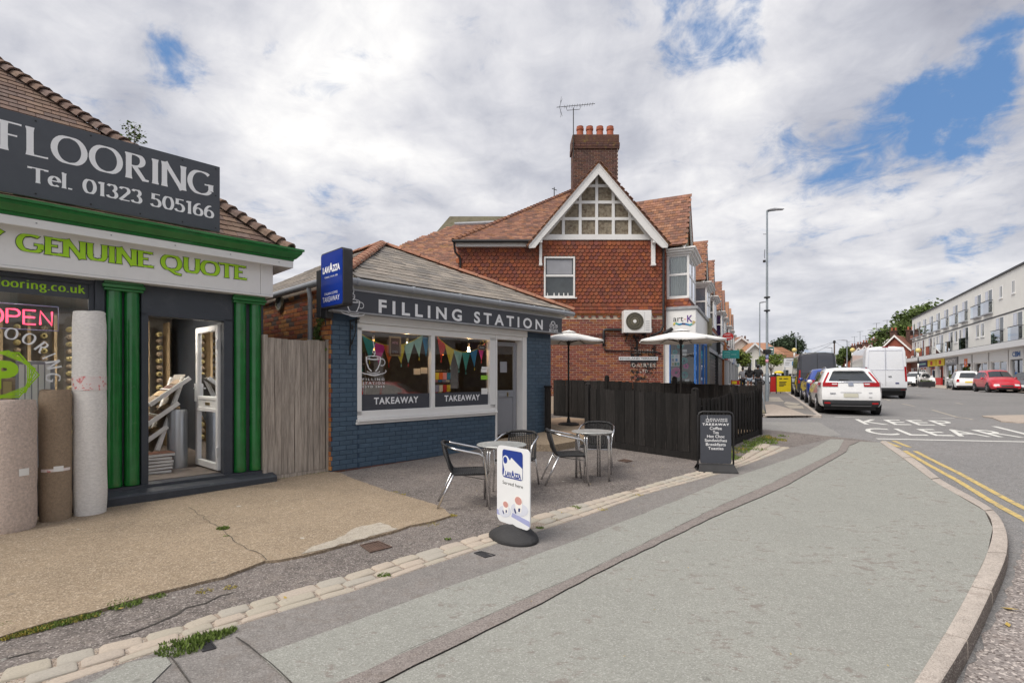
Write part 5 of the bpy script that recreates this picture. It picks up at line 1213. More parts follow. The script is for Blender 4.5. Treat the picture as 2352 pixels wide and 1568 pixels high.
# bunting
def bunting(label, A, B, sag, flags, dep=.12):
    t = T('bunting', label, 'bunting', FS.loc(), FS.rz)
    (ua, za), (ub, zb) = wh(*A, dep), wh(*B, dep); zm = wh((A[0]+B[0])/2, sag, dep)[1]; zc = zm - (za+zb)/2
    f = lambda s: (ua+(ub-ua)*s, dep, za+(zb-za)*s + 4*zc*s*(1-s))
    b = MB().tube([f(i/24) for i in range(25)], .006, 5); b.build('cord', 'c_yellow', t)
    for c, wid, L, col in flags:
        s = (wh(c, 300, dep)[0]-ua)/(ub-ua); ds = wid/2/abs(ub-ua); p, q = Vector(f(s-ds)), Vector(f(s+ds)); m_ = (p+q)/2; tip = m_ - Vector((random.uniform(-.03,.03), 0, L))
        b = MB().add([p, q, tip, p+Vector((0,.004,0)), q+Vector((0,.004,0)), tip+Vector((0,.004,0))], [(0,1,2),(5,4,3),(0,2,5,3),(1,4,5,2)]); b.build('flag', col, t)
        MB().tube([tip, tip-Vector((0,0,.02)), tip-Vector((0,0,.06))], .008, 5, radii=[.003,.007,.012]).build('tassel', random.choice(['c_yellow','c_teal','c_red','c_aqua']), t)
bunting('string of coloured pennants across the top of the left pane', (150,188), (985,212), 352, [(262,.26,.36,'c_teal'),(407,.26,.35,'c_magenta'),(545,.24,.32,'c_orange'),(690,.25,.33,'c_yellow'),(820,.25,.38,'c_aqua'),(945,.22,.36,'c_aqua')])
bunting('string of coloured pennants across the top of the right pane', (1215,236), (1895,288), 440, [(1268,.22,.35,'c_red'),(1375,.24,.37,'c_yellow'),(1492,.23,.36,'c_aqua'),(1605,.22,.38,'c_teal'),(1710,.21,.34,'c_blue'),(1822,.2,.30,'c_pink')])
u0, z0 = wh(1050, 235, .12); MB().add([(u0-.09,.12,z0),(u0+.09,.12,z0),(u0,.12,z0-.36)],[(0,1,2)]).build('pennant', 'c_blue', ks)
# hanging signs in the window
ua, za = wh(540, 495, .10); ub, zb = wh(702, 232, .10)
t = T('framed_open_sign', 'small wooden framed OPEN board hanging inside the left pane', 'sign', FS.w(ua, .10, za), FS.rz)
w_, h_ = ub-ua, zb-za
MB().box(0,w_,-.01,.01,0,.03).box(0,w_,-.01,.01,h_-.03,h_).box(0,.03,-.01,.01,.03,h_-.03).box(w_-.03,w_,-.01,.01,.03,h_-.03).build('frame', 'ply', t); MB().box(.03,w_-.03,0,.006,.03,h_-.03).build('board', 'c_brownpaint', t)
text('OPEN', t, 'c_grey', .06, w_-.06, h_*.16, h_*.28, -.002); text("WE'RE", t, 'c_lightpink', .06, w_-.06, h_*.62, h_*.74, -.002)
ua, za = wh(1766, 414, .09); ub, zb = wh(1882, 348, .09); w_, h_ = ub-ua, zb-za
t = T('closed_sign', 'small rounded CLOSED sign hanging in the right pane by the door', 'sign', FS.w(ua, .09, za), FS.rz)
MB().prism(rrect(0,w_,0,h_,h_*.45), 0, .01).build('board', 'ply', t); MB().prism(rrect(.015,w_-.015,.015,h_-.015,h_*.36), -.003, 0).build('face', 'c_darktrouser', t); text('CLOSED', t, 'letter_white', .05, w_-.05, h_*.34, h_*.66, -.005, bold=.02)
MB().tube([(.05,0,h_*.9),(w_/2,0,h_+.17),(w_-.05,0,h_*.9)], .003, 4).build('cord', 'c_yellow', t)
for c0, d0, c1, d1, mt, lb in ((1820,672,1912,645,'paper','strip of payment card logos'), (1812,722,1900,676,'paper','white payment sticker'), (1810,822,1902,764,'c_lime','green hygiene rating sticker'), (1816,1024,1902,940,'paper','white notice at the bottom corner of the right pane')):
    ua, za = wh(c0, d0, .042); ub, zb = wh(c1, d1, .042)
    o = MB().box(0, ub-ua, 0, .002, 0, zb-za).build('window_sticker', mt, wn); o.location = (ua, .0415, za)
ua, za = wh(880, 755, .5)
for k, (c, d) in enumerate(((880,752),(978,738))):
    ua, za = wh(c, d, .9); t = T('paper_notice', ['left white paper notice taped inside the kiosk', 'right white paper notice taped inside the kiosk'][k], 'notice', FS.w(ua, .9, za), FS.rz); MB().box(0,.16,0,.003,0,.12).build('sheet', 'paper', t)

# ================================================================== BRICK HOUSE (tile hung gable end)
hs = T('brick_house', 'red brick and tile hung house with half timbered gable and tall chimney', 'house', GH.loc(), 0)
XL, XR = GH.u(1052), 5.05
zE = GH.z(1100, 553, -.3)
b = MB(); b.box(XL, XR, 0, .3, 0, zE-.05).box(XL, XL+.3, .3, 9, 0, zE-.05)
b.build('wall', 'mortar_pale', hs)
zst = GH.z(1300, 724)
bm_ = brick_mesh('red_brick')
Ms = courses([(.9, XR-.02, .9, zst-.09)], z_org=0)
pieces(hs, 'brick', bm_, Ms, 300, key=lambda M: -M.translation.z*1.0 + abs(M.translation.x-3.4)*.35)
Md = [Matrix.Translation((.9+.225*k*.5*1.07, -.03, zst-.045)) @ Matrix.Diagonal((.45,1,1,1)) for k in range(0, 34, 2)]
pieces(hs, 'dentil_brick', bm_, Md, 100)
MB().box(XL, XR, -.05, .0, zst, zst+.055).build('string_course', 'red_brick', hs, bevel=.01)
# hung tiles: three plain courses, then rounded
tw, tg = .150, .118
plain = tile_mesh('hung_tile', tw-.005, .15, .012, 'hung_tile'); rnd = tile_mesh('hung_tile', tw-.008, .16, .017, 'hung_tile', round_=1)
zt0 = zst+.06; wx0, wx1, wz0, wz1 = GH.u(1249), GH.u(1320), GH.z(1300,684), GH.z(1300,591)
top_tiles = []; plain_t = []; rows = int((zE-.02-zt0)/tg)
for j in range(rows+1):
    z = zt0+j*tg; x = XL+(tw/2 if j % 2 else 0)
    while x < XR+.02:
        if not (wx0+.03 < x < wx1-.03 and wz0-.10 < z < wz1-.0) and z < zE-.05:
            M = Matrix.Translation((x+random.uniform(-.004,.004), -.045, z)) @ Matrix.Rotation(R(85), 4, 'X') @ Matrix.Rotation(random.uniform(-.02,.02), 4, 'Z')
            (plain_t if j < 3 else top_tiles).append(M)
        x += tw
pieces(hs, 'hung_tile', rnd, top_tiles, 300, key=lambda M: abs(M.translation.x-3.6)+abs(M.translation.z-4.9)*.6, rest='hung_tile_field')
pieces(hs, 'plain_tile', plain, plain_t, 160, key=lambda M: -M.translation.x)
# sash window
b = MB(); fr_ = .055; b.box(wx0, wx1, -.10, .05, wz1-fr_, wz1).box(wx0, wx1, -.10, .05, wz0, wz0+fr_).box(wx0, wx0+fr_, -.10, .05, wz0+fr_, wz1-fr_).box(wx1-fr_, wx1, -.10, .05, wz0+fr_, wz1-fr_)
zm = GH.z(1300, 634); b.box(wx0+fr_, wx1-fr_, -.075, .05, zm-.035, zm+.035)
w1 = b.build('window', 'upvc', hs, bevel=.005)
MB().box(wx0-.04, wx1+.06, -.13, -.05, wz0-.04, wz0-.003).build('sill', 'upvc', w1, bevel=.005)
MB().box(wx0+fr_, wx1-fr_, -.045, .04, zm+.035, wz1-fr_).build('pane', 'shop_glass_dark', w1); MB().box(wx0+fr_, wx1-fr_, -.035, .04, wz0+fr_, zm-.035).build('pane', 'shop_glass_dark', w1)
MB().box(wx0+.1, wx1-.1, -.047, -.046, zm+.06, wz1-.1).build('net_curtain', 'c_grey', w1)
for i, x in enumerate((.12, .34, .5, .66, .8)): MB().lathe([(.018,0),(.02,.06),(.008,.09),(.008,.11)], 8, (wx0+x, -.05, wz0+fr_)).build('toiletry_bottle', 'paper', w1)
# gable: bargeboards, timbering
GD = -.36
P = lambda x, y, d=GD: GH.hit(x, y, d)
apx, foL, foR = P(1375, 373), P(1214.5, 563), P(1534, 561)
b = MB(); b.prism([apx, foL, P(1215,570), P(1229,569), P(1246,547), P(1375,400)], GD, GD+.05); b.build('bargeboard', 'white_paint', hs, bevel=.006)
b = MB(); b.prism([apx, P(1375,400), P(1497,547), P(1521,569), P(1534,569), foR], GD, GD+.05); b.build('bargeboard', 'white_paint', hs, bevel=.006)
# moulding on bargeboards
b = MB(); o_ = lambda p, dz: (p[0], p[1]+dz)
for q in (foL, foR): b.prism([apx, q, o_(q,-.07), o_(apx,-.08)], GD-.02, GD-.001)
b.build('barge_moulding', 'white_paint', hs)
# triangular infill
PD = -.06
p_ = lambda x, y: GH.hit(x, y, PD)
tA, tL, tR = p_(1375, 388), p_(1243, 549), p_(1499, 549)
MB().prism([tA, tL, tR], PD+.03, .1).build('pebbledash_panel', 'pebbledash', hs)
def edge_x(z, side):
    k = (z-tL[1])/(tA[1]-tL[1]); return tL[0]+(tA[0]-tL[0])*k if side < 0 else tR[0]+(tA[0]-tR[0])*k
tb = .095
xs = [p_(x, 500)[0] for x in (1294.5, 1332.5, 1370.5, 1408.5, 1447)]
xs = [(p_(947.5+c/3.034, 500)[0]) for c in (1051, 1168, 1283, 1399, 1515)]
zs_ = [p_(1375, 201+c/3.034)[1] for c in (1035, 915, 800, 685)]
b_i = 0
for x in xs:
    zt = tA[1]-abs(x-tA[0])/abs(tA[0]-tL[0])*(tA[1]-tL[1])-.02
    MB().box(x-tb/2, x+tb/2, PD-.02, PD+.03, zs_[0]+.05, zt).build('timber_stud', 'white_paint', hs, bevel=.004)
for k, z in enumerate(zs_):
    xa, xb = edge_x(z, -1)+.02, edge_x(z, 1)-.02
    for a, c in zip([xa]+[x for x in xs if xa < x < xb], [x for x in xs if xa < x < xb]+[xb]):
        if k == 0: continue
        MB().box(a+(tb/2 if a in xs else 0), c-(tb/2 if c in xs else 0), PD-.017, PD+.03, z-tb/2, z+tb/2).build('timber_rail', 'white_paint', hs, bevel=.004)
MB().box(tL[0]-.12, tR[0]+.12, PD-.03, PD+.03, zs_[0]-.13, zs_[0]+.05).build('tie_beam', 'white_paint', hs, bevel=.005)
for q, s_ in ((tL, 1), (tR, -1)):
    MB().prism([(q[0], q[1]), (tA[0], tA[1]), (tA[0], tA[1]-.16), (q[0]+s_*.13, q[1])], PD-.014, PD+.03).build('rafter', 'white_paint', hs)
# gable roof slabs and tiles
for q, s_ in ((foL, -1), (foR, 1)):
    b = MB(); dx, dz = q[0]-apx[0], q[1]-apx[1]; L = math.hypot(dx, dz); n_x, n_z = -dz/L*s_*.0, .0
    A, Bq = Vector((apx[0], GD-.04, apx[1]+.03)), Vector((q[0]+s_*.05, GD-.04, q[1]+.0))
    back = Vector((0, 3.6, 0)); th = Vector((0, 0, -.05))
    b.add([A, Bq, Bq+back, A+back, A+th, Bq+th, Bq+back+th, A+back+th], [(0,1,2,3),(7,6,5,4),(0,4,5,1),(1,5,6,2),(2,6,7,3),(3,7,4,0)])
    rfp = b.build('gable_roof', 'roof_tile_red', hs)
    e2 = (A-Bq).normalized(); Ms = slope(tuple(Bq), (0, -s_*-1, 0) if s_ > 0 else (0, -1, 0), tuple(e2), [(0 if s_>0 else -3.6,0),(3.6 if s_>0 else 0,0),(3.6 if s_>0 else 0,L),(0 if s_>0 else -3.6,L)], .165, .105, .003)
    pieces(rfp, 'roof_tile', tile_mesh('roof_tile_red', .16, .15, .011, 'roof_tile'), Ms, 0, rest='gable_tile_field')
    for k in range(int(L/.105)):  # verge tiles peeping over the bargeboard
        pass
# carved brackets under the gable feet
for x0, x1 in ((1238.5, 1245), (1496, 1505)):
    a, c = P(x0, 600, -.12)[0], P(x1, 600, -.12)[0]; z0, z1 = GH.z(1240, 611, -.12), GH.z(1240, 550, -.12)
    MB().box(a, c, -.16, -.045, z0+.08, z1).box(a-.01, c+.01, -.20, -.045, z0, z0+.078).prism([(a, z1-.001), (c, z1-.001), (c, z1-.16), (a, z1-.16)], -.34, -.162).build('bracket', 'white_paint', hs, bevel=.012)
# main roof
zr_ = 9.63; e0, e1 = XL-.10, XR+.1; D_ = 4.92
zpl = lambda y: zE+(y+.3)*(zr_-zE)/D_
b = MB(); wpoly(b, [(e0,-.3,zE),(foL[0]+.12,-.3,zE),(apx[0],3.1,zpl(3.1)),(4.3,D_-.3,zr_),(e0+D_,D_-.3,zr_)]); wpoly(b, [(e0,-.3,zE),(e0+D_,D_-.3,zr_),(e0+D_,D_-.1,zr_),(e0,2*D_,zE)]); wpoly(b, [(e0+D_,D_-.3,zr_),(4.3,D_-.3,zr_),(5.2,2*D_,zE),(e0,2*D_,zE)])
rfm = b.build('roof', 'roof_tile_red', hs)
sl_ = Vector((0, D_, zr_-zE)); Lm = sl_.length
gap = lambda M: False
Ms = slope((e0,-.3,zE), (1,0,0), tuple(sl_), [(0,0),(foL[0]+.05-e0,0),(apx[0]-e0,3.4*Lm/D_),(6.0,Lm),(D_,Lm)], .165, .125, .004)
pieces(rfm, 'roof_tile', tile_mesh('roof_tile_red', .16, .17, .012, 'roof_tile'), Ms, 300, key=lambda M: M.translation.z, rest='main_tile_field')
ridge_tiles(rfm, (e0,-.3,zE), (e0+D_,D_-.3,zr_), 'roof_tile_red', .19, .075, 'bonnet_tile', .9, limit=300, stepped=.03)
# gutter and fascia under the main eave
b = MB().box(e0+.05, P(1232,0)[0], -.22, -.05, zE-.16, zE-.035); b.build('eaves_fascia', 'white_paint', hs, bevel=.004)
b = MB(); b.tube([(e0-.05,-.34,zE-.02),(P(1222,0)[0],-.34,zE-.02)], .055, 8); b.tube([(e0,-.32,zE-.04),(e0+.03,-.2,zE-.35),(e0+.18,-.08,zE-.5),(e0+.2,-.08,zE-1.6)], .035, 8); b.build('gutter', 'black_plastic', hs, sharp=50)
xp = GH.u(1524, -.1); b = MB(); b.tube([(xp,-.1,zE-.15),(xp,-.1,zst-.35),(xp-.1,-.1,zst-.55),(xp-.45,-.1,zst-.72)], .04, 8); b.tube([(xp+.3,-.05,zst-.45),(xp,-.1,zst-.62)], .06, 8); b.build('downpipe', 'black_plastic', hs, sharp=50)
# chimney
cx0, cx1 = GH.u(1317, 3.2), GH.u(1419.5, 3.2); cz0, cz1 = 7.6, GH.z(1370, 337, 3.2); ctop = GH.z(1370, 309.5, 3.2)
ch = MB().box(cx0+.006, cx1-.006, 3.206, 4.0, cz0, ctop-.02).build('chimney', 'mortar_pale', hs)
cb = brick_mesh('chimney_brick'); Ms = courses([(cx0, cx1, cz0+.6, cz1-.08)], z_org=cz1-.08-40*.075)
Ms = [Matrix.Translation((0, 3.2, 0)) @ M for M in Ms]
ML = Matrix.Translation((cx0, 3.2, 0)) @ Matrix.Rotation(R(-90), 4, 'Z')
Ms += courses([(-.8, 0, cz0+.6, cz1-.08)], z_org=cz1-.08-40*.075, M=ML)
for k, (ex, z0) in enumerate(((.03, cz1-.08), (.06, cz1-.005), (.06, cz1+.07))):
    Ms += [Matrix.Translation((0, 3.2-ex, 0)) @ M for M in courses([(cx0-ex, cx1+ex, z0, z0+.075)], z_org=z0)]
pieces(ch, 'brick', cb, Ms, 300)
MB().box(cx0-.04, cx1+.04, 3.16, 4.04, cz1+.145, ctop).build('chimney_cap', 'chimney_brick', ch, bevel=.02); MB().box(cx0-.055, cx1+.055, 3.15, 4.0, cz1-.08, cz1+.144).build('oversail', 'chimney_brick', ch)
for c in (1333, 1355, 1378.6, 1402.3):
    px_c = GH.u(c, 3.5); MB().lathe([(.165, -.03), (.15, .10), (.125, .34), (.15, .355), (.155, .42), (.135, .44), (.14, .50), (.12, .51), (.11, .3)], 16, (px_c, 3.6, ctop)).build('chimney_pot', 'terracotta', ch, sharp=45)
# tv aerial
an = T('tv_aerial', 'thin television aerial on a mast beside the tall brick chimney', 'aerial', (GH.u(1317, 3.1), 16.8+3.1, cz1-.5))
z1 = GH.z(1317, 248, 3.1)-(cz1-.5)
MB().tube([(0,0,0),(0,0,z1)], .018, 6).build('mast', 'iron', an)
b = MB(); b.tube([(-.66,0,z1+.02),(.85,0,z1+.16)], .012, 5); b.tube([(-.3,0,z1+.05),(-.25,0,z1-.10),(.25,0,z1-.06),(.3,0,z1+.11)], .01, 5); b.build('boom', 'iron', an)
b = MB()
for k in range(12): x = -.35+k*.1; b.tube([(x,-.14,z1+.04+k*.0095),(x,.14,z1+.04+k*.0095)], .005, 4); b.tube([(x,0,z1+.0+k*.0095),(x,0,z1+.09+k*.0095)], .004, 4)
for zz in (-.3,-.15,.15,.3): b.tube([(-.52+.1*abs(zz),-.2,z1+zz+.03),(-.52+.1*abs(zz),.2,z1+zz+.03)], .006, 4)
b.tube([(-.44,0,z1-.33),(-.55,0,z1+.03),(-.44,0,z1+.36)], .008, 4); b.build('element', 'iron', an)
an2 = T('tv_aerial', 'tiny aerial poking above the tiled roof left of the gable', 'aerial', (GH.u(1273, 4.8), 21.6, 9.1)); MB().tube([(0,0,0),(0,0,.55)], .02, 5).tube([(-.1,0,.5),(.12,0,.42)], .015, 5).build('mast', 'iron', an2)
# ghost sign painted on the bricks
m_, nt, p__ = newmat('ghost_black'); p__.inputs['Base Color'].default_value = (.02,.018,.018,1); p__.inputs['Roughness'].default_value = .8
oc = N(nt, 'ShaderNodeTexCoord').outputs['Object']; nz = N(nt, 'ShaderNodeTexNoise', {'Vector': oc, 'Scale': 9.0, 'Detail': 6.0, 'Roughness': .7}).outputs[0]; nz2 = N(nt, 'ShaderNodeTexNoise', {'Vector': oc, 'Scale': 1.7, 'Detail': 2.0}).outputs[0]
al = maprange(nt, math_(nt, 'ADD', math_(nt, 'MULTIPLY', nz, .6), math_(nt, 'MULTIPLY', nz2, .4)), .47, .55); nt.links.new(al, p__.inputs['Alpha'])
m_, nt, p__ = newmat('ghost_white'); p__.inputs['Base Color'].default_value = (.6,.54,.48,1); p__.inputs['Roughness'].default_value = .8
oc = N(nt, 'ShaderNodeTexCoord').outputs['Object']; nz = N(nt, 'ShaderNodeTexNoise', {'Vector': oc, 'Scale': 22.0, 'Detail': 5.0, 'Roughness': .7}).outputs[0]; nt.links.new(maprange(nt, nz, .40, .50), p__.inputs['Alpha'])
def gc(c, d, dep=-.01): return GH.hit(1263.3+c/7.802, 689+d/7.802, dep)
a, c = gc(1445, 1450), gc(1908, 640); gp = MB().add([(a[0],-.009,a[1]),(c[0],-.009,a[1]),(c[0],-.009,c[1]),(a[0],-.009,c[1])], [(0,1,2,3)]).build('painted_panel', 'ghost_black', hs)
a, c = gc(1440, 1120), gc(1908, 1084); MB().box(a[0], c[0], -.016, -.0105, a[1], c[1]).build('painted_band', 'cover_black', hs)
for s_, a, c in (('SOUTH', gc(1515,955), gc(1845,890)), ('DAIRIES', gc(1465,1200), gc(1895,1130)), ('LTD', gc(1610,1297), gc(1750,1248))):
    text(s_, hs, 'ghost_white', a[0], c[0], a[1], c[1], -.014, name='faded_lettering', bold=.02, spacing=1.25)
a, c = gc(1232, 1080, -.04), gc(1936, 1014, -.04)
sn = T('street_name_sign', 'white street name plate reading EDGELAND TERRACE on the brick wall', 'sign', (a[0], 16.8-.045, a[1]))
W_, H_ = c[0]-a[0], c[1]-a[1]
MB().box(0, W_, 0, .02, 0, H_).build('border', 'lead', sn); MB().box(.006, W_-.006, -.004, -.0005, .006, H_-.006).build('plate', 'sign_white', sn); text('EDGELAND TERRACE', sn, 'letter_dark', .04, W_-.04, H_*.28, H_*.74, -.007, bold=.008)
# air conditioning unit
a, c = gc(1325, 585, -.42), gc(1820, 180, -.42); W_, H_ = c[0]-a[0], c[1]-a[1]
ac = T('air_conditioner', 'white air conditioning unit with round fan grille on the brick gable wall', 'air conditioner', (a[0], 16.8-.42, a[1]))
MB().box(0, W_, 0, .34, 0, H_).build('casing', 'upvc', ac, bevel=.015, seg=2)
fx, fz = gc(1518, 380, -.42)[0]-a[0], gc(1518, 380, -.42)[1]-a[1]
b = MB(); b.lathe([(.285,-.004),(.285,-.001),(.0,-.001)], 36, (fx,0,fz), 'y'); b.build('fan_recess', 'black_plastic', ac)
b = MB()
for k in range(36):
    a0 = 2*math.pi*k/36; b.tube([(fx+(.05+.23*t)*math.cos(a0+t*1.1), -.010, fz+(.05+.23*t)*math.sin(a0+t*1.1)) for t in (0,.25,.5,.75,1)], .0045, 4, cap=False)
for r_ in (.285,.2,.12): b.tube([(fx+r_*math.cos(x*.2618), -.012, fz+r_*math.sin(x*.2618)) for x in range(25)], .005, 4, cap=False)
b.build('fan_grille', 'parapet_render', ac); MB().lathe([(.055,-.022),(.0,-.024)], 20, (fx,0,fz), 'y').build('fan_hub', 'upvc', ac)
b = MB()
for z in (.09,.16,.23,.30,.37): b.box(W_*.78, W_*.93, -.006, -.001, z, z+.012)
b.box(W_*.74, W_*.745, -.004, -.001, .05, H_-.06); b.build('vent_slot', 'c_grey', ac)
b = MB(); b.box(.12,.16,.05,.40,-.06,-.002).box(W_-.2,W_-.16,.05,.40,-.06,-.002).beam((.14,.1,-.06),(.14,.40,-.25),.03,.03).beam((W_-.18,.1,-.06),(W_-.18,.40,-.25),.03,.03); b.build('bracket', 'iron', ac)
MB().box(W_+.001, W_+.035, .05, .28, .03, H_*.22).box(W_+.001, W_+.03, .05, .2, H_*.72, H_*.88).build('valve_cover', 'upvc', ac, bevel=.008)
pt = [gc(1310,535), gc(985,532), gc(958,550), gc(955,700), gc(955,830)]; pt2 = [gc(958,850), gc(985,905), gc(1500,918), gc(1920,932), gc(1990,970)]
pp = T('pipework', 'black insulated pipe running along the brick wall from the air conditioner', 'pipe', (0, 16.8, 0))
MB().tube([(x,-.07,z) for x, z in pt], .045, 8).build('insulated_pipe', 'black_plastic', pp, smooth=True); MB().tube([(x,-.05,z) for x, z in pt2], .022, 6).build('thin_pipe', 'black_plastic', pp, smooth=True)
MB().tube([(x,-.03,z) for x, z in (gc(700,632), gc(1440,636), gc(1450,1010))], .009, 5).tube([(x,-.03,z) for x, z in (gc(1500,620), gc(1560,760), gc(1550,880))], .03, 6).build('cable', 'iron', pp)
# buildings behind on the left of the house
rb_ = T('rear_building', 'mossy grey parapet gable and tiled roof behind the kiosk roof', 'building', (0, 22, 0))
q = lambda x, y, Y: ((x-CX)/FP*Y, CH-(y-HY)/FP*Y)
b = MB(); pw = [q(945,600,22), q(1033,497,22), q(1165,497,22), q(1240,600,22)]; b.prism(pw+[(pw[-1][0],3),(pw[0][0],3)], 0, .35); b.build('parapet_wall', 'parapet_render', rb_)
a0, a1 = q(1050,518,21.6), q(1125,515,21.6); b0, b1 = q(925,668,18.0), q(1060,640,18.0); a2 = q(960,578,21.6)
b = MB(); V = [(a0[0],-.4,a0[1]),(a1[0],-.4,a1[1]),(a1[0],-4,a1[1]-3),(b0[0]-.8,-4,a1[1]-3),(a2[0]-.6,-.4,a2[1])]
b.add(V, [(0,1,2,3,4)]); r2 = b.build('roof', 'roof_tile_red', rb_)
sv = Vector((0, 3.6, 3.0)); poly = [(0,0),(4.5,0),(4.5,sv.length),(V[0][0]-V[3][0],sv.length),(V[4][0]-V[3][0]+.1,sv.length*.55)]
pieces(r2, 'roof_tile', tile_mesh('roof_tile_red', .16, .17, .012, 'roof_tile'), slope(V[3], (1,0,0), tuple(sv), poly, .165, .125, .004), 300, key=lambda M: -M.translation.z, rest='rear_tile_field')
MB().tube([(V[0][0]-.1,-.45,V[0][1] if False else V[0][2]+.03),(V[1][0]+.3,-.45,V[1][2]+.05)], .09, 8).build('lead_flashing', 'lead', rb_)

# ================================================================== TERRACE OF SHOPS along the street
CK = Frame(TR.w(.1, 0)[:2], 115.8)        # cheek of the corner shop, facing the camera
PK = [1.3, 7.95, 12.3, 19.0, 22.8, 29.0, 33.5, 38.5]; BD = [.1, 4.6, 10.1, 15.6, 20.9, 26.0, 31.2, 36, 42]
OUT = -.95
tlabels = ['corner art shop with white bay window and blue shopfront beside the brick house', 'second terrace shop with wide white bay window and tiled gable', 'third terrace house along the row with small white bay', 'fourth terrace house along the row with purple window blind', 'fifth terrace house of the receding row', 'sixth terrace house of the receding row', 'seventh terrace house at the far part of the row', 'last terrace house at the far end of the row']
rtm = tile_mesh('roof_tile_red', .16, .17, .012, 'roof_tile'); skm = tile_mesh('hung_tile', .145, .16, .012, 'hung_tile', round_=1)
for n in range(8):
    u0, u1, pk = BD[n], BD[n+1], PK[n]
    t = T('terrace_house', tlabels[n], 'house', TR.w(0, 0, 0), TR.rz, 'terrace houses along the left side of the street')
    gz = g(TR.w(u0, 0)[1])
    b = MB().box(u0, u1, .0, .3, 0, 6.0); 
    b.build('wall', 'hung_tile', t)
    # bay window on the first floor
    hw = 1.0; bz0, bz1 = 4.2, 5.62; bo = -.72
    b = MB(); B0, B1 = pk-hw, pk+hw
    st_ = .07
    for (x0, x1, y0, y1) in ((B0, B0+st_, bo, bo+st_), (B1-st_, B1, bo, bo+st_), (B0, B0+st_, -.08, 0), (B1-st_, B1, -.08, 0), (pk-st_/2, pk+st_/2, bo, bo+st_)):
        b.box(x0, x1, y0, y1, bz0, bz1)
    for z0, z1 in ((bz0-.04, bz0+.05), (4.93, 5.0), (bz1-.06, bz1)):
        b.box(B0+.003, B0+.06, bo+.003, -.003, z0, z1).box(B1-.06, B1-.003, bo+.003, -.003, z0, z1).box(B0+.06, B1-.06, bo+.003, bo+.06, z0, z1)
    bay = b.build('bay_window', 'upvc', t)
    gm_ = 'shop_glass_dark' if n % 3 else 'shop_glass_dark'
    for z0, z1 in ((bz0+.05, 4.93), (5.0, bz1-.06)):
        MB().box(B0+.02, B0+.035, bo+st_, -.08, z0, z1).build('side_pane', 'window_glass', bay)
        MB().box(B0+st_, pk-st_/2, bo+.02, bo+.035, z0, z1).build('pane', 'window_glass', bay); MB().box(pk+st_/2, B1-st_, bo+.02, bo+.035, z0, z1).build('pane', 'window_glass', bay)
    cm = ['curtain', 'c_bluegrey', 'curtain', 'c_purple', 'c_bluegrey', 'curtain', 'curtain', 'curtain'][n]
    b = MB(); nn = 22
    b.grid([[(B0+.10+.018*math.sin(k*1.9), bo+.10+(.50)*k/nn, z) for k in range(nn+1)] for z in (bz0+.03, bz1-.05)] if n == 0 else [[(B0+.08, y, z) for y in (bo+.08, -.1)] for z in (bz0+.03, bz1-.05)])
    b.grid([[(B0+.1+(B1-B0-.2)*k/40, bo+.10+.015*math.sin(k*1.7), z) for k in range(41)] for z in (bz0+.03, bz1-.05)]); b.build('curtain', cm, bay)
    # cornice, tiled skirt
    b = MB(); b.box(B0-.08, B1+.08, bo-.08, 0, bz1+.003, bz1+.07).box(B0-.16, B1+.16, bo-.16, 0, bz1+.073, bz1+.14).box(B0-.22, B1+.22, bo-.22, 0, bz1+.143, bz1+.20); b.build('bay_cornice', 'white_paint', bay, bevel=.01)
    b = MB(); b.add([(B0+.05,bo+.05,bz0-.04),(B1-.05,bo+.05,bz0-.04),(B1-.05,0,bz0-.04),(B0+.05,0,bz0-.04),(B0-.1,bo-.1,3.82),(B1+.1,bo-.1,3.82),(B1+.1,0,3.82),(B0-.1,0,3.82)], [(4,5,1,0),(5,6,2,1),(7,4,0,3)]); b.build('tiled_skirt', 'hung_tile', bay)
    if n < 2:
        Ms = []
        for j in range(3):
            for k in range(6): Ms.append(Matrix.Translation((B0-.03-.0+(2-j)*-.035+0, bo-.06+(2-j)*-.035+.14+k*.145+(.07 if j % 2 else 0), 3.80+j*.115)) @ Matrix.Rotation(R(-90), 4, 'Z') @ Matrix.Rotation(R(70), 4, 'X'))
        pieces(bay, 'skirt_tile', skm, Ms, 60)
    # gable over the bay
    gy = -.62; gb0, gb1, gz0, gzt = pk-1.25, pk+1.25, 5.86, 7.9
    b = MB().prism([(gb0+.12, gz0), (gb1-.12, gz0), (pk, gzt-.14)], gy+.12, gy+.3); b.build('gable_wall', 'parapet_render', t)
    b = MB()
    for s_, e in ((-1, gb0), (1, gb1)): b.prism([(pk, gzt), (pk, gzt-.16), (e-s_*.14, gz0-.10), (e, gz0-.10), (e, gz0+.02)], gy, gy+.05)
    b.build('bargeboard', 'white_paint', t)
    for s_, e in ((-1, gb0), (1, gb1)):
        A = Vector((pk, gy-.03, gzt+.04)); E_ = Vector((e+s_*.03, gy-.03, gz0+.05)); back = Vector((0, 3.0, 0)); th = Vector((0,0,-.05))
        b = MB(); b.add([A,E_,E_+back,A+back,A+th,E_+th,E_+back+th,A+back+th], [(0,1,2,3),(7,6,5,4),(0,4,5,1),(1,5,6,2),(2,6,7,3),(3,7,4,0)]); rp = b.build('gable_roof', 'roof_tile_red', t)
        if s_ < 0 and n < 4:
            L = (A-E_).length
            pieces(rp, 'roof_tile', rtm, slope(tuple(E_), (0,-1,0), tuple((A-E_).normalized()), [(-3,0),(0,0),(0,L),(-3,L)], .165, .125, .004), 300 if n == 0 else 120, key=lambda M: M.translation.y, rest='gable_tile_field')
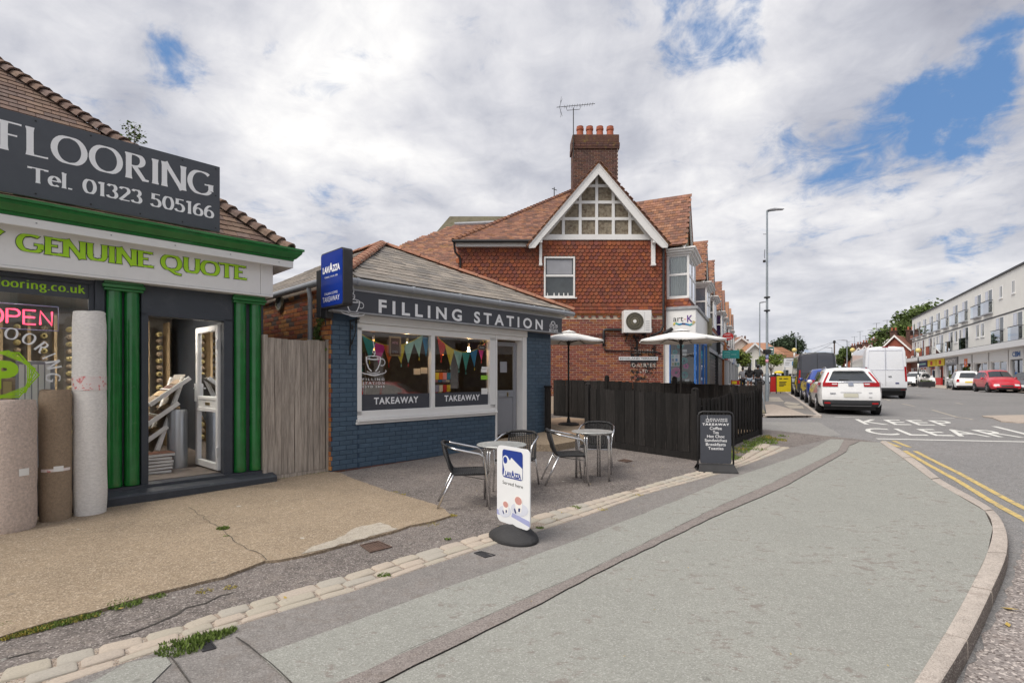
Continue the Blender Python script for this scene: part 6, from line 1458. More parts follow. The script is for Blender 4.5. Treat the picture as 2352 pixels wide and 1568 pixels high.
    b = MB(); b.add([(u0,-.15,5.85),(u1,-.15,5.85),(u1,3.2,7.7),(u0,3.2,7.7)], [(0,1,2,3)]); b.add([(u0,3.2,7.7),(u1,3.2,7.7),(u1,7.5,5.0),(u0,7.5,5.0)], [(0,1,2,3)]); b.build('roof', 'roof_tile_red', t)
    # shopfront box
    mats = [('upvc','c_shopblue'), ('anthracite','black_plastic'), ('sign_white','black_plastic'), ('c_red','white_paint'), ('sign_white','white_paint'), ('c_shopblue','white_paint'), ('sign_white','c_grey'), ('c_teal','c_grey')][n]
    zf0_, zf1_ = (2.86, 3.76) if n == 0 else (2.75, 3.45)
    b = MB(); b.box(u0+.1 if n else u0, u1-.12, OUT, 0, zf0_, zf1_); fo = b.build('fascia', mats[0], t, bevel=.01)
    MB().box(u0-.02 if n else u0-.04, u1, OUT-.06, 0, zf1_+.003, zf1_+.10).build('fascia_capping', 'lead', t)
    MB().box(u1-.15, u1+.10, OUT-.05, 0, 0, zf1_-.02).box(u1-.18, u1+.13, OUT-.16, 0, zf0_-.05, zf1_+.15).build('pilaster', ['parapet_render','iron','red_brick','white_paint','white_paint','white_paint','white_paint','white_paint'][n], t, bevel=.01)
    if n == 0: continue
    if n in (1, 2):
        b = MB(); ns_ = 3
        sh_w = (u1-.25-u0-.2)/ns_
        for k in range(ns_):
            b = MB(); x0 = u0+.2+k*sh_w
            b.box(x0+.02, x0+sh_w-.02, OUT+.08, OUT+.14, gz, zf0_-.05); 
            for j in range(14): b.box(x0+.03, x0+sh_w-.03, OUT+.055, OUT+.078, gz+.1+j*.15, gz+.1+j*.15+.11)
            b.build('roller_shutter', 'sign_grey', t)
        MB().box(u0+.1, u1-.12, OUT-.04, OUT-.002, zf0_-.14, zf0_+.02).build('shutter_box', 'c_grey', t)
    else:
        MB().box(u0+.2, u1-.25, OUT+.1, OUT+.12, gz+.5, zf0_).build('shop_window', 'shop_glass_dark', t); MB().box(u0+.15, u1-.2, OUT+.06, OUT+.1, gz, gz+.5).build('stall_riser', mats[1], t)
    V_ = ['', 'fish', 'post', '', '', '', '', ''][n]
co = [o for o in bpy.data.objects if o.name == 'terrace_house'][0]
# corner shop front
FY = 16.8
ckr = CK.rz - TR.rz
ce = bpy.data.objects.new('shopfront', None); COL.objects.link(ce); ce.parent = co; ce.location = (.1, 0, 0); ce.rotation_euler = (0, 0, ckr)
def ck(c, d, dep=0): return CK.hit(1515.9+c/5.937, 631.6+d/5.937, dep)
w_end = .95; gz = .33
MB().box(-.05, .115, -.02, .1, gz-.1, 2.86).build('corner_post', 'white_paint', ce); MB().box(.118, .15, -.03, .05, gz, 2.86).box(.90, .95, -.03, .05, gz, 2.86).box(.15, .90, -.03, .05, gz, .62).build('window_frame', 'c_shopblue', ce)
MB().add([(.15,0,.62),(.90,0,.62),(.90,0,2.86),(.15,0,2.86)], [(0,1,2,3)]).build('pane', 'window_glass', ce)
MB().box(.0, .96, 1.4, 1.45, .1, 2.86).box(-.6,-.55,0,1.4,0,2.86).box(-.6,.9,0,1.4,.2,.3).build('display_wall', 'interior_wall', ce)
def flower(c, d, r, m1, m2, pet=6):
    u_, z_ = ck(c, d, .06); b = MB()
    for k in range(pet): a = 2*math.pi*k/pet; b.lathe([(r*.45,-.008),(r*.4,.0),(.0,-.012)], 10, (u_+r*.55*math.cos(a), .06, z_+r*.55*math.sin(a)), 'y')
    b.build('paper_flower', m1, ce); MB().lathe([(r*.25,-.02),(0,-.03)], 10, (u_, .05, z_), 'y').build('flower_centre', m2, ce)
flower(222, 1328, .17, 'c_magenta', 'c_darktrouser', 12); flower(330, 1170, .12, 'c_teal', 'c_navy', 9); flower(355, 1240, .09, 'c_pink', 'c_darktrouser'); flower(335, 1360, .12, 'c_teal', 'c_navy', 9); flower(278, 962, .12, 'c_teal', 'c_grey', 5); flower(205, 1048, .09, 'c_teal', 'c_navy', 5)
a, c = ck(150, 1240, .03), ck(270, 1078, .03); MB().box(a[0], c[0], .03, .034, a[1], c[1]).build('poster', 'paper', ce)
zz = (c[1]-a[1]); 
for x, z, m_ in ((.1,.05,'c_gold'),(.4,.05,'c_green'),(.7,.05,'c_teal'),(.1,.4,'c_grey'),(.5,.4,'c_blue'),(.1,.7,'c_aqua'),(.5,.7,'c_bluegrey')):
    ww = (c[0]-a[0]); MB().box(a[0]+ww*x, a[0]+ww*(x+.25), .026, .029, a[1]+zz*z, a[1]+zz*(z+.24)).build('poster_photo', m_, ce)
for q in ((305,1050,368,1012),(305,1102,362,1062),(340,1450,400,1418)): a, c = ck(q[0],q[1],.03), ck(q[2],q[3],.03); MB().box(a[0], c[0], .03, .033, a[1], c[1]).build('notice', 'paper', ce)
# art-K sign on the cheek of the fascia
text('art', ce, 'letter_dark', ck(180,0)[0], ck(318,0)[0], ck(180,635)[1], ck(180,575)[1], -.012, bold=-.005); text('-', ce, 'c_orange', ck(330,0)[0], ck(352,0)[0], ck(330,606)[1], ck(330,598)[1], -.012)
a, c = ck(370,640), ck(445,545); text('K', ce, 'c_purple', a[0], c[0], a[1], c[1], -.012, bold=.01)
pts = [ck(x, y) for x, y in ((190,680),(195,660),(220,658),(260,672),(310,662),(360,668),(410,680),(450,660),(470,640),(455,632))]
for k in range(len(pts)-1): bq = MB(); line2(bq, [pts[k], pts[k+1]], .05, -.012-.0003*k, False); bq.build('painted_wave', ['c_gold','c_yellow','c_teal','c_blue','c_navy','c_blue','c_teal','c_gold','c_gold'][k], ce)
# street side of the corner shop: blue glazed doors
for k, (x0, x1) in enumerate(((.12, .9), (.95, 1.85), (1.9, 3.0), (3.05, 4.3))):
    MB().box(x0, x0+.07, OUT, OUT+.07, .3, 2.86).box(x1-.07, x1, OUT, OUT+.07, .3, 2.86).box(x0+.07, x1-.07, OUT, OUT+.07, .3, .62).box(x0+.07, x1-.07, OUT, OUT+.07, 2.75, 2.86).build('shop_door' if k == 1 else 'shop_window', 'c_shopblue', co)
    MB().box(x0+.07, x1-.07, OUT+.03, OUT+.04, .62, 2.75).build('pane', 'window_glass', co)
MB().box(.1, 4.5, -.1, -.05, 0, 2.86).build('back_wall', 'interior_wall', co)
MB().beam(TR.w(0,0) and (.1, OUT-.02, 3.76), (.3, .0, 4.0), .012, .012).build('wire', 'iron', co)
# post office oval sign, projecting
pu = TR.u(1672, -1.35)
po = T('post_office_sign', 'red oval POST OFFICE sign projecting over the terrace shops', 'sign', TR.w(pu, 0, TR.z(1672, 772.5, -1.35)), TR.rz)
Mp = Matrix.Translation((0, -1.35, 0)) @ Matrix.Rotation(R(-90), 4, 'Z')
r_p = .5*23.5/1160*TR.w(pu,-1.35)[1]
b = MB(); b.at(Mp); b.prism([(r_p*math.cos(R(k*12)), r_p*.74*math.sin(R(k*12))) for k in range(30)], -.03, .03); b.build('oval_board', 'c_red', po)
text('POST', po, 'letter_white', -r_p*.6, r_p*.5, .05, r_p*.42, -.034, M=Mp, bold=.01); text('OFFICE', po, 'letter_white', -r_p*.8, r_p*.75, -r_p*.42, -.05, -.034, M=Mp, bold=.01)
MB().tube([(0,-.9,.0),(0,0,.0)], .03, 6).build('bracket', 'iron', po)
pu = TR.u(1676, -1.5); sgn = T('teal_shop_sign', 'small teal rectangular sign projecting below the red oval sign', 'sign', TR.w(pu, 0, TR.z(1676, 823, -1.5)), TR.rz)
b = MB(); b.at(Matrix.Translation((0,-1.5,0)) @ Matrix.Rotation(R(-90), 4, 'Z')); b.box(-.35,.45,-.03,.03,0,.42); b.build('board', 'c_tealsign', sgn); text('Print\nyour own\nhere', sgn, 'c_aqua', -.25, .3, .06, .36, -.034, M=Matrix.Translation((0,-1.5,0)) @ Matrix.Rotation(R(-90), 4, 'Z')); MB().tube([(0,-1.2,.3),(0,0,.3)], .02, 6).build('bracket', 'iron', sgn)

# ================================================================== BLACK CLOSE-BOARD FENCE round the deck
C1 = (3.23, 8.9); dR = (.6603, .7510); dF = (-.7184, .6956)
LRr = math.hypot(5.78-3.23, 11.8-8.9)
def fence(name, label, p0, p1, h, n, posts, ph, inner=False, sag=0.0, gaps=0):
    dx, dy = p1[0]-p0[0], p1[1]-p0[1]; L = math.hypot(dx, dy); rz = math.atan2(dy, dx)
    t = T(name, label, 'fence', (p0[0], p0[1], 0), rz)
    w_ = L/n; m0 = MB().box(-w_*.53, w_*.53, -.009, .009, 0, 1).mesh('board', 'black_fence')
    z_ = lambda x: g(p0[1]+dy*x/L)
    for i in range(n):
        x = (i+.5)*w_; o = bpy.data.objects.new('board', m0); COL.objects.link(o); o.parent = t; hh = h+random.uniform(-.012,.012)-sag*math.sin(math.pi*(x/L*gaps % 1 if gaps else x/L))
        b0 = .13 if not inner else .02
        o.location = (x, (-.009 if i % 2 else .009), z_(x)+b0); o.scale = (random.uniform(.93, 1.02), 1, hh-b0); o.rotation_euler = (random.uniform(-.01,.01), random.uniform(-.006,.006), R(4))
    MB().add([(0,-.02,z_(0)),(L,-.02,z_(L)),(L,-.02,z_(L)+.125),(0,-.02,z_(0)+.125),(0,.01,z_(0)),(L,.01,z_(L)),(L,.01,z_(L)+.125),(0,.01,z_(0)+.125)], [(0,1,2,3),(7,6,5,4),(0,4,5,1),(3,2,6,7)]).build('gravel_board', 'black_fence', t)
    for zz in (.35, h-.22):
        MB().beam((0,.045 if not inner else -.045,z_(0)+zz),(L,.045 if not inner else -.045,z_(L)+zz),.05,.07).build('rail', 'black_fence', t)
    for x in posts:
        b = MB().box(x-.05, x+.05, -.055, .045, z_(x)-.1, z_(x)+ph); b.lathe([(.075,ph),(.06,ph+.02),(.02,ph+.04),(0,ph+.04)], 4, (x, -.005, z_(x))) if ph > h+.03 else None
        b.build('post', 'black_fence', t, bevel=.004)
    return t
FLn = 2.30
fence('black_fence', 'black board fence panel facing the cafe tables behind the right hand table', (C1[0]+dF[0]*FLn, C1[1]+dF[1]*FLn), C1, 1.16, 21, (.0, FLn), 1.24)
fence('black_fence', 'black picket board fence running from the corner post along the pavement', C1, (5.78, 11.8), 1.10, 38, (LRr*.5, LRr), 1.22, sag=.07, gaps=2)
fence('black_fence', 'far black fence with exposed rails between the deck and the brick gable wall', (5.78, 11.8), (5.78+dF[0]*6.2, 11.8+dF[1]*6.2), 1.14, 52, (2.1, 4.2), 1.28, inner=True)
pst = T('gate_post', 'black wooden gate post against the blue kiosk wall', 'post', (.80, 11.30, 0), FS.rz); MB().box(-.05,.05,-.05,.05,g(11.3)-.1,g(11.3)+1.13).box(-.065,.065,-.065,.065,g(11.3)+1.131,g(11.3)+1.17).build('post', 'black_fence', pst, bevel=.004); MB().box(.055,.08,-.03,.03,g(11.3),g(11.3)+1.05).build('batten', 'black_fence', pst)
# decking boards
dk = bpy.data.objects.new('deck', None); COL.objects.link(dk); dk['kind'] = 'structure'; o0 = (C1[0]+dF[0]*.2, C1[1]+dF[1]*.2); dk.location = (o0[0], o0[1], 0); dk.rotation_euler = (0,0,math.atan2(dF[1], dF[0]))
for i in range(24):
    y = -.12-.145*i
    zt = .30
    MB().box(.0, 5.6, y-.138, y, zt-.25, zt).build('deck_board', 'deck_wood', dk, bevel=.004)
# ------------------------------------------------------------------ parasols
def parasol(label, X, Y, zb, top, r, tiltz=0):
    t = T('parasol', label, 'parasol', (X, Y, zb), 0, 'white parasols on the deck')
    H = top-zb
    MB().tube([(0,0,.04),(0,0,H-.05)], .024, 10).build('pole', 'iron', t, smooth=True)
    MB().lathe([(.26,0),(.27,.03),(.22,.06),(.05,.075),(.035,.18),(.03,.18)], 24).build('base', 'iron', t, sharp=40)
    n = 8; zr = H-.29; rows = []
    for q in (0.13, .35, .6, .85, 1.0):
        row = []
        for k in range(n*4+1):
            a = 2*math.pi*k/(n*4)+.2; f = (k % 4)/4; scal = 1-.075*math.sin(math.pi*f)*q; sg = .05*math.sin(math.pi*f)*q*q
            row.append((r*q*scal*math.cos(a), r*q*scal*math.sin(a), zr+(.235*(1-q)**.92)-sg*.4))
        rows.append(row)
    b = MB(); b.grid(rows); lip = [(p[0], p[1], p[2]-.035) for p in rows[-1]]; b.grid([rows[-1], lip]); b.build('canopy', 'parasol', t, sharp=25)
    b = MB(); b.grid([[(q*.21*r*math.cos(2*math.pi*k/16), q*.21*r*math.sin(2*math.pi*k/16), z) for k in range(17)] for q, z in ((1, zr+.215), (.6, zr+.25), (.05, zr+.28))]); b.build('vent', 'parasol', t, smooth=True)
    for k in range(n):
        a = 2*math.pi*k/n+.2; MB().tube([(.03*math.cos(a),.03*math.sin(a),zr+.20),(r*.98*math.cos(a),r*.98*math.sin(a),zr-.012)], .009, 5).tube([(.03*math.cos(a),.03*math.sin(a),zr-.05),(r*.5*math.cos(a),r*.5*math.sin(a),zr+.09)], .008, 5).build('rib', 'iron', t)
    MB().lathe([(.045,zr-.1),(.05,zr-.02),(.03,zr)], 10).build('hub', 'black_plastic', t)
parasol('white parasol with a grey round base standing on the deck beside the kiosk', (1306-CX)/FP*12.9, 12.9, .30, CH+(868-757)/FP*12.9, .95)
parasol('white parasol nearer the corner shop, its base hidden by the black fence', (1564-CX)/FP*12.5, 12.5, .30, CH+(868-754)/FP*12.5, 1.06)
# cafe furniture glimpsed over the fence
# ------------------------------------------------------------------ cafe chairs and tables
def chair(loc, rz, label):
    t = T('cafe_chair', label, 'chair', loc, rz, 'black wicker cafe chairs with aluminium frames')
    # faces +x ; seat .44 high
    for s in (-1, 1):
        b = MB(); b.tube([(.24,.245*s,0),(.20,.24*s,.42),(.185,.255*s,.56),(.165,.265*s,.61),(.12,.272*s,.64),(.0,.268*s,.665),(-.14,.262*s,.695),(-.235,.215*s,.72)], .0125, 8); b.build('arm_tube', 'aluminium', t, smooth=True)
        b = MB(); b.tube([(-.36,.215*s,0),(-.17,.215*s,.40)], .0125, 8); b.build('leg', 'aluminium', t, smooth=True)
        b = MB(); b.tube([(.20,.225*s,.405),(-.17,.215*s,.40),(-.215,.205*s,.47),(-.285,.19*s,.73)], .012, 8); b.build('side_rail', 'wicker', t, smooth=True)
    MB().tube([(-.235,-.215,.72),(-.29,-.16,.742),(-.305,0,.752),(-.29,.16,.742),(-.235,.215,.72)], .017, 10).build('top_rail', 'wicker', t, smooth=True)
    MB().tube([(.205,-.22,.405),(.225,0,.40),(.205,.22,.405)], .016, 8).build('front_rail', 'wicker', t, smooth=True)
    MB().tube([(.2,-.235,.37),(.2,.235,.37)], .009, 6).tube([(-.19,-.215,.36),(-.19,.215,.36)], .009, 6).tube([(.19,-.23,.34),(-.2,.215,.34)], .006, 5).build('crossbar', 'aluminium', t)
    b = MB()
    for i in range(13):   # seat: woven strips both ways
        y = -.205+i*.41/12; b.tube([(.21,y,.41),(.1,y,.398),(-.08,y,.396),(-.18,y,.405)], .0085, 5)
    for i in range(17): x = .20-i*.375/16; b.tube([(x,-.22,.405),(x,0,.390),(x,.22,.405)], .0075, 4)
    b.build('seat', 'wicker', t)
    b = MB()
    for i in range(15):
        y = -.19+i*.38/14; k = 1-(y/.2)**2; b.tube([(-.18,y,.405),(-.215-.02*k,y,.5),(-.255-.03*k,y,.62),(-.29-.015*k,y*.93,.745)], .0085, 5)
    for i in range(13): z = .44+i*.024; x = -.20-(z-.44)*.30; b.tube([(x,-.198,z),(x-.03,0,z),(x,.198,z)], .005, 4)
    b.build('backrest', 'wicker', t)
    return t
def table(loc, label, rz=0, glassy=False):
    t = T('cafe_table', label, 'table', loc, rz, 'round aluminium cafe tables')
    r = .30; H = .70
    MB().lathe([(.05,H-.012),(r-.01,H-.012),(r,H-.006),(r+.002,H),(r-.004,H+.006),(r-.02,H+.003),(.0,H+.003)], 40).build('table_top', 'steel_top', t, sharp=30)
    for k in range(4):
        a = math.pi/4+k*math.pi/2; c, s = math.cos(a), math.sin(a); b = MB()
        for e in (-.018, .018):
            ox, oy = -s*e, c*e; b.tube([(c*.10+ox,s*.10+oy,H-.03),(c*.20+ox,s*.20+oy,H-.03),(c*.235+ox,s*.235+oy,H-.05),(c*.25+ox,s*.25+oy,H-.10),(c*.255+ox,s*.255+oy,.0)], .0115, 8)
        b.build('leg', 'aluminium', t, smooth=True)
    MB().tube([(.16*math.cos(x*.4189),.16*math.sin(x*.4189),H-.035) for x in range(16)], .01, 6).build('ring', 'aluminium', t, smooth=True)
    return t
zt1 = g(6.1); table((-.125, 6.1, zt1), 'round aluminium table nearer the kiosk window, behind the white coffee sign', R(8))
table((1.17, 7.35, g(7.35)), 'round aluminium table farther right, in front of the black fence', R(14))
chair((-.52, 5.98, g(6)), R(6), 'black wicker chair on the left side of the nearer table')
chair((.06, 6.78, g(6.8)), R(-108), 'black wicker chair behind the nearer table, mostly hidden by it')
chair((.80, 7.18, g(7.2)), R(4), 'black wicker chair on the left side of the farther table')
chair((1.33, 7.95, g(7.95)), R(-105), 'black wicker chair behind the farther table with its back to the fence')
# ------------------------------------------------------------------ white coffee pavement sign
s1 = T('pavement_sign', 'white pavement sign reading LAVAZZA Served here on a rounded black base', 'sign', (.012, 4.75, g(4.75)), math.atan2(-.37, .298)*1.0)
sw, sh0, sh1 = .245, .125, .86
shp = rrect(-sw, sw, sh0, sh1, .06)
MB().prism(shp, -.006, .006).build('panel', 'sign_white', s1, sharp=30)
n = 24; prof = []
b = MB(); rows = []
for j, (k, z) in enumerate(((1.0,0),(1.03,.02),(1.0,.05),(.86,.085),(.6,.12),(.25,.135),(0.0,.137))):
    rows.append([(.27*k*math.cos(2*math.pi*i/n), .20*k*math.sin(2*math.pi*i/n)*(1+.0*z), z*(1-.35*abs(math.cos(2*math.pi*i/n))*k)) for i in range(n+1)])
b.grid(rows); b.build('base', 'black_rubber', s1, smooth=True)
yy = -.0075
lx0, lx1, lz0, lz1 = -.155, .145, .565, .825
b = MB(); b.prism(rrect(lx0, lx1, lz0, lz1, .03), yy, yy+.001); b.build('emblem_ground', 'lavazza_navy', s1)
b = MB(); P_ = [(lx0+.01,lz0+.01),(lx1-.004,lz0+.008),(lx1-.002,lz0+.11),(lx0+.135,lz1-.065),(lx0+.115,lz1-.095),(lx0+.092,lz1-.075),(lx0+.075,lz1-.058),(lx0+.045,lz1-.052),(lx0+.015,lz1-.065),(lx0+.004,lz1-.09),(lx0+.01,lz1-.135),(lx0+.03,lz0+.07),(lx0+.022,lz0+.03)]
b.prism([(x, z) for x, z in P_], yy-.001, yy-.0005); b.build('cup_silhouette', 'sign_white', s1)
MB().prism([(lx0+.045+.030*math.cos(R(a)), lz1-.098+.033*math.sin(R(a))) for a in range(0, 360, 15)], yy-.002, yy-.0015).build('cup_disc', 'lavazza_navy', s1)
lav(s1, Matrix.Identity(4), lx0+.045, lx1-.02, lz0+.012, lz0+.077, yy-.0025, 'lavazza_navy')
b = MB(); line2(b, [p for p in rrect(lx0-.001, lx1+.001, lz0-.001, lz1+.001, .03)], .003, yy-.0012); b.build('emblem_outline', 'lavazza_navy', s1)
text('Served here', s1, 'letter_dark', -.155, .150, .495, .527, yy)
def pic(poly, m_, y, nm='printed_picture'): MB().prism(poly, y, y+.0004).build(nm, m_, s1)
def ell(cx_, cz_, rx, rz_, rot=0, n=22): return [(cx_+rx*math.cos(R(a*360/n))*math.cos(rot)-rz_*math.sin(R(a*360/n))*math.sin(rot), cz_+rx*math.cos(R(a*360/n))*math.sin(rot)+rz_*math.sin(R(a*360/n))*math.cos(rot)) for a in range(n)]
pic([(-.245,.185),(-.245,.235),(-.215,.23),(-.20,.185)], 'c_mauve', yy, 'printed_table'); pic([(-.02,.205),(.244,.165),(.244,.215),(-.005,.245)], 'c_mauve', yy, 'printed_table')
pic(ell(-.12,.235,.10,.055,.2), 'c_bluegrey', yy-.0006, 'printed_saucer'); pic(ell(.10,.295,.125,.06,.1), 'c_bluegrey', yy-.0006, 'printed_saucer')
for cx_, cz_, r_ in ((-.105, .305, .048), (.085, .375, .062)):
    pic([(cx_-r_,cz_),(cx_+r_,cz_),(cx_+r_*.62,cz_-r_*1.75),(cx_-r_*.5,cz_-r_*1.75)], 'paper', yy-.0012, 'printed_cup'); pic(ell(cx_,cz_,r_,r_*.75), 'paper', yy-.0016, 'printed_rim'); pic(ell(cx_,cz_-.002,r_*.82,r_*.6), 'c_cup', yy-.0020, 'printed_coffee')
    pic([(cx_+r_*.0,cz_-r_*1.15),(cx_+r_*.45,cz_-r_*1.05),(cx_+r_*.4,cz_-r_*1.6),(cx_-r_*.0,cz_-r_*1.65)], 'c_navy', yy-.0024, 'printed_mark'); pic(ell(cx_-r_*.75,cz_-r_*1.7,r_*.18,r_*.42,.5), 'c_navy', yy-.0028, 'printed_spoon')
# ------------------------------------------------------------------ menu A-board
q0, q1 = G(1612, 1083), G(1681, 1082); rz_ = math.atan2(q1[1]-q0[1]-.12, q1[0]-q0[0])
s2 = T('menu_board', 'black menu board reading FILLING STATION TAKEAWAY in a rounded metal frame', 'sign', ((q0[0]+q1[0])/2, (q0[1]+q1[1])/2+.05, g(8.0)), rz_)
W_ = .265; Hh = .93
MB().tube([(-W_,0,.02),(-W_,0,Hh-.07),(-W_+.02,0,Hh-.02),(-W_+.07,0,Hh),(W_-.07,0,Hh),(W_-.02,0,Hh-.02),(W_,0,Hh-.07),(W_,0,.02)], .014, 8).build('frame', 'black_plastic', s2, smooth=True)
MB().prism(rrect(-W_+.035, W_-.035, .12, Hh-.05, .02), -.012, .012).build('panel', 'sign_grey', s2, sharp=30)
b = MB().box(-W_-.02, W_+.02, -.20, .20, 0, .018); b.grid([[(x, -.21+.0*x, .0) for x in (-W_-.03, W_+.03)], [(x, -.10, .10) for x in (-W_-.0, W_+.0)], [(x, 0, .115) for x in (-W_, W_)], [(x, .10, .10) for x in (-W_, W_)], [(x, .21, 0) for x in (-W_-.03, W_+.03)]]); b.build('base', 'black_rubber', s2)
y2 = -.0135
for k, (s_, w_, z0, z1, bd) in enumerate((('FILLING',.125,.805,.828,.02),('STATION',.125,.775,.798,.02),('TAKEAWAY',.200,.715,.752,.03),('Coffee',.090,.648,.696,.008),('Tea',.043,.585,.629,.008),('Hot Choc',.130,.522,.568,.008),('Sandwiches',.165,.460,.506,.008),('Breakfasts',.148,.396,.444,.008),('Toasties',.115,.334,.380,.008))):
    off = .045 if k < 2 else 0
    text(s_, s2, 'letter_white', -w_+off, w_+off-(.0 if k > 1 else .0), z0, z1, y2, bold=bd, spacing=1.25 if k < 3 else 1.0)
cup(s2, -.125, .80, .07, y2, wd=.09)
for x in (-.12, .12): MB().tube([(x,0,Hh),(x,0,Hh-.06)], .006, 5).build('hook', 'iron', s2)

# ================================================================== STREET FURNITURE
def lamp(label, X, Y, H, arm, z0, ang=0, low=.085, up=.048, sign=False, name='street_lamp', grp='street lamps', lowh=1.2):
    t = T(name, label, 'street lamp', (X, Y, z0), ang, grp)
    MB().lathe([(low,0),(low,lowh),(low*.85,lowh+.06),(up*1.15,lowh+.10),(up,H*.6),(up*.8,H-.1),(up*.85,H)], 14).build('column', 'galv', t, sharp=40)
    b = MB(); b.tube([(0,0,H-.05),(.15*arm,0,H+.0),(.5*arm,0,H+.03)], .028, 8); b.build('bracket_arm', 'galv', t, smooth=True)
    b = MB(); b.prism([(.0*arm,H+.0),(.35*arm,H+.02),(1.0*arm,H+.055),(1.0*arm,H+.09),(.4*arm,H+.12),(.0*arm,H+.06)] if arm > 0 else [(0,H+.06),(.4*arm,H+.12),(arm,H+.09),(arm,H+.055),(.35*arm,H+.02),(0,H)], -.09, .09); b.build('lantern', 'lead', t, bevel=.02)
    return t
lp = lamp('tall grey street lamp carrying a bus stop flag beyond the black fence', .505*23, 23, 9.1-g(23), .75, g(23))
for z in (5.02, 5.62): MB().lathe([(.12,-.03),(.14,0),(.12,.03)], 14, (0,0,z-g(23)-.45)).build('clamp_band', 'iron', lp, sharp=30)
MB().tube([(-.18,0,7.6),(-.05,0,7.6)], .012, 5).tube([(-.1,0,6.9),(-.12,0,6.6),(-.1,0,6.5)], .012, 5).box(-.17,-.08,-.04,.04,6.32,6.42).build('hook', 'iron', lp)
MB().lathe([(.10,0),(.10,.02)], 12, (0,0,2.15)).box(-.14,.14,-.10,.10,2.17,2.35).build('control_box', 'iron', lp)
for z0, z1, m_ in ((1.75,1.9,'c_lightpink'),(1.92,2.12,'c_mauve')): MB().lathe([(.062,z0),(.062,z1)], 12).build('sticker', m_, lp, smooth=True)
bf = T('bus_stop_flag', 'dark green bus stop flag fixed to the tall grey lamp column', 'sign', (.505*23+.06, 23, CH+(868-814)/FP*23), 0)
MB().box(0,.25,-.015,.015,0,.36).build('border', 'sign_white', bf); MB().box(.015,.235,-.018,-.0155,.015,.345).build('panel', 'c_busgreen', bf); MB().box(.05,.2,-.021,-.0185,.2,.27).box(.06,.085,-.021,-.0185,.18,.199).box(.165,.19,-.021,-.0185,.18,.199).build('bus_symbol', 'letter_white', bf); MB().box(.04,.20,-.021,-.0185,.10,.12).box(.04,.14,-.021,-.0185,.06,.08).build('lettering', 'letter_white', bf)
lamp('second street lamp seen behind and left of the tall lamp column', .4905*51, 51, 9.1-g(51), .8, g(51), low=.10, up=.06)
lamp('distant street lamp rising beside the dark conifer', (1828.6-CX)/FP*88, 88, 8.0, 1.5, .66, low=.10, up=.07)
lamp('distant street lamp with a long arm left of the far red terrace', (1945.6-CX)/FP*95, 95, 7.9, -1.9, .66, low=.12, up=.085)
lamp('smallest distant street lamp beside the wooden telegraph pole', (1911-CX)/FP*118, 118, 7.9, -1.9, .66, low=.12, up=.085)
lamp('street lamp on the far right pavement in front of the white block', (2163-CX)/FP*64, 64, 7.6, -1.1, .62, low=.10, up=.07)
lq = T('leaning_post', 'thin leaning galvanised post by the far end of the black fence', 'post', G(1759, 949)+(g(15.9),), 0)
MB().tube([(0,0,0),(-.13,.1,1.04)], .022, 8).build('post', 'galv', lq, smooth=True); MB().lathe([(.12,0),(.13,.06),(.09,.14),(.0,.17)], 8, (-.18,-.05,0)).build('stone_footing', 'parapet_render', lq)
# telegraph pole and wires
tp = T('telegraph_pole', 'brown wooden telegraph pole with wires beyond the black van', 'pole', ((1916.4-CX)/FP*100, 100, .6)); MB().lathe([(.16,0),(.12,8.2),(.10,8.3)], 8).build('pole', 'bark', tp); MB().lathe([(.22,7.8),(.25,8.0),(.2,8.3),(0,8.4)], 10).build('pole_head', 'iron', tp)
def qq(x, y, Y): return ((x-CX)/FP*Y, Y, CH-(y-HY)/FP*Y)
ww = MB()
for a, c, s_ in (((1914,785,100),(1766,809,70),.6), ((1914,786,100),(1790,815,60),.9), ((1919,785,100),(1946,796,95),.3)):
    A, Bq = Vector(qq(*a)), Vector(qq(*c)); ww.tube([A.lerp(Bq, i/12)-Vector((0,0,s_*math.sin(math.pi*i/12))) for i in range(13)], .022, 4)
tag(ww.build('overhead_wires', 'iron'), 'thin overhead wires slung from the telegraph pole', 'wires')
# belisha beacons
def beacon(label, X, Y, H):
    t = T('belisha_beacon', label, 'beacon', (X, Y, g(Y)-.0), 0, 'belisha beacons at the zebra crossing')
    n = 6
    for k in range(n): MB().lathe([(.06,H*k/n+.002),(.06,H*(k+1)/n)], 12).build('pole_band', 'black_plastic' if k % 2 == 0 else 'upvc', t, smooth=True)
    r_ = .0045*Y; MB().lathe([(r_*math.sin(math.pi*k/10), H+r_*.9-r_*math.cos(math.pi*k/10)) for k in range(11)], 16).build('globe', 'lamp_yellow', t, smooth=True)
beacon('amber beacon globe on a banded pole above the roof of the black van', (1824.5-CX)/FP*40, 40, 2.95)
beacon('amber beacon globe on a banded pole just left of the white van', (1958-CX)/FP*40, 40, 2.95)
beacon('amber beacon on a black and white banded pole on the far right pavement', (2109-CX)/FP*54, 54, 3.6)
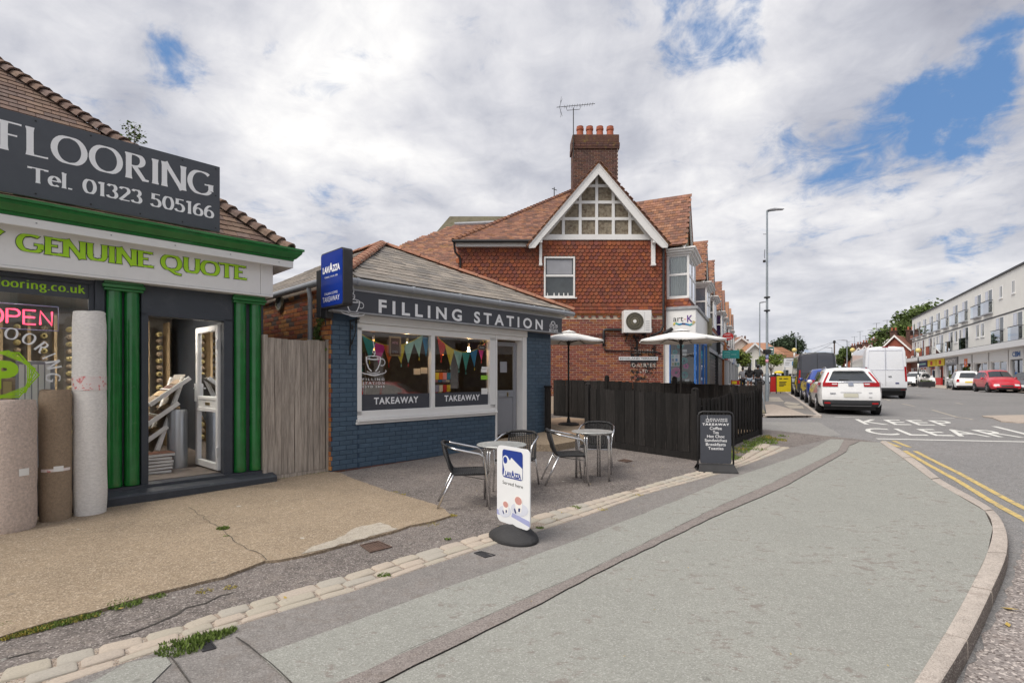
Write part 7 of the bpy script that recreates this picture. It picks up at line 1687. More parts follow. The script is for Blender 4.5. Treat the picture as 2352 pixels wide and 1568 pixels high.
# direction sign, bins, A-boards
ds = T('direction_sign', 'white road direction sign board beside the black van', 'sign', (*qq(1814, 850, 44)[:2], .6), 0)
sx0, sx1, sz0, sz1 = -.5, .62, qq(0,843,44)[2]-.6, qq(0,823,44)[2]-.6
MB().box(sx0, sx1, 0, .03, sz0, sz1).build('board', 'sign_white', ds); MB().tube([(-.4,.04,0),(-.4,.04,sz1)], .04, 8).tube([(.4,.04,0),(.4,.04,sz1)], .04, 8).build('pole', 'galv', ds)
MB().box(sx0+.2, sx1-.1, -.006, -.001, sz1-.2, sz1-.12).box(sx0+.1, sx0+.5, -.006, -.001, sz0+.35, sz0+.42).box(sx0+.1, sx0+.45, -.006, -.001, sz0+.2, sz0+.26).build('lettering', 'lead', ds); MB().box(.2,.32,-.006,-.001,sz0+.15,sz0+.5).build('symbol', 'c_blue', ds)
bn = T('litter_bin', 'black litter bin with bright yellow lid behind the yellow board', 'bin', (*qq(1789, 890, 34)[:2], g(34)), 0)
MB().lathe([(.27,0),(.28,.9),(.26,1.0)], 14).build('body', 'black_plastic', bn, sharp=40); MB().lathe([(.29,1.25),(.30,1.32),(.15,1.40),(.0,1.42)], 14).build('lid', 'c_yellowbin', bn, sharp=40); MB().box(-.26,-.22,-.1,.1,1.0,1.25).box(.22,.26,-.1,.1,1.0,1.25).build('lid_support', 'black_plastic', bn)
ab = T('yellow_board', 'bright yellow pavement advertising board with red back panel', 'sign', (*qq(1800, 905, 31)[:2], g(31)), R(-4))
MB().prism(rrect(-.42,.42,.12,1.08,.06), -.02, .01).build('front_panel', 'c_yellowbin', ab, sharp=30); MB().prism(rrect(-.62,.0,.10,1.06,.05), .42, .44).build('red_panel', 'c_red', ab, sharp=30)
MB().tube([(-.45,-.03,0),(-.45,0,1.05),(-.40,0,1.1),(.40,0,1.1),(.45,0,1.05),(.45,-.03,0)], .025, 6).tube([(-.62,.45,0),(-.60,.43,1.05),(.0,.43,1.1),(.02,.45,0)], .02, 6).build('frame', 'black_plastic', ab)
for k, (w_, z) in enumerate(((.26,.72),(.22,.64),(.24,.56),(.16,.48))): MB().box(-.28, -.28+w_*1.7, -.026, -.022, z-.022, z+.02).build('lettering', 'c_darktrouser', ab)
MB().box(-.28,-.1,-.026,-.022,.90,.96).box(-.02,.26,-.026,-.022,.90,.95).build('logo', 'c_darktrouser', ab)
for k, D_ in enumerate(((1771.5, 877), (2168, 881), (2105, 888))):
    Yb = (36, 60, 52)[k]; t = T('bollard', ['black bollard by the street trees', 'dark bollard behind the planter on the right pavement', 'dark bollard beside the banded beacon pole'][k], 'bollard', ((D_[0]-CX)/FP*Yb, Yb, g(Yb)), 0, 'street bollards'); MB().lathe([(.07,0),(.07,.85),(.08,.87),(.08,.95),(.05,.99),(0,1.0)], 12).build('post', 'black_plastic', t, sharp=40); MB().lathe([(.072,.72),(.072,.79)], 12).build('reflective_band', 'sign_white', t, smooth=True)
pn = T('planter', 'long dark slatted timber planter at the edge of the right pavement', 'planter', ((2118-CX)/FP*49, 49, g(49)-.02), R(-8))
Wp = 37/FP*49
for k in range(4): MB().box(0, Wp*.72, -.02, .0, .03+k*.135, .03+k*.135+.115).box(Wp*.722, Wp*.74, -.0, .6, .03+k*.135, .03+k*.135+.115).build('slat', 'cover_black', pn, bevel=.005)
MB().box(.02, Wp*.72, .002, .6, 0, .53).build('box', 'black_plastic', pn)
b = MB()
for i in range(160): x, y, z = random.uniform(.05,Wp*.7), random.uniform(.05,.5), .53+random.uniform(0,.12); b.add([(x-.03,y,z),(x+.03,y,z-.01),(x,y,z+.06)], [(0,1,2)])
b.build('flowers', 'foliage', pn)
# leaning yellow/red street works barrier and round sign near the walkers
wk = T('works_sign', 'low red and yellow works barrier by the pavement near the walkers', 'sign', (*qq(1695, 870, 36)[:2], g(36)), 0); MB().box(-.5,.5,-.02,.02,.45,.75).build('red_board', 'c_red', wk); MB().box(-.45,-.1,-.03,-.021,.5,.7).box(.1,.4,-.03,-.021,.5,.7).build('yellow_panel', 'c_yellowbin', wk); MB().tube([(-.45,0,0),(-.45,0,.8)], .02, 5).tube([(.45,0,0),(.45,0,.8)], .02, 5).build('leg', 'iron', wk)

# ================================================================== VEHICLES
def lerp(a, b, t): return a+(b-a)*t
def smooth_tab(tab, x):
    """monotone piecewise-cosine interpolation of (x, value) pairs"""
    if x <= tab[0][0]: return tab[0][1]
    for (a, va), (b, vb) in zip(tab, tab[1:]):
        if x <= b: t = (x-a)/(b-a); return lerp(va, vb, t)
    return tab[-1][1]
def car(label, loc, heading, paint, L, W, H, kind, cat='car', group=None, opts={}):
    """rear bumper at local x=0, nose at x=L; y to the left; wheels on z=0"""
    t = T(opts.get('name', 'parked_car'), label, cat, loc, heading, group)
    hw = W/2; hwt = opts.get('tum', .72)*hw
    if kind == 'van':
        belt = opts.get('belt', H*.52); roof = [(0,H),(L*.76,H),(L*.83,H*.93),(L*.90,H*.60),(L*.915,H*.50),(L,H*.36)]; belts = [(0,belt),(L*.8,belt),(L*.9,H*.45),(L,H*.32)]
        hwt = hw*.90; rear_top = .10; wsh = (L*.80, L*.905)
        sidew = [(L*.72, L*.83)]
    elif kind == 'suv':
        belt = H*.70; roof = [(0,H*.955),(L*.10,H*.985),(L*.2,H),(L*.42,H*1.0),(L*.52,H*.985),(L*.70,H*.70),(L*.85,H*.64),(L*.96,H*.54),(L,H*.46)]; belts = [(0,belt*1.0),(L*.2,belt),(L*.68,belt*.93),(L*.9,H*.56),(L,H*.42)]
        rear_top = L*.12; sidew = [(L*.10,L*.20),(L*.215,L*.39),(L*.405,L*.60)]; wsh = (L*.53, L*.70)
    elif kind == 'hatch':
        belt = H*.60; roof = [(0,H*.945),(L*.1,H*.98),(L*.22,H),(L*.45,H*1.0),(L*.56,H*.97),(L*.74,H*.66),(L*.90,H*.58),(L,H*.44)]; belts = [(0,belt),(L*.7,belt*.97),(L*.92,H*.50),(L,H*.40)]
        rear_top = L*.13; sidew = [(L*.11,L*.22),(L*.235,L*.42),(L*.435,L*.65)]; wsh = (L*.57, L*.74)
    else:
        belt = H*.64; roof = [(0,H*.70),(L*.12,H*.74),(L*.18,H*.78),(L*.30,H*.97),(L*.42,H),(L*.52,H*.97),(L*.68,H*.68),(L*.88,H*.58),(L,H*.44)]; belts = [(0,belt*.95),(L*.2,belt),(L*.66,belt*.96),(L*.9,H*.52),(L,H*.40)]
        rear_top = L*.02; sidew = [(L*.25,L*.40),(L*.415,L*.60)]; wsh = (L*.53, L*.67)
    zb = opts.get('sill', .24 if kind != 'van' else .30)
    def ring(s, x):   # level heights and half widths at length position x (0..L)
        zt = smooth_tab(roof, x); zbelt = min(smooth_tab(belts, x), zt-.02); e = min(x, L-x)
        k = 1 - .13*max(0, 1-e/.45)**2 * (1.0 if x > L/2 else (.55 if kind == 'van' else .75))
        cabin = max(0, min(1, (zt-zbelt)/(H*.33)))
        wt = lerp(hw*.90, hwt, cabin)*k
        zm = lerp(zb, zbelt, .55)
        return [(hw*.93*k, zb), (hw*.985*k, zb+.10), (hw*k, zm), (hw*.965*k, zbelt), (lerp(hw*.965, hwt, .9)*k if cabin > .3 else wt, lerp(zbelt, zt, .82)), (wt*.93, zt-.012), (wt*.5, zt+.02*cabin+.01)]
    def xoff(x, j):   # rear and front faces lean
        f = [.05, .0, .02, .06, .80, 1.0, 1.02]
        if kind == 'van': r = [.04,.0,.03,.03,.08,.12,.14][j]
        else: r = ([.06,.0,.03,.10][j] if j < 4 else rear_top*(f[j]) + .10)
        a = max(0, 1-x/.9); fr = [.06,.0,.02,.16,.25,.28,.30][j]; c = max(0, 1-(L-x)/.9)
        return x + r*a - fr*c
    xs = sorted(set([0, .08, .2, .45] + [L*k/22 for k in range(2, 21)] + [L-.45, L-.2, L-.08, L])); rows = []
    for x in xs:
        rg = ring(None, x); left = [(xoff(x, j), y, z) for j, (y, z) in enumerate(rg)]; rows.append(left + [(xoff(x, 6), 0, rg[6][1]+.008)] + [(p[0], -p[1], p[2]) for p in reversed(left)])
    b = MB(); b.grid(rows)
    def cap(row, bulge):
        n = len(row); h = n//2; G_ = []
        for j in range(h): 
            a, c = row[j], row[n-1-j]; G_.append([(a[0]+bulge*math.sin(math.pi*i/8)*(1 if j < 4 else .5), lerp(a[1], c[1], i/8), a[2]) for i in range(9)])
        G_.append([(row[h][0], lerp(row[h-1][1], row[n-h][1], i/8), row[h][2]) for i in range(9)])
        return G_
    rc, fc = cap(rows[0], -.055), cap(rows[-1], .09)
    b.grid(rc); b.grid(fc); b.grid([[p, q] for p, q in zip([r[0] for r in rows], [r[-1] for r in rows])])
    body = b.build('body', paint, t, sharp=38)
    bm = bmesh.new(); bm.from_mesh(body.data); bmesh.ops.remove_doubles(bm, verts=bm.verts, dist=.002); bmesh.ops.recalc_face_normals(bm, faces=bm.faces); bm.to_mesh(body.data); bm.free()
    for p in body.data.polygons: p.use_smooth = True
    body.data.set_sharp_from_angle(angle=R(38))
    def side(x, f, s, off=.006):   # point on the side at belt(0)..roof(1)
        rg = ring(None, x); j0 = 3; (y0, z0), (y1, z1) = rg[3], rg[4]; q = f; return (lerp(xoff(x,3), xoff(x,4), q), s*(lerp(y0, y1, q)+off), lerp(z0, z1, q))
    for s in (-1, 1):
        for a, c in sidew:
            if kind == 'van' and not opts.get('cab_glass', True): continue
            b = MB(); m_ = 6; b.grid([[side(lerp(a, c, i/m_), f, s) for i in range(m_+1)] for f in (.06, .5, .97)]); b.build('side_window', 'car_glass', t, smooth=True)
    # windscreen on the rising part of the roof line
    b = MB(); G_ = []
    for i in range(7):
        x = lerp(wsh[0]+.06, wsh[1]-.03, i/6); rg = ring(None, x); G_.append([(xoff(x, 6), rg[5][0]*k*.97, rg[6 if abs(k) < .6 else 5][1]+.014) for k in (1,.5,0,-.5,-1)])
    b.grid(G_); b.build('windscreen', 'car_glass', t, smooth=True)
    # rear glass
    def rearp(v, f, off=-.006):     # v -1..1 across (+ = left), f: level 0..6 continuous
        j = min(int(f), len(rc)-2); q = f-j; i = (1-v)/2*8; i0 = min(int(i), 7); w_ = i-i0
        A = Vector(rc[j][i0]).lerp(Vector(rc[j][i0+1]), w_); Bq = Vector(rc[j+1][i0]).lerp(Vector(rc[j+1][i0+1]), w_); p = A.lerp(Bq, q); return (p.x+off, p.y, p.z+ (abs(off)*.4 if f > 3 else 0))
    def frontp(v, f, off=.006):
        j = min(int(f), len(fc)-2); q = f-j; i = (1-v)/2*8; i0 = min(int(i), 7); w_ = i-i0
        A = Vector(fc[j][i0]).lerp(Vector(fc[j][i0+1]), w_); Bq = Vector(fc[j+1][i0]).lerp(Vector(fc[j+1][i0+1]), w_); p = A.lerp(Bq, q); return (p.x+off, p.y, p.z)
    def patch(name, mat, fn, v0, v1, f0, f1, off, nv=8, nf=4, parent=t, taper=0):
        b = MB(); G_ = []
        for k in range(nf+1):
            f = lerp(f0, f1, k/nf); sh_ = taper*k/nf; G_.append([fn(lerp(v0+sh_, v1-sh_, i/nv), f, off) for i in range(nv+1)])
        b.grid(G_); return b.build(name, mat, parent, smooth=True)
    if kind in ('suv', 'hatch'): patch('rear_window', 'car_glass', rearp, -.80, .80, 3.12, 4.55, -.008, taper=.05)
    if kind == 'saloon':
        b = MB(); G_ = []
        for i in range(5):
            x = lerp(L*.19, L*.29, i/4); rg = ring(None, x); G_.append([(xoff(x, 6), rg[5][0]*k*.95, rg[6][1]+.015) for k in (1,.5,0,-.5,-1)])
        b.grid(G_); b.build('rear_window', 'car_glass', t, smooth=True)
    # bumpers, lights, plates
    patch('rear_bumper', opts.get('bumper', 'car_trim'), rearp, -.99, .99, 0.0, opts.get('bump_top', 1.15), -.012)
    patch('front_bumper', 'car_trim', frontp, -.8, .8, 0.0, 1.1, .012); patch('grille', 'car_trim', frontp, -.45, .45, 1.5, 2.4, .012)
    for s in (-1, 1):
        patch('headlight', 'head_lamp', frontp, s*.93 if s > 0 else -.93, s*.55, 2.05, 2.75, .014, nv=3, nf=2)
        if opts.get('tail') == 'wrap':
            patch('tail_light', 'tail_red', rearp, s*.995, s*.45, 2.60, 2.97, -.022, nv=4, nf=2); patch('tail_light', 'tail_red', rearp, s*.985, s*.905, 2.97, 4.1, -.018, nv=2, nf=4)
            patch('lamp_strip', 'head_lamp', rearp, s*.66, s*.48, 2.78, 2.88, -.026, nv=2, nf=1)
            x0 = .02; rg = ring(None, .1)
            b = MB(); b.grid([[side(.10, -.35, s, .012), side(.42, -.22, s, .008)], [side(.10, .0, s, .012), side(.36, -.04, s, .008)]]); b.build('tail_light_side', 'tail_red', t)
        elif opts.get('tail') == 'van': patch('tail_light', 'tail_red', rearp, s*.995, s*.90, 1.9, 3.25, -.015, nv=2, nf=3)
        else: patch('tail_light', 'tail_red', rearp, s*.97, s*.74, 2.15, 2.95, -.015, nv=2, nf=3)
        patch('reflector', 'tail_red', rearp, s*.93, s*.72, .9 if opts.get('bump_top') else .62, 1.12 if opts.get('bump_top') else .85, -.02, nv=2, nf=1)
    if opts.get('plate'):
        v0, v1, f0, f1 = opts.get('plate_at', (-.28, .28, 1.45, 1.85)); patch('number_plate', opts['plate'], rearp, v0, v1, f0, f1, -.022, nv=2, nf=1)
    # doors shut lines
    lb = []
    for s in (-1, 1):
        for x in opts.get('doors', (L*.22, L*.41, L*.62)):
            rg = ring(None, x); b = MB(); b.grid([[(xoff(x,j)+e, s*(rg[j][0]+.004), rg[j][1]) for j in (1,2,3)] for e in (-.006, .006)]); b.build('door_gap', 'iron', t)
        if kind != 'van':
            xh = opts.get('doors', (0,L*.41,L*.62))[1:]
            for x in xh: rg = ring(None, x-.2); MB().box(x-.30, x-.12, s*(rg[3][0]-.01)-.012, s*(rg[3][0]-.01)+.012, rg[3][1]-.10, rg[3][1]-.07).build('door_handle', paint, t, bevel=.006)
        mz = smooth_tab(belts, wsh[1]-.45)+.05; my = ring(None, wsh[1]-.45)[3][0]
        b = MB(); q = Matrix.Translation((wsh[1]-.42, s*(my+.10), mz+.02)) @ Matrix.Diagonal((.07,.10,.075,1)); b.at(q); b.lathe([(math.sin(math.pi*k/6), -math.cos(math.pi*k/6)) for k in range(7)], 10); b.build('wing_mirror', opts.get('mirror', paint), t, smooth=True)
        # sill cladding
        b = MB(); G_ = []
        for x in [L*k/12 for k in range(1, 12)]: rg = ring(None, x); G_.append([(x, s*(rg[0][0]+.008), zb-.02), (x, s*(rg[1][0]+.012), zb+.12)])
        b.grid(G_); b.build('sill', opts.get('clad', 'car_trim'), t)
    if opts.get('rails'):
        for s in (-1, 1):
            pts = [(xoff(x,5)+.05, s*(ring(None, x)[5][0]*.98), smooth_tab(roof, x)+(.045 if L*.16 < x < L*.5 else .005)) for x in (L*.11, L*.16, L*.25, L*.35, L*.45, L*.50, L*.54)]
            MB().tube(pts, .016, 6).build('roof_rail', 'chrome', t, smooth=True)
    # wheels and arches
    rw = opts.get('rw', .33)
    for x in opts.get('axles', (L*.19, L*.80)):
        for s in (-1, 1):
            yw = s*(hw-.115)
            b = MB(); n = 20; yo = s*(hw*.988+.004)
            fl = [(x+(rw+.075)*math.cos(math.pi*k/n), yo, rw+(rw+.065)*math.sin(math.pi*k/n)) for k in range(n+1)]; fi = [(x+(rw+.0)*math.cos(math.pi*k/n), yo, rw+(rw)*math.sin(math.pi*k/n)) for k in range(n+1)]
            b.add(fl + [(x-rw-.075, yo, zb-.03), (x+rw+.075, yo, zb-.03)], [tuple(range(n+3))]); b.build('arch', 'car_trim', t)
            wh_ = bpy.data.objects.new('wheel', None); COL.objects.link(wh_); wh_.parent = t; wh_.location = (x, s*(hw-.10+.012), rw)
            MB().lathe([(rw*.62,-.11),(rw*.93,-.11),(rw,-.08),(rw,.08),(rw*.93,.115),(rw*.68,.118),(rw*.64,.10)], 24, ax='y').build('tyre', 'tyre', wh_, sharp=50)
            b = MB(); b.lathe([(rw*.66,s*.105),(rw*.60,s*.09),(rw*.56,s*.03),(0,s*.03)], 20, ax='y')
            for k in range(5):
                a = 2*math.pi*k/5; b.beam((0,s*.095,0),(rw*.62*math.cos(a),s*.10,rw*.62*math.sin(a)),.05,.06)
            b.build('rim', 'rim', wh_, sharp=40)
    MB().box(L*.06, L*.94, -hw*.8, hw*.8, .17, zb+.02).build('underbody', 'iron', t)
    return t, rearp, frontp, patch
SH = math.atan2(ST[1], ST[0])     # heading of the street
def on(px_x, Y, f=gr): return ((px_x-CX)/FP*Y, Y, f(Y))
# left kerb: rear-left corner (kerb side) and lateral offset
def kerbside(s, W, gap=.12): x, y = st(s, gap+W/2); return (x, y, gr(y))
suv, rp_, fp_, pt_ = car('white SUV with tall red tail lights parked nearest at the kerb', kerbside(1.5, 1.84, .06), SH-R(.5), 'car_white', 4.6, 1.84, 1.60, 'suv', opts=dict(tail='wrap', plate='plate_pale', plate_at=(-.25,.25,1.62,1.98), bump_top=1.34, rails=True, rw=.36, sill=.30))
pt_('chrome_strip', 'chrome', rp_, -.84, .84, 2.98, 3.07, -.026); pt_('bumper_skid', 'rim', rp_, -.72, .72, .18, .42, -.035); pt_('lower_panel_crease', 'c_grey', rp_, -.36, .36, 2.06, 2.10, -.020); pt_('emblem', 'chrome', rp_, -.09, .09, 2.68, 2.96, -.03, nv=2, nf=2)
pt_('model_lettering', 'rim', rp_, .52, .72, 1.92, 2.02, -.02, nv=2, nf=1); pt_('model_lettering', 'rim', rp_, -.72, -.60, 1.60, 1.65, -.02, nv=2, nf=1); pt_('model_lettering', 'rim', rp_, -.72, -.60, 2.02, 2.07, -.02, nv=2, nf=1)
wp = MB().beam(rp_(.05,3.16,-.02), rp_(.42,3.22,-.03), .02, .03).build('rear_wiper', 'iron', suv)
b = MB(); G_ = [[rp_(v, f_, o) for v in (-.84,-.5,0,.5,.84)] for f_, o in ((4.62,-.11),(4.75,-.13),(5.3,-.02))]; b.grid(G_); b.build('roof_spoiler', 'car_white', suv, smooth=True)
MB().prism([(1.1,1.68),(1.28,1.68),(1.18,1.76)], -.015, .015).build('roof_fin', 'car_white', suv)
car('dark blue car with pale roof parked between the white SUV and the black van', kerbside(7.5, 1.8, .18), SH, 'car_blue', 4.3, 1.80, 1.56, 'suv', opts=dict(rw=.33))
bv, rp_, fp_, pt_ = car('black panel van with dusty rear doors parked beyond the blue car', kerbside(13.6, 2.0, .15), SH, 'van_black', 5.6, 2.0, 2.46, 'van', 'van', opts=dict(tail='van', name='parked_van', rw=.35, doors=(1.5, 3.9)))
for v0, v1 in ((.02,.86),(-.86,-.02)): pt_('rear_door_panel', 'car_dark', rp_, v0, v1, 3.1, 4.9, -.012)
pt_('door_gap', 'iron', rp_, -.006, .006, 1.2, 5.6, -.02); pt_('number_plate', 'plate_yellow', rp_, .40, .62, 2.3, 2.5, -.02, nv=2, nf=1)
Yv = 26.6; wv, rp_, fp_, pt_ = car('white high roofed panel van driving away in the middle of the road', on(2034, Yv), SH-R(1), 'van_white', 6.0, 2.0, 2.72, 'van', 'van', opts=dict(tail='van', name='panel_van', rw=.36, bumper='car_trim', doors=(1.6, 4.2), sill=.42))
for v0, v1 in ((.03,.86),(-.86,-.03)):
    b = MB(); pp_ = [rp_(v, f, -.014) for f, vs in ((3.1,(v0,v1)),(4.25,(v1,v0))) for v in vs]
    bq = MB();
    for k in range(4): bq.tube([pp_[k], pp_[(k+1) % 4]], .012, 4)
    bq.build('door_panel_crease', 'c_bluegrey', wv)
pt_('door_gap', 'iron', rp_, -.005, .005, 1.3, 5.7, -.014); pt_('roof_seam', 'c_bluegrey', rp_, -.93, .93, 4.52, 4.56, -.016); pt_('door_handle', 'car_trim', rp_, -.28, -.12, 2.42, 2.52, -.03, nv=2, nf=1); pt_('number_plate', 'plate_yellow', rp_, .42, .72, .72, 1.05, -.035, nv=2, nf=1); pt_('maker_badge', 'c_navy', rp_, -.62, -.45, 1.62, 1.76, -.022, nv=3, nf=1)
MB().beam(rp_(-.22,5.6,-.02), rp_(.22,5.6,-.02), .03, .04).build('brake_light', 'tail_red', wv)
# cars on the right
def facing(px_x, Y, hd, *a, **k): return car(a[0], on(px_x, Y), hd, *a[1:], **k)
hdR = math.atan2(.873, .488)
mn, rp_, fp_, pt_ = car('white hatchback with dark wheel arches and yellow rear plate left of the red car', (.905*40.5, 40.5, gr(40)), R(57), 'car_white', 4.0, 1.78, 1.55, 'hatch', opts=dict(plate='plate_yellow', plate_at=(-.3,.3,2.0,2.35), rails=True, rw=.34))
car('red hatchback facing the camera between the white and the dark car', (35.6, 38, gr(38)), R(244), 'car_red', 3.75, 1.66, 1.56, 'hatch', opts=dict(rw=.33))
car('dark grey saloon cut off by the right edge of the photo', (38.9, 36.6, gr(36)), R(200), 'car_dark', 4.7, 1.85, 1.45, 'saloon', opts=dict(rw=.34, tum=.72))
car('white car facing the camera between the white van and the beacon', on(2098, 60), hdR+math.pi+R(6), 'car_white', 4.4, 1.85, 1.65, 'suv')
car('white car parked side on behind the long planter', (46.9, 57.5, g(57)), hdR+math.pi-R(28), 'car_white', 4.2, 1.75, 1.45, 'hatch')
# far parked cars on the left behind the walkers
for k, (pxx, Yc, pt_c, kd, hd) in enumerate(((1758, 62, 'car_silver', 'saloon', R(178)), (1795, 72, 'car_dark', 'hatch', R(175)), (1806, 64, 'car_white', 'saloon', R(180)), (1779, 80, 'car_red', 'hatch', R(180)), (1822, 84, 'car_silver', 'hatch', R(176)))):
    car(['distant silver car parked across the street behind the tall lamp', 'distant dark car roof behind the parked white car', 'distant white car parked side on near the direction sign', 'distant red car behind the street trees', 'distant pale car beside the direction sign'][k], on(pxx, Yc, g), hd, pt_c, 4.3, 1.78, 1.45, kd, group='distant cars parked across the street')
# red car reflected in the kiosk window
car('red car parked across the road, reflected in the kiosk window', (13.0, 3.6, gr(6)), R(98), 'car_red', 4.2, 1.78, 1.45, 'hatch')

# ================================================================== WHITE BLOCK across the road
uF = RB.u(2095); zT = RB.z(2352, 607); uN = 62
rb = T('white_block', 'long white three storey block with glass balconies above a row of shops', 'building', RB.loc(), RB.rz)
zc1, zc0 = RB.z(2352, 779, -1.0), RB.z(2352, 794, -1.0)
MB().box(uN, uF, 0, 9, zc1-.02, zT).build('wall', 'render_white', rb)
MB().box(uN, uF-.05, -.12, 9.1, zT+.002, zT+.16).build('roof_coping', 'dark_line', rb)
zfl = RB.z(2352-1, 574.2+520/3.9+0)
zfl = RB.hit(2010+1335/3.9, 574.2+520/3.9)[1]
MB().box(uN, uF, -.03, -.001, zfl-.06, zfl+.06).build('floor_band', 'dark_line', rb)
MB().box(uN, uF-1.6, -1.15, .0, zc0, zc1).build('canopy', 'canopy_white', rb, bevel=.02)
MB().box(uN, uF-1.6, -1.10, 0, zc1+.002, zc1+.05).build('canopy_flashing', 'dark_line', rb)
def rh(c, d, dep=0): return RB.hit(2010+c/3.9, 574.2+d/3.9, dep)
ztu0, ztu1 = rh(922, 597)[1], rh(922, 403)[1]; ztl0, ztl1 = rh(1117, 828)[1], rh(1117, 600)[1]
zsu0, zsu1 = rh(1127, 430)[1], rh(1127, 320)[1]; zsl0, zsl1 = rh(918, 785)[1], rh(918, 665)[1]
UJ = [(338,360),(378,410),(430,462),(487,522),(548,585),(617,660),(697,743),(780,832),(892,952),(985,1052)]; US = [(1114,1142),(1226,1254)]
LJ = [(345,368),(417,442),(480,510),(575,612),(658,698),(785,838),(1080,1155),(1235,1325)]; LS = [(378,392),(402,412),(520,537),(550,567),(713,740),(752,775),(905,932),(948,978)]
def bwin(u0, u1, z0, z1, bal):
    wo = bpy.data.objects.new('balcony_window' if bal else 'window', None); COL.objects.link(wo); wo.parent = rb; f = .07
    MB().box(u0,u0+f,-.02,.12,z0,z1).box(u1-f,u1,-.02,.12,z0,z1).box(u0+f,u1-f,-.02,.12,z1-f,z1).box(u0+f,u1-f,-.02,.12,z0,z0+f).box((u0+u1)/2-f/2,(u0+u1)/2+f/2,-.02,.12,z0+f,z1-f).build('frame', 'upvc', wo)
    MB().box(u0+f, u1-f, -.006, .0, z0+f, z1-f).build('pane', 'shop_glass_dark', wo)
    MB().box(u0+f+.05, (u0+u1)/2-.2, -.009, -.0065, z0+f, z1-f).build('curtain', 'c_bluegrey', wo)
    if bal:
        MB().box(u0-.12, u1+.12, -.30, -.27, z0-.05, z0+1.05).build('balcony_glass', 'balcony_glass', wo); MB().box(u0-.14, u1+.14, -.33, -.25, z0+1.052, z0+1.10).box(u0-.14, u0-.11, -.27, -.0, z0+1.052, z0+1.1).box(u1+.11, u1+.14, -.27, -.0, z0+1.052, z0+1.1).build('handrail', 'dark_line', wo)
        MB().box(u0-.12, u1+.12, -.32, -.0, z0-.16, z0-.052).build('balcony_slab', 'c_grey', wo)
    else: MB().box(u0-.06, u1+.06, -.08, -.0, z0-.09, z0-.002).build('sill', 'upvc', wo)
uu = lambda c: RB.u(2010+c/3.9)
for a, c in UJ: bwin(uu(a), uu(c), ztu0, ztu1, True)
for a, c in US: bwin(uu(a), uu(c), zsu0, zsu1, False)
for a, c in LJ: bwin(uu(a), uu(c), ztl0, ztl1, True)
for a, c in LS: bwin(uu(a), uu(c), zsl0, zsl1, False)
k = 1.5
while k < uN-4: bwin(k, k+2.0, ztu0, ztu1, True); bwin(k, k+2.0, ztl0, ztl1, True); k += 4.2
# shop units below the canopy
SHOPS = [(1340,1205,'sign_white','c_teal','shop with blue lettering'), (1195,1030,'sign_white','shop_glass_dark',''), (1018,880,'sign_white','shop_glass_dark',''), (868,752,'sign_white','c_orange',''), (738,630,'c_grey','black_plastic',''), (622,553,'c_yellowbin','c_red',''), (546,474,'c_yellowbin','c_orange',''), (466,388,'c_navy','c_shopblue',''), (382,326,'c_brownpaint','c_grey','')]
gf = g(50)
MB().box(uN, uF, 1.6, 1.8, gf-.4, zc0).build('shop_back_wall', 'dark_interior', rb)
zfa = zc0-.85
for k, (c1, c0, m1, m2, _) in enumerate(SHOPS):
    u0, u1 = sorted((RB.u(2010+c1/3.9, .0), RB.u(2010+c0/3.9, .0))); 
    MB().box(u0, u1, -.05, .1, zfa, zc0-.003).build('shop_fascia', m1, rb); MB().box(u0-.02, u0+.28, -.04, .2, gf-.3, zfa).box(u1-.28, u1+.02, -.04, .2, gf-.3, zfa).build('pier', 'white_paint', rb)
    MB().box(u0+.28, u1-.28, .1, .12, gf+.05, zfa).build('shop_window', 'window_glass', rb); MB().box(u0+.28, u1-.28, .05, .13, zfa-.1, zfa-.002).box((u0+u1)/2-.04, (u0+u1)/2+.04, .05, .13, gf, zfa-.1).box(u0+.28, u1-.28, .05, .13, gf-.2, gf+.25).build('window_frame', ['anthracite','white_paint','white_paint','anthracite','black_plastic','black_plastic','c_navy','white_paint','c_grey'][k], rb)
    # goods in the window
    rr = random.Random(k)
    for j in range(9):
        x = rr.uniform(u0+.4, u1-.7); z = rr.choice((gf+.3, gf+.9, gf+1.4)); MB().box(x, x+rr.uniform(.2,.5), .35, .5, z, z+rr.uniform(.25,.6)).build('goods', rr.choice(['c_red','c_aqua','c_yellow','paper','c_grey','c_teal','c_lightpink','c_orange','c_green','carpet_brown']), rb)
    um = (u0+u1)/2; zc_ = (zfa+zc0)/2
    if k == 0: text('CO', rb, 'c_shopblue', u1-2.4, u1-1.2, zc_-.2, zc_+.2, -.056, bold=.03); text('BM', rb, 'c_shopblue', um-.2, um+.9, zc_-.22, zc_+.22, -.056, bold=.04)
    if k == 3: MB().box(um-.1, um+1.0, -.075, -.051, zfa-.35, zfa+.5).build('orange_sign', 'c_orange', rb); MB().prism([(um+.45+.25*math.cos(R(a)), zfa+.08+.2*math.sin(R(a))) for a in range(0,360,30)], -.085, -.076).build('orange_logo', 'c_lightpink', rb)
    if k in (5, 6): MB().box(um-.5, um+.5, -.08, -.051, zc_-.25, zc_+.25).build('red_lettering_panel', 'c_red', rb); MB().box(u0+.4,u1-.4,-.3,-.1,gf,gf+.9).build('display_stand', 'c_red' if k == 5 else 'c_orange', rb)
    if k == 4: text('MONTY', rb, 'letter_white', u0+.4, u1-.4, zc_-.22, zc_+.22, -.056, bold=.03)
    if k == 7: MB().box(u0+.4, u1-.6, -.06, -.051, zc_-.1, zc_+.12).build('lettering', 'c_aqua', rb)
k = 2
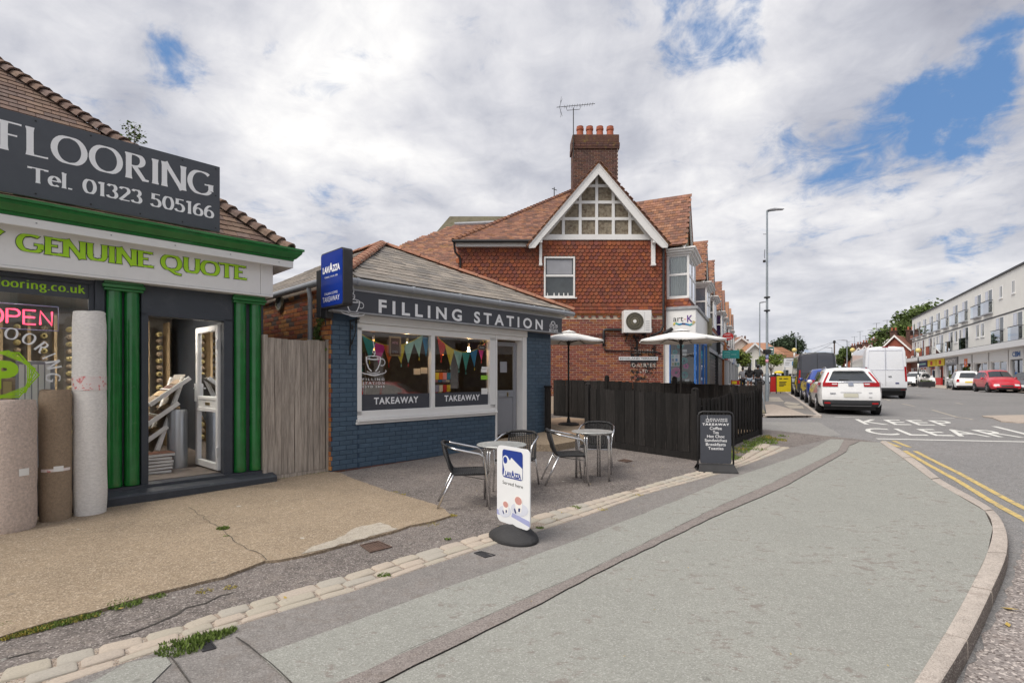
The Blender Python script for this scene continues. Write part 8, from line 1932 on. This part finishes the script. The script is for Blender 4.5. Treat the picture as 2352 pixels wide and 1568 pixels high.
while k < uN-5: MB().box(k, k+4.5, -.05, .1, zfa, zc0-.003).build('shop_fascia', ['c_green','sign_white','c_navy'][int(k) % 3], rb); MB().box(k+.3, k+4.3, .1, .14, gf, zfa).build('shop_window', 'shop_glass_dark', rb); MB().box(k-.25,k+.3,-.03,.2,gf-.8,zfa).build('pier', 'white_paint', rb); k += 5
# person at the shop and a few items are far too small to part further

# ================================================================== FAR BUILDINGS
def gable_house(label, X, Y, W, D, he, hr, wall, rz, roofm='roof_tile_red', grp=None, chim=1, name='distant_house', wins=True):
    t = T(name, label, 'house', (X, Y, .6), rz, grp)
    MB().box(-W/2, W/2, 0, D, -1, he).prism([(-W/2,he),(W/2,he),(0,hr)], 0, .2).prism([(-W/2,he),(W/2,he),(0,hr)], D-.2, D).build('wall', wall, t)
    for s in (-1, 1): MB().add([(0,-.4,hr+.12),(s*(W/2+.3),-.4,he-.15),(s*(W/2+.3),D+.3,he-.15),(0,D+.3,hr+.12),(0,-.4,hr-.02),(s*(W/2+.3),-.4,he-.3),(s*(W/2+.3),D+.3,he-.3),(0,D+.3,hr-.02)], [(0,1,2,3),(4,5,6,7),(0,1,5,4),(1,2,6,5)]).build('roof', roofm, t)
    for s in (-1, 1): MB().add([(0,-.42,hr+.13),(s*(W/2+.32),-.42,he-.14),(s*(W/2+.32),-.42,he-.42),(0,-.42,hr-.2)], [(0,1,2,3)]).build('bargeboard', 'white_paint', t)
    if wins:
        for z in (.9, he-1.9) if he > 4 else (1.0,):
            for x in (-W*.25, W*.2): f = MB().box(x-.6, x+.6, -.06, .02, z, z+1.3).build('window', 'white_paint', t); MB().box(x-.5, x-.04, -.08, -.061, z+.1, z+1.2).box(x+.04, x+.5, -.08, -.061, z+.1, z+1.2).build('pane', 'shop_glass_dark', f)
    for c in range(chim):
        cx_ = (-W*.22, W*.25)[c]; co_ = MB().box(cx_-.45, cx_+.45, D*.4, D*.4+.8, he, hr+.9).box(cx_-.55, cx_+.55, D*.4-.08, D*.4+.88, hr+.9, hr+1.05).build('chimney', 'chimney_brick' if wall != 'render_cream' else 'render_cream', t)
        for dx in (-.25, .25): MB().lathe([(.13,0),(.15,.5)], 8, (cx_+dx, D*.4+.4, hr+1.05)).build('chimney_pot', 'terracotta', co_)
    return t
def atX(x, Y): return (x-CX)/FP*Y
def hz_(y, Y): return CH-(y-HY)/FP*Y-.6
Yh = 74
gable_house('cream gabled house with tall cream chimney behind the street trees', atX(1700, Yh), Yh, 7.0, 9, hz_(812, Yh), hz_(775, Yh), 'render_cream', R(6))
gable_house('white gabled house with mullioned bay behind the young tree', atX(1731, Yh-2), Yh-2, 3.4, 5, hz_(814, Yh-2), hz_(789, Yh-2), 'render_cream', 0, chim=0)
t = T('distant_house', 'long red tiled roof house beside the white gable with small dark chimney', 'house', (atX(1722, Yh+3), Yh+3, .6), 0)
MB().box(-3, 5, 0, 7, -1, hz_(812, Yh+3)).build('wall', 'render_cream', t); MB().add([(-3.2,-.3,hz_(813,Yh+3)),(5.2,-.3,hz_(813,Yh+3)),(4.2,3,hz_(787,Yh+6)),(-2,3,hz_(787,Yh+6))], [(0,1,2,3)]).build('roof', 'roof_tile_red', t)
co_ = MB().box(.1, 1.1, 3, 3.8, 4, hz_(781, Yh+6)).box(0, 1.2, 2.9, 3.9, hz_(783,Yh+6), hz_(781,Yh+6)+.1).build('chimney', 'chimney_brick', t)
for dx in (.35,.85): MB().lathe([(.13,0),(.15,.7)], 8, (dx, 3.4, hz_(781,Yh+6))).build('chimney_pot', 'chimney_brick', co_)
t = T('distant_house', 'white and orange roofed house between the lamp column and the conifer', 'house', (atX(1768, 82), 82, .6), 0)
MB().box(-3, 5, 0, 7, -1, hz_(818, 82)).build('wall', 'render_white', t); MB().add([(-3.2,-.3,hz_(820,82)),(5.2,-.3,hz_(820,82)),(3.6,3,hz_(797,85)),(-3.2,3,hz_(797,85))], [(0,1,2,3)]).build('roof', 'roof_tile_red', t)
for x in (-2.2, .2, 2.6): f = MB().box(x-.5, x+.5, -.06, .02, 1.0, 2.3).build('window', 'white_paint', t); MB().box(x-.4, x+.4, -.08, -.061, 1.1, 2.2).build('pane', 'shop_glass_dark', f)
# far red terrace on the right
for k in range(8):
    f_ = k/7; Yk = lerp(118, 80, f_); xk = lerp(1960, 2056, f_); hrk = 7.3
    t = gable_house(['farthest red brick gable of the terrace behind the white van', 'second farthest red gable of the terrace behind the white van', 'third farthest red gable behind the white van', 'fourth farthest red gable behind the white van', 'middle red gable with chimney pots behind the white van', 'red gable with white barge boards behind the white van', 'red gable next to the big tree behind the white van', 'nearest red gable, partly hidden by the big tree'][k],
        atX(xk, Yk), Yk, 4.6, 7, 4.9, 7.6, 'red_brick', R(-52), 'far_roof', grp='red brick terrace houses far behind the white van', chim=2)
    an_ = T('tv_aerial', ['thin aerial over the farthest red gable', 'thin aerial over the second red gable', 'thin aerial over the third red gable', 'thin aerial over the fourth red gable', 'tall thin aerial over the middle red gable', 'thin aerial over the sixth red gable', 'thin aerial over the gable beside the big tree', 'thin aerial over the nearest red gable'][k], 'aerial', (atX(xk+3, Yk), Yk+2, 8.0), 0, 'aerials over the far red terrace'); MB().tube([(0,0,0),(0,0,2.2+(k % 3)*.7)], .03, 4).tube([(-.7,0,2.1+(k % 3)*.7),(.7,0,2.2+(k % 3)*.7)], .03, 4).build('mast', 'iron', an_)
gable_house('low pale building end between the big tree and the white block', atX(2085, 92), 92, 5, 8, 4.0, 5.0, 'c_grey', R(10), 'lead', chim=0)

# ================================================================== TREES
def tree(name, label, X, Y, z0, trunk_h, rx, rz_, zc, mat='foliage', n=2600, leaf=.16, lob=7, seed=1, cat='tree', group=None, trunk_r=.12, flat=1.0, spiky=False, low=-.5):
    rr = random.Random(seed); t = T(name, label, cat, (X, Y, z0), 0, group)
    L_ = []
    for k in range(lob):
        a = 2*math.pi*k/lob+rr.uniform(-.4,.4); e = rr.uniform(low, .75); c = math.cos(e*1.3)*rr.uniform(.45,.72)
        L_.append((rx*c*math.cos(a), rx*c*math.sin(a)*flat, zc+rz_*e*.75, rr.uniform(.32,.52)))
    L_.append((0, 0, zc+rz_*.3, .5))
    if trunk_h > 0:
        b = MB(); b.tube([(0,0,-.2),(rr.uniform(-.1,.1),0,trunk_h*.6),(rr.uniform(-.15,.15),.05,zc)], .1, 8, radii=[trunk_r*1.2, trunk_r*.8, trunk_r*.35]); b.build('trunk', 'bark', t, smooth=True)
        b = MB()
        for lx, ly, lz, lr in L_[:-1]: b.tube([(0,0,trunk_h*rr.uniform(.6,.95)),(lx*.5,ly*.5,lerp(trunk_h,lz,.5)),(lx,ly,lz)], .1, 5, radii=[trunk_r*.5, trunk_r*.3, trunk_r*.1])
        b.build('limb', 'bark', t)
    b = MB(); V = []; Fc = []
    for i in range(n):
        lx, ly, lz, lr = rr.choice(L_); u_ = rr.random()**.45; th = rr.uniform(0, 6.283); ph = math.acos(rr.uniform(-1,1))
        dx, dy, dz = math.sin(ph)*math.cos(th), math.sin(ph)*math.sin(th), math.cos(ph); q = 1+.25*math.sin(dx*7+lz)*math.sin(dz*9+lx)
        if spiky: q *= 1+.35*max(0, math.sin(th*5+lz*3))
        p = Vector((lx+rx*lr*u_*dx*q, ly+rx*lr*u_*dy*q*flat, lz+rz_*lr*u_*dz*q)); s = leaf*rr.uniform(.6,1.4)
        a = Vector((rr.gauss(0,1), rr.gauss(0,1), rr.gauss(0,.6))).normalized()*s; c = a.orthogonal().normalized(); c = (Matrix.Rotation(rr.uniform(0,6.28), 3, a.normalized()) @ c)*s*.7
        k0 = len(V); V += [p-a, p-c*.8, p+a, p+c*.8]; Fc.append((k0, k0+1, k0+2, k0+3))
    b.add(V, Fc); b.build('crown', mat, t)
    return t
tree('street_tree', 'young light green street tree behind the walkers', atX(1706, 46), 46, g(46), 2.0, .85, .95, hz_(822, 46)+.6-g(46)-.05, 'foliage_fresh', 1500, .09, seed=3, trunk_r=.06)
tree('street_tree', 'second young green street tree right of the lamp column', atX(1772, 50), 50, g(50), 1.8, 1.35, .85, hz_(827, 50)+.6-g(50), 'foliage_fresh', 1900, .10, seed=5, trunk_r=.06)
tree('conifer_tree', 'large dark spreading conifer on the skyline', atX(1803, 125), 125, .6, 3, 4.4, 3.9, hz_(803, 125), 'foliage_dark', 5200, .32, 11, seed=8, trunk_r=.4, spiky=True, low=-.9)
tree('round_tree', 'pale green round tree top beyond the black van', atX(1872, 120), 120, .6, 2, 3.0, 1.6, hz_(815, 120)-.8, 'foliage', 2200, .25, seed=9, trunk_r=.25)
tree('round_tree', 'green tree beside the telegraph pole', atX(1938, 108), 108, .6, 2, 2.1, 2.3, hz_(816, 108), 'foliage', 2600, .2, seed=10, trunk_r=.25, low=-.8)
tree('golden_bush', 'small golden conical bush in front of the far tree', atX(1937, 90), 90, .6, .4, .62, 1.2, 1.9, 'foliage_fresh', 900, .12, seed=12, trunk_r=.1)
tree('low_shrub', 'dark green shrubs between the telegraph pole and the black van', atX(1905, 112), 112, .6, .5, 1.9, 1.6, 2.4, 'foliage', 1600, .2, seed=22, trunk_r=.1)
tree('big_tree', 'big leafy green tree between the red terrace and the white block', atX(2076, 86), 86, .6, 3.0, 5.4, 4.6, 6.8, 'foliage', 7500, .30, 13, seed=14, trunk_r=.4, low=-.7)
tree('tall_tree', 'green tree rising behind the flat roof of the white block', atX(2125, 98), 98, .6, 3.5, 6.5, 5.0, 10.4, 'foliage', 6000, .32, 12, seed=15, trunk_r=.4)
hd = MB(); rr = random.Random(4)
for i in range(1500):
    p = Vector((rr.uniform(0,4.2), rr.uniform(0,.8), rr.uniform(0,1.3))); a = Vector((rr.gauss(0,1),rr.gauss(0,1),rr.gauss(0,1))).normalized()*.09; c = a.orthogonal().normalized()*.07; hd.add([p-a,p-c,p+a,p+c],[(0,1,2,3)])
hg = hd.build('hedge', 'foliage_fresh', None, loc=(atX(1918, 100), 99, 1.6)); tag(hg, 'bright green clipped hedge strip beyond the parked cars', 'hedge', kind='stuff')
b = MB(); b.box(-160, 260, 0, 1, -1, 3.4); fw_ = tag(b.build('far_tree_belt', 'foliage_dark', None, loc=(0, 330, 0)), 'low dark belt of distant trees closing the horizon', 'trees', kind='stuff')

# ================================================================== PEOPLE
def person(label, X, Y, z0, heading, top, legs, hair, H=1.7, shorts=False, long_hair=False, seed=0):
    t = T('person', label, 'person', (X, Y, z0), heading, 'people walking away along the left pavement')
    k = H/1.7; rr = random.Random(seed); sw_ = .16+.05*rr.random()
    J = {'pel': (0,0,.93,.125,.095), 'wst': (0,.0,1.08,.12,.085), 'chest': (0,.01,1.30,.155,.10), 'nk0': (0,.0,1.45,.06,.055), 'nk': (0,.0,1.50,.05,.05), 'hd': (0,-.015,1.60,.078,.09), 'hd2': (0,-.01,1.68,.055,.065)}
    chains = [('pel','wst'),('wst','chest'),('chest','nk0'),('nk0','nk'),('nk','hd'),('hd','hd2')]
    for s, n_, f_ in ((-1,'l',1),(1,'r',-1)):
        J['sh'+n_] = (s*.175,.0,1.40,.055,.055); J['el'+n_] = (s*.24,f_*.06,1.14,.042,.042); J['wr'+n_] = (s*.22,-.10+f_*.08,.92,.028,.028); J['ha'+n_] = (s*.21,-.13+f_*.08,.84,.035,.02)
        J['hp'+n_] = (s*.085,0,.88,.088,.088); J['kn'+n_] = (s*.095,-f_*sw_*.6,.48,.056,.056); J['an'+n_] = (s*.095,f_*sw_*.6 if f_ < 0 else sw_*.9,.09,.038,.038); J['to'+n_] = (s*.10,J['an'+n_][1]-.15,.03,.035,.028)
        chains += [('chest','sh'+n_),('sh'+n_,'el'+n_),('el'+n_,'wr'+n_),('wr'+n_,'ha'+n_),('pel','hp'+n_),('hp'+n_,'kn'+n_),('kn'+n_,'an'+n_),('an'+n_,'to'+n_)]
    def skin(name, keys, mat, grow=0.0, sub=1, trim=None):
        ks_ = [q for q in J if q in keys]; me = bpy.data.meshes.new(name); me.from_pydata([tuple(c*k for c in J[q][:3]) for q in ks_], [(ks_.index(a), ks_.index(c)) for a, c in chains if a in keys and c in keys], [])
        o = bpy.data.objects.new(name, me); COL.objects.link(o); o.parent = t; m = o.modifiers.new('skin', 'SKIN'); 
        for i, q in enumerate(ks_): me.skin_vertices[0].data[i].radius = ((J[q][3]+grow)*k, (J[q][4]+grow)*k)
        root = 'pel' if 'pel' in keys else ('chest' if 'chest' in keys else ks_[0])
        me.skin_vertices[0].data[ks_.index(root)].use_root = True
        o.modifiers.new('sub', 'SUBSURF').levels = sub; o.modifiers['sub'].render_levels = 2; me.materials.append(MAT[mat]); return o
    # skin modifier needs its layer: created through bmesh
    def skin_layer(name, keys, mat, grow=0.0):
        ks_ = [q for q in J if q in keys]; bm = bmesh.new(); lay = bm.verts.layers.skin.verify(); vs = []
        for q in ks_:
            v = bm.verts.new(tuple(c*k for c in J[q][:3])); v[lay].radius = ((J[q][3]+grow)*k, (J[q][4]+grow)*k); vs.append(v)
        root = 'pel' if 'pel' in keys else ('chest' if 'chest' in keys else ks_[0]); vs[ks_.index(root)][lay].use_root = True
        for a, c in chains:
            if a in keys and c in keys: bm.edges.new((vs[ks_.index(a)], vs[ks_.index(c)]))
        me = bpy.data.meshes.new(name); bm.to_mesh(me); bm.free(); me.materials.append(MAT[mat])
        o = bpy.data.objects.new(name, me); COL.objects.link(o); o.parent = t; o.modifiers.new('skin', 'SKIN').use_smooth_shade = True; s_ = o.modifiers.new('sub', 'SUBSURF'); s_.levels = 1; s_.render_levels = 2
        return o
    skin_layer('body', set(J), 'c_skin')
    Jm = dict(J)
    skin_layer('top', {'wst','chest','nk0','shl','shr','ell','elr'} | {'pel'}, top, .034)
    kn = {'pel','hpl','hpr','knl','knr'} | (set() if shorts else {'anl','anr'})
    if shorts:
        for n_ in 'lr': J['kn'+n_] = tuple(lerp(J['hp'+n_][i], J['kn'+n_][i], .45) for i in range(5))
    skin_layer('shorts' if shorts else 'trousers', kn, legs, .026)
    b = MB(); b.at(Matrix.Translation((0, .01*k, 1.635*k)) @ Matrix.Diagonal((.092*k,.108*k,.115*k,1))); b.lathe([(math.sin(math.pi*i/8), -math.cos(math.pi*i/8)) for i in range(2 if not long_hair else 0, 9)], 14)
    if long_hair: b.at(Matrix.Translation((0, .07*k, 1.46*k)) @ Matrix.Diagonal((.12*k,.06*k,.22*k,1))); b.lathe([(math.sin(math.pi*i/8), -math.cos(math.pi*i/8)) for i in range(9)], 14)
    b.build('hair', hair, t, smooth=True)
    for s in (-1, 1):
        n_ = 'l' if s < 0 else 'r'; x, y, z = [c*k for c in (J['an'+n_][0], J['an'+n_][1]-.07, .035)]; b = MB(); b.at(Matrix.Translation((x, y, z)) @ Matrix.Diagonal((.05,.14,.045,1))); b.lathe([(math.sin(math.pi*i/6), -math.cos(math.pi*i/6)) for i in range(7)], 10); b.build('shoe', 'sign_white', t, smooth=True)
    return t
HD = math.pi + SH - R(90)
person('person in a grey top with a dark shoulder strap walking leftmost of three', *on(1706, 34.5, g), HD, 'c_grey', 'c_darktrouser', 'c_hair', 1.62, seed=1)
person('person with long dark hair, black top and pale denim shorts walking between two others', *on(1721.5, 33, g), HD, 'c_tblack', 'c_denim', 'c_hair', 1.68, shorts=True, long_hair=True, seed=2)
person('person in a black t-shirt walking rightmost of three beside the fence end', *on(1741, 31, g), HD, 'c_tblack', 'c_darktrouser', 'c_hair', 1.74, seed=3)
x_, y_, _ = RB.w(RB.u(2196, -2), -2); person('person in a bright blue top outside the shops across the road', x_, y_, g(y_), HD, 'c_shopblue', 'c_lime', 'c_skin', 1.65, seed=4)
# crowded small things: litter on the crossing edge
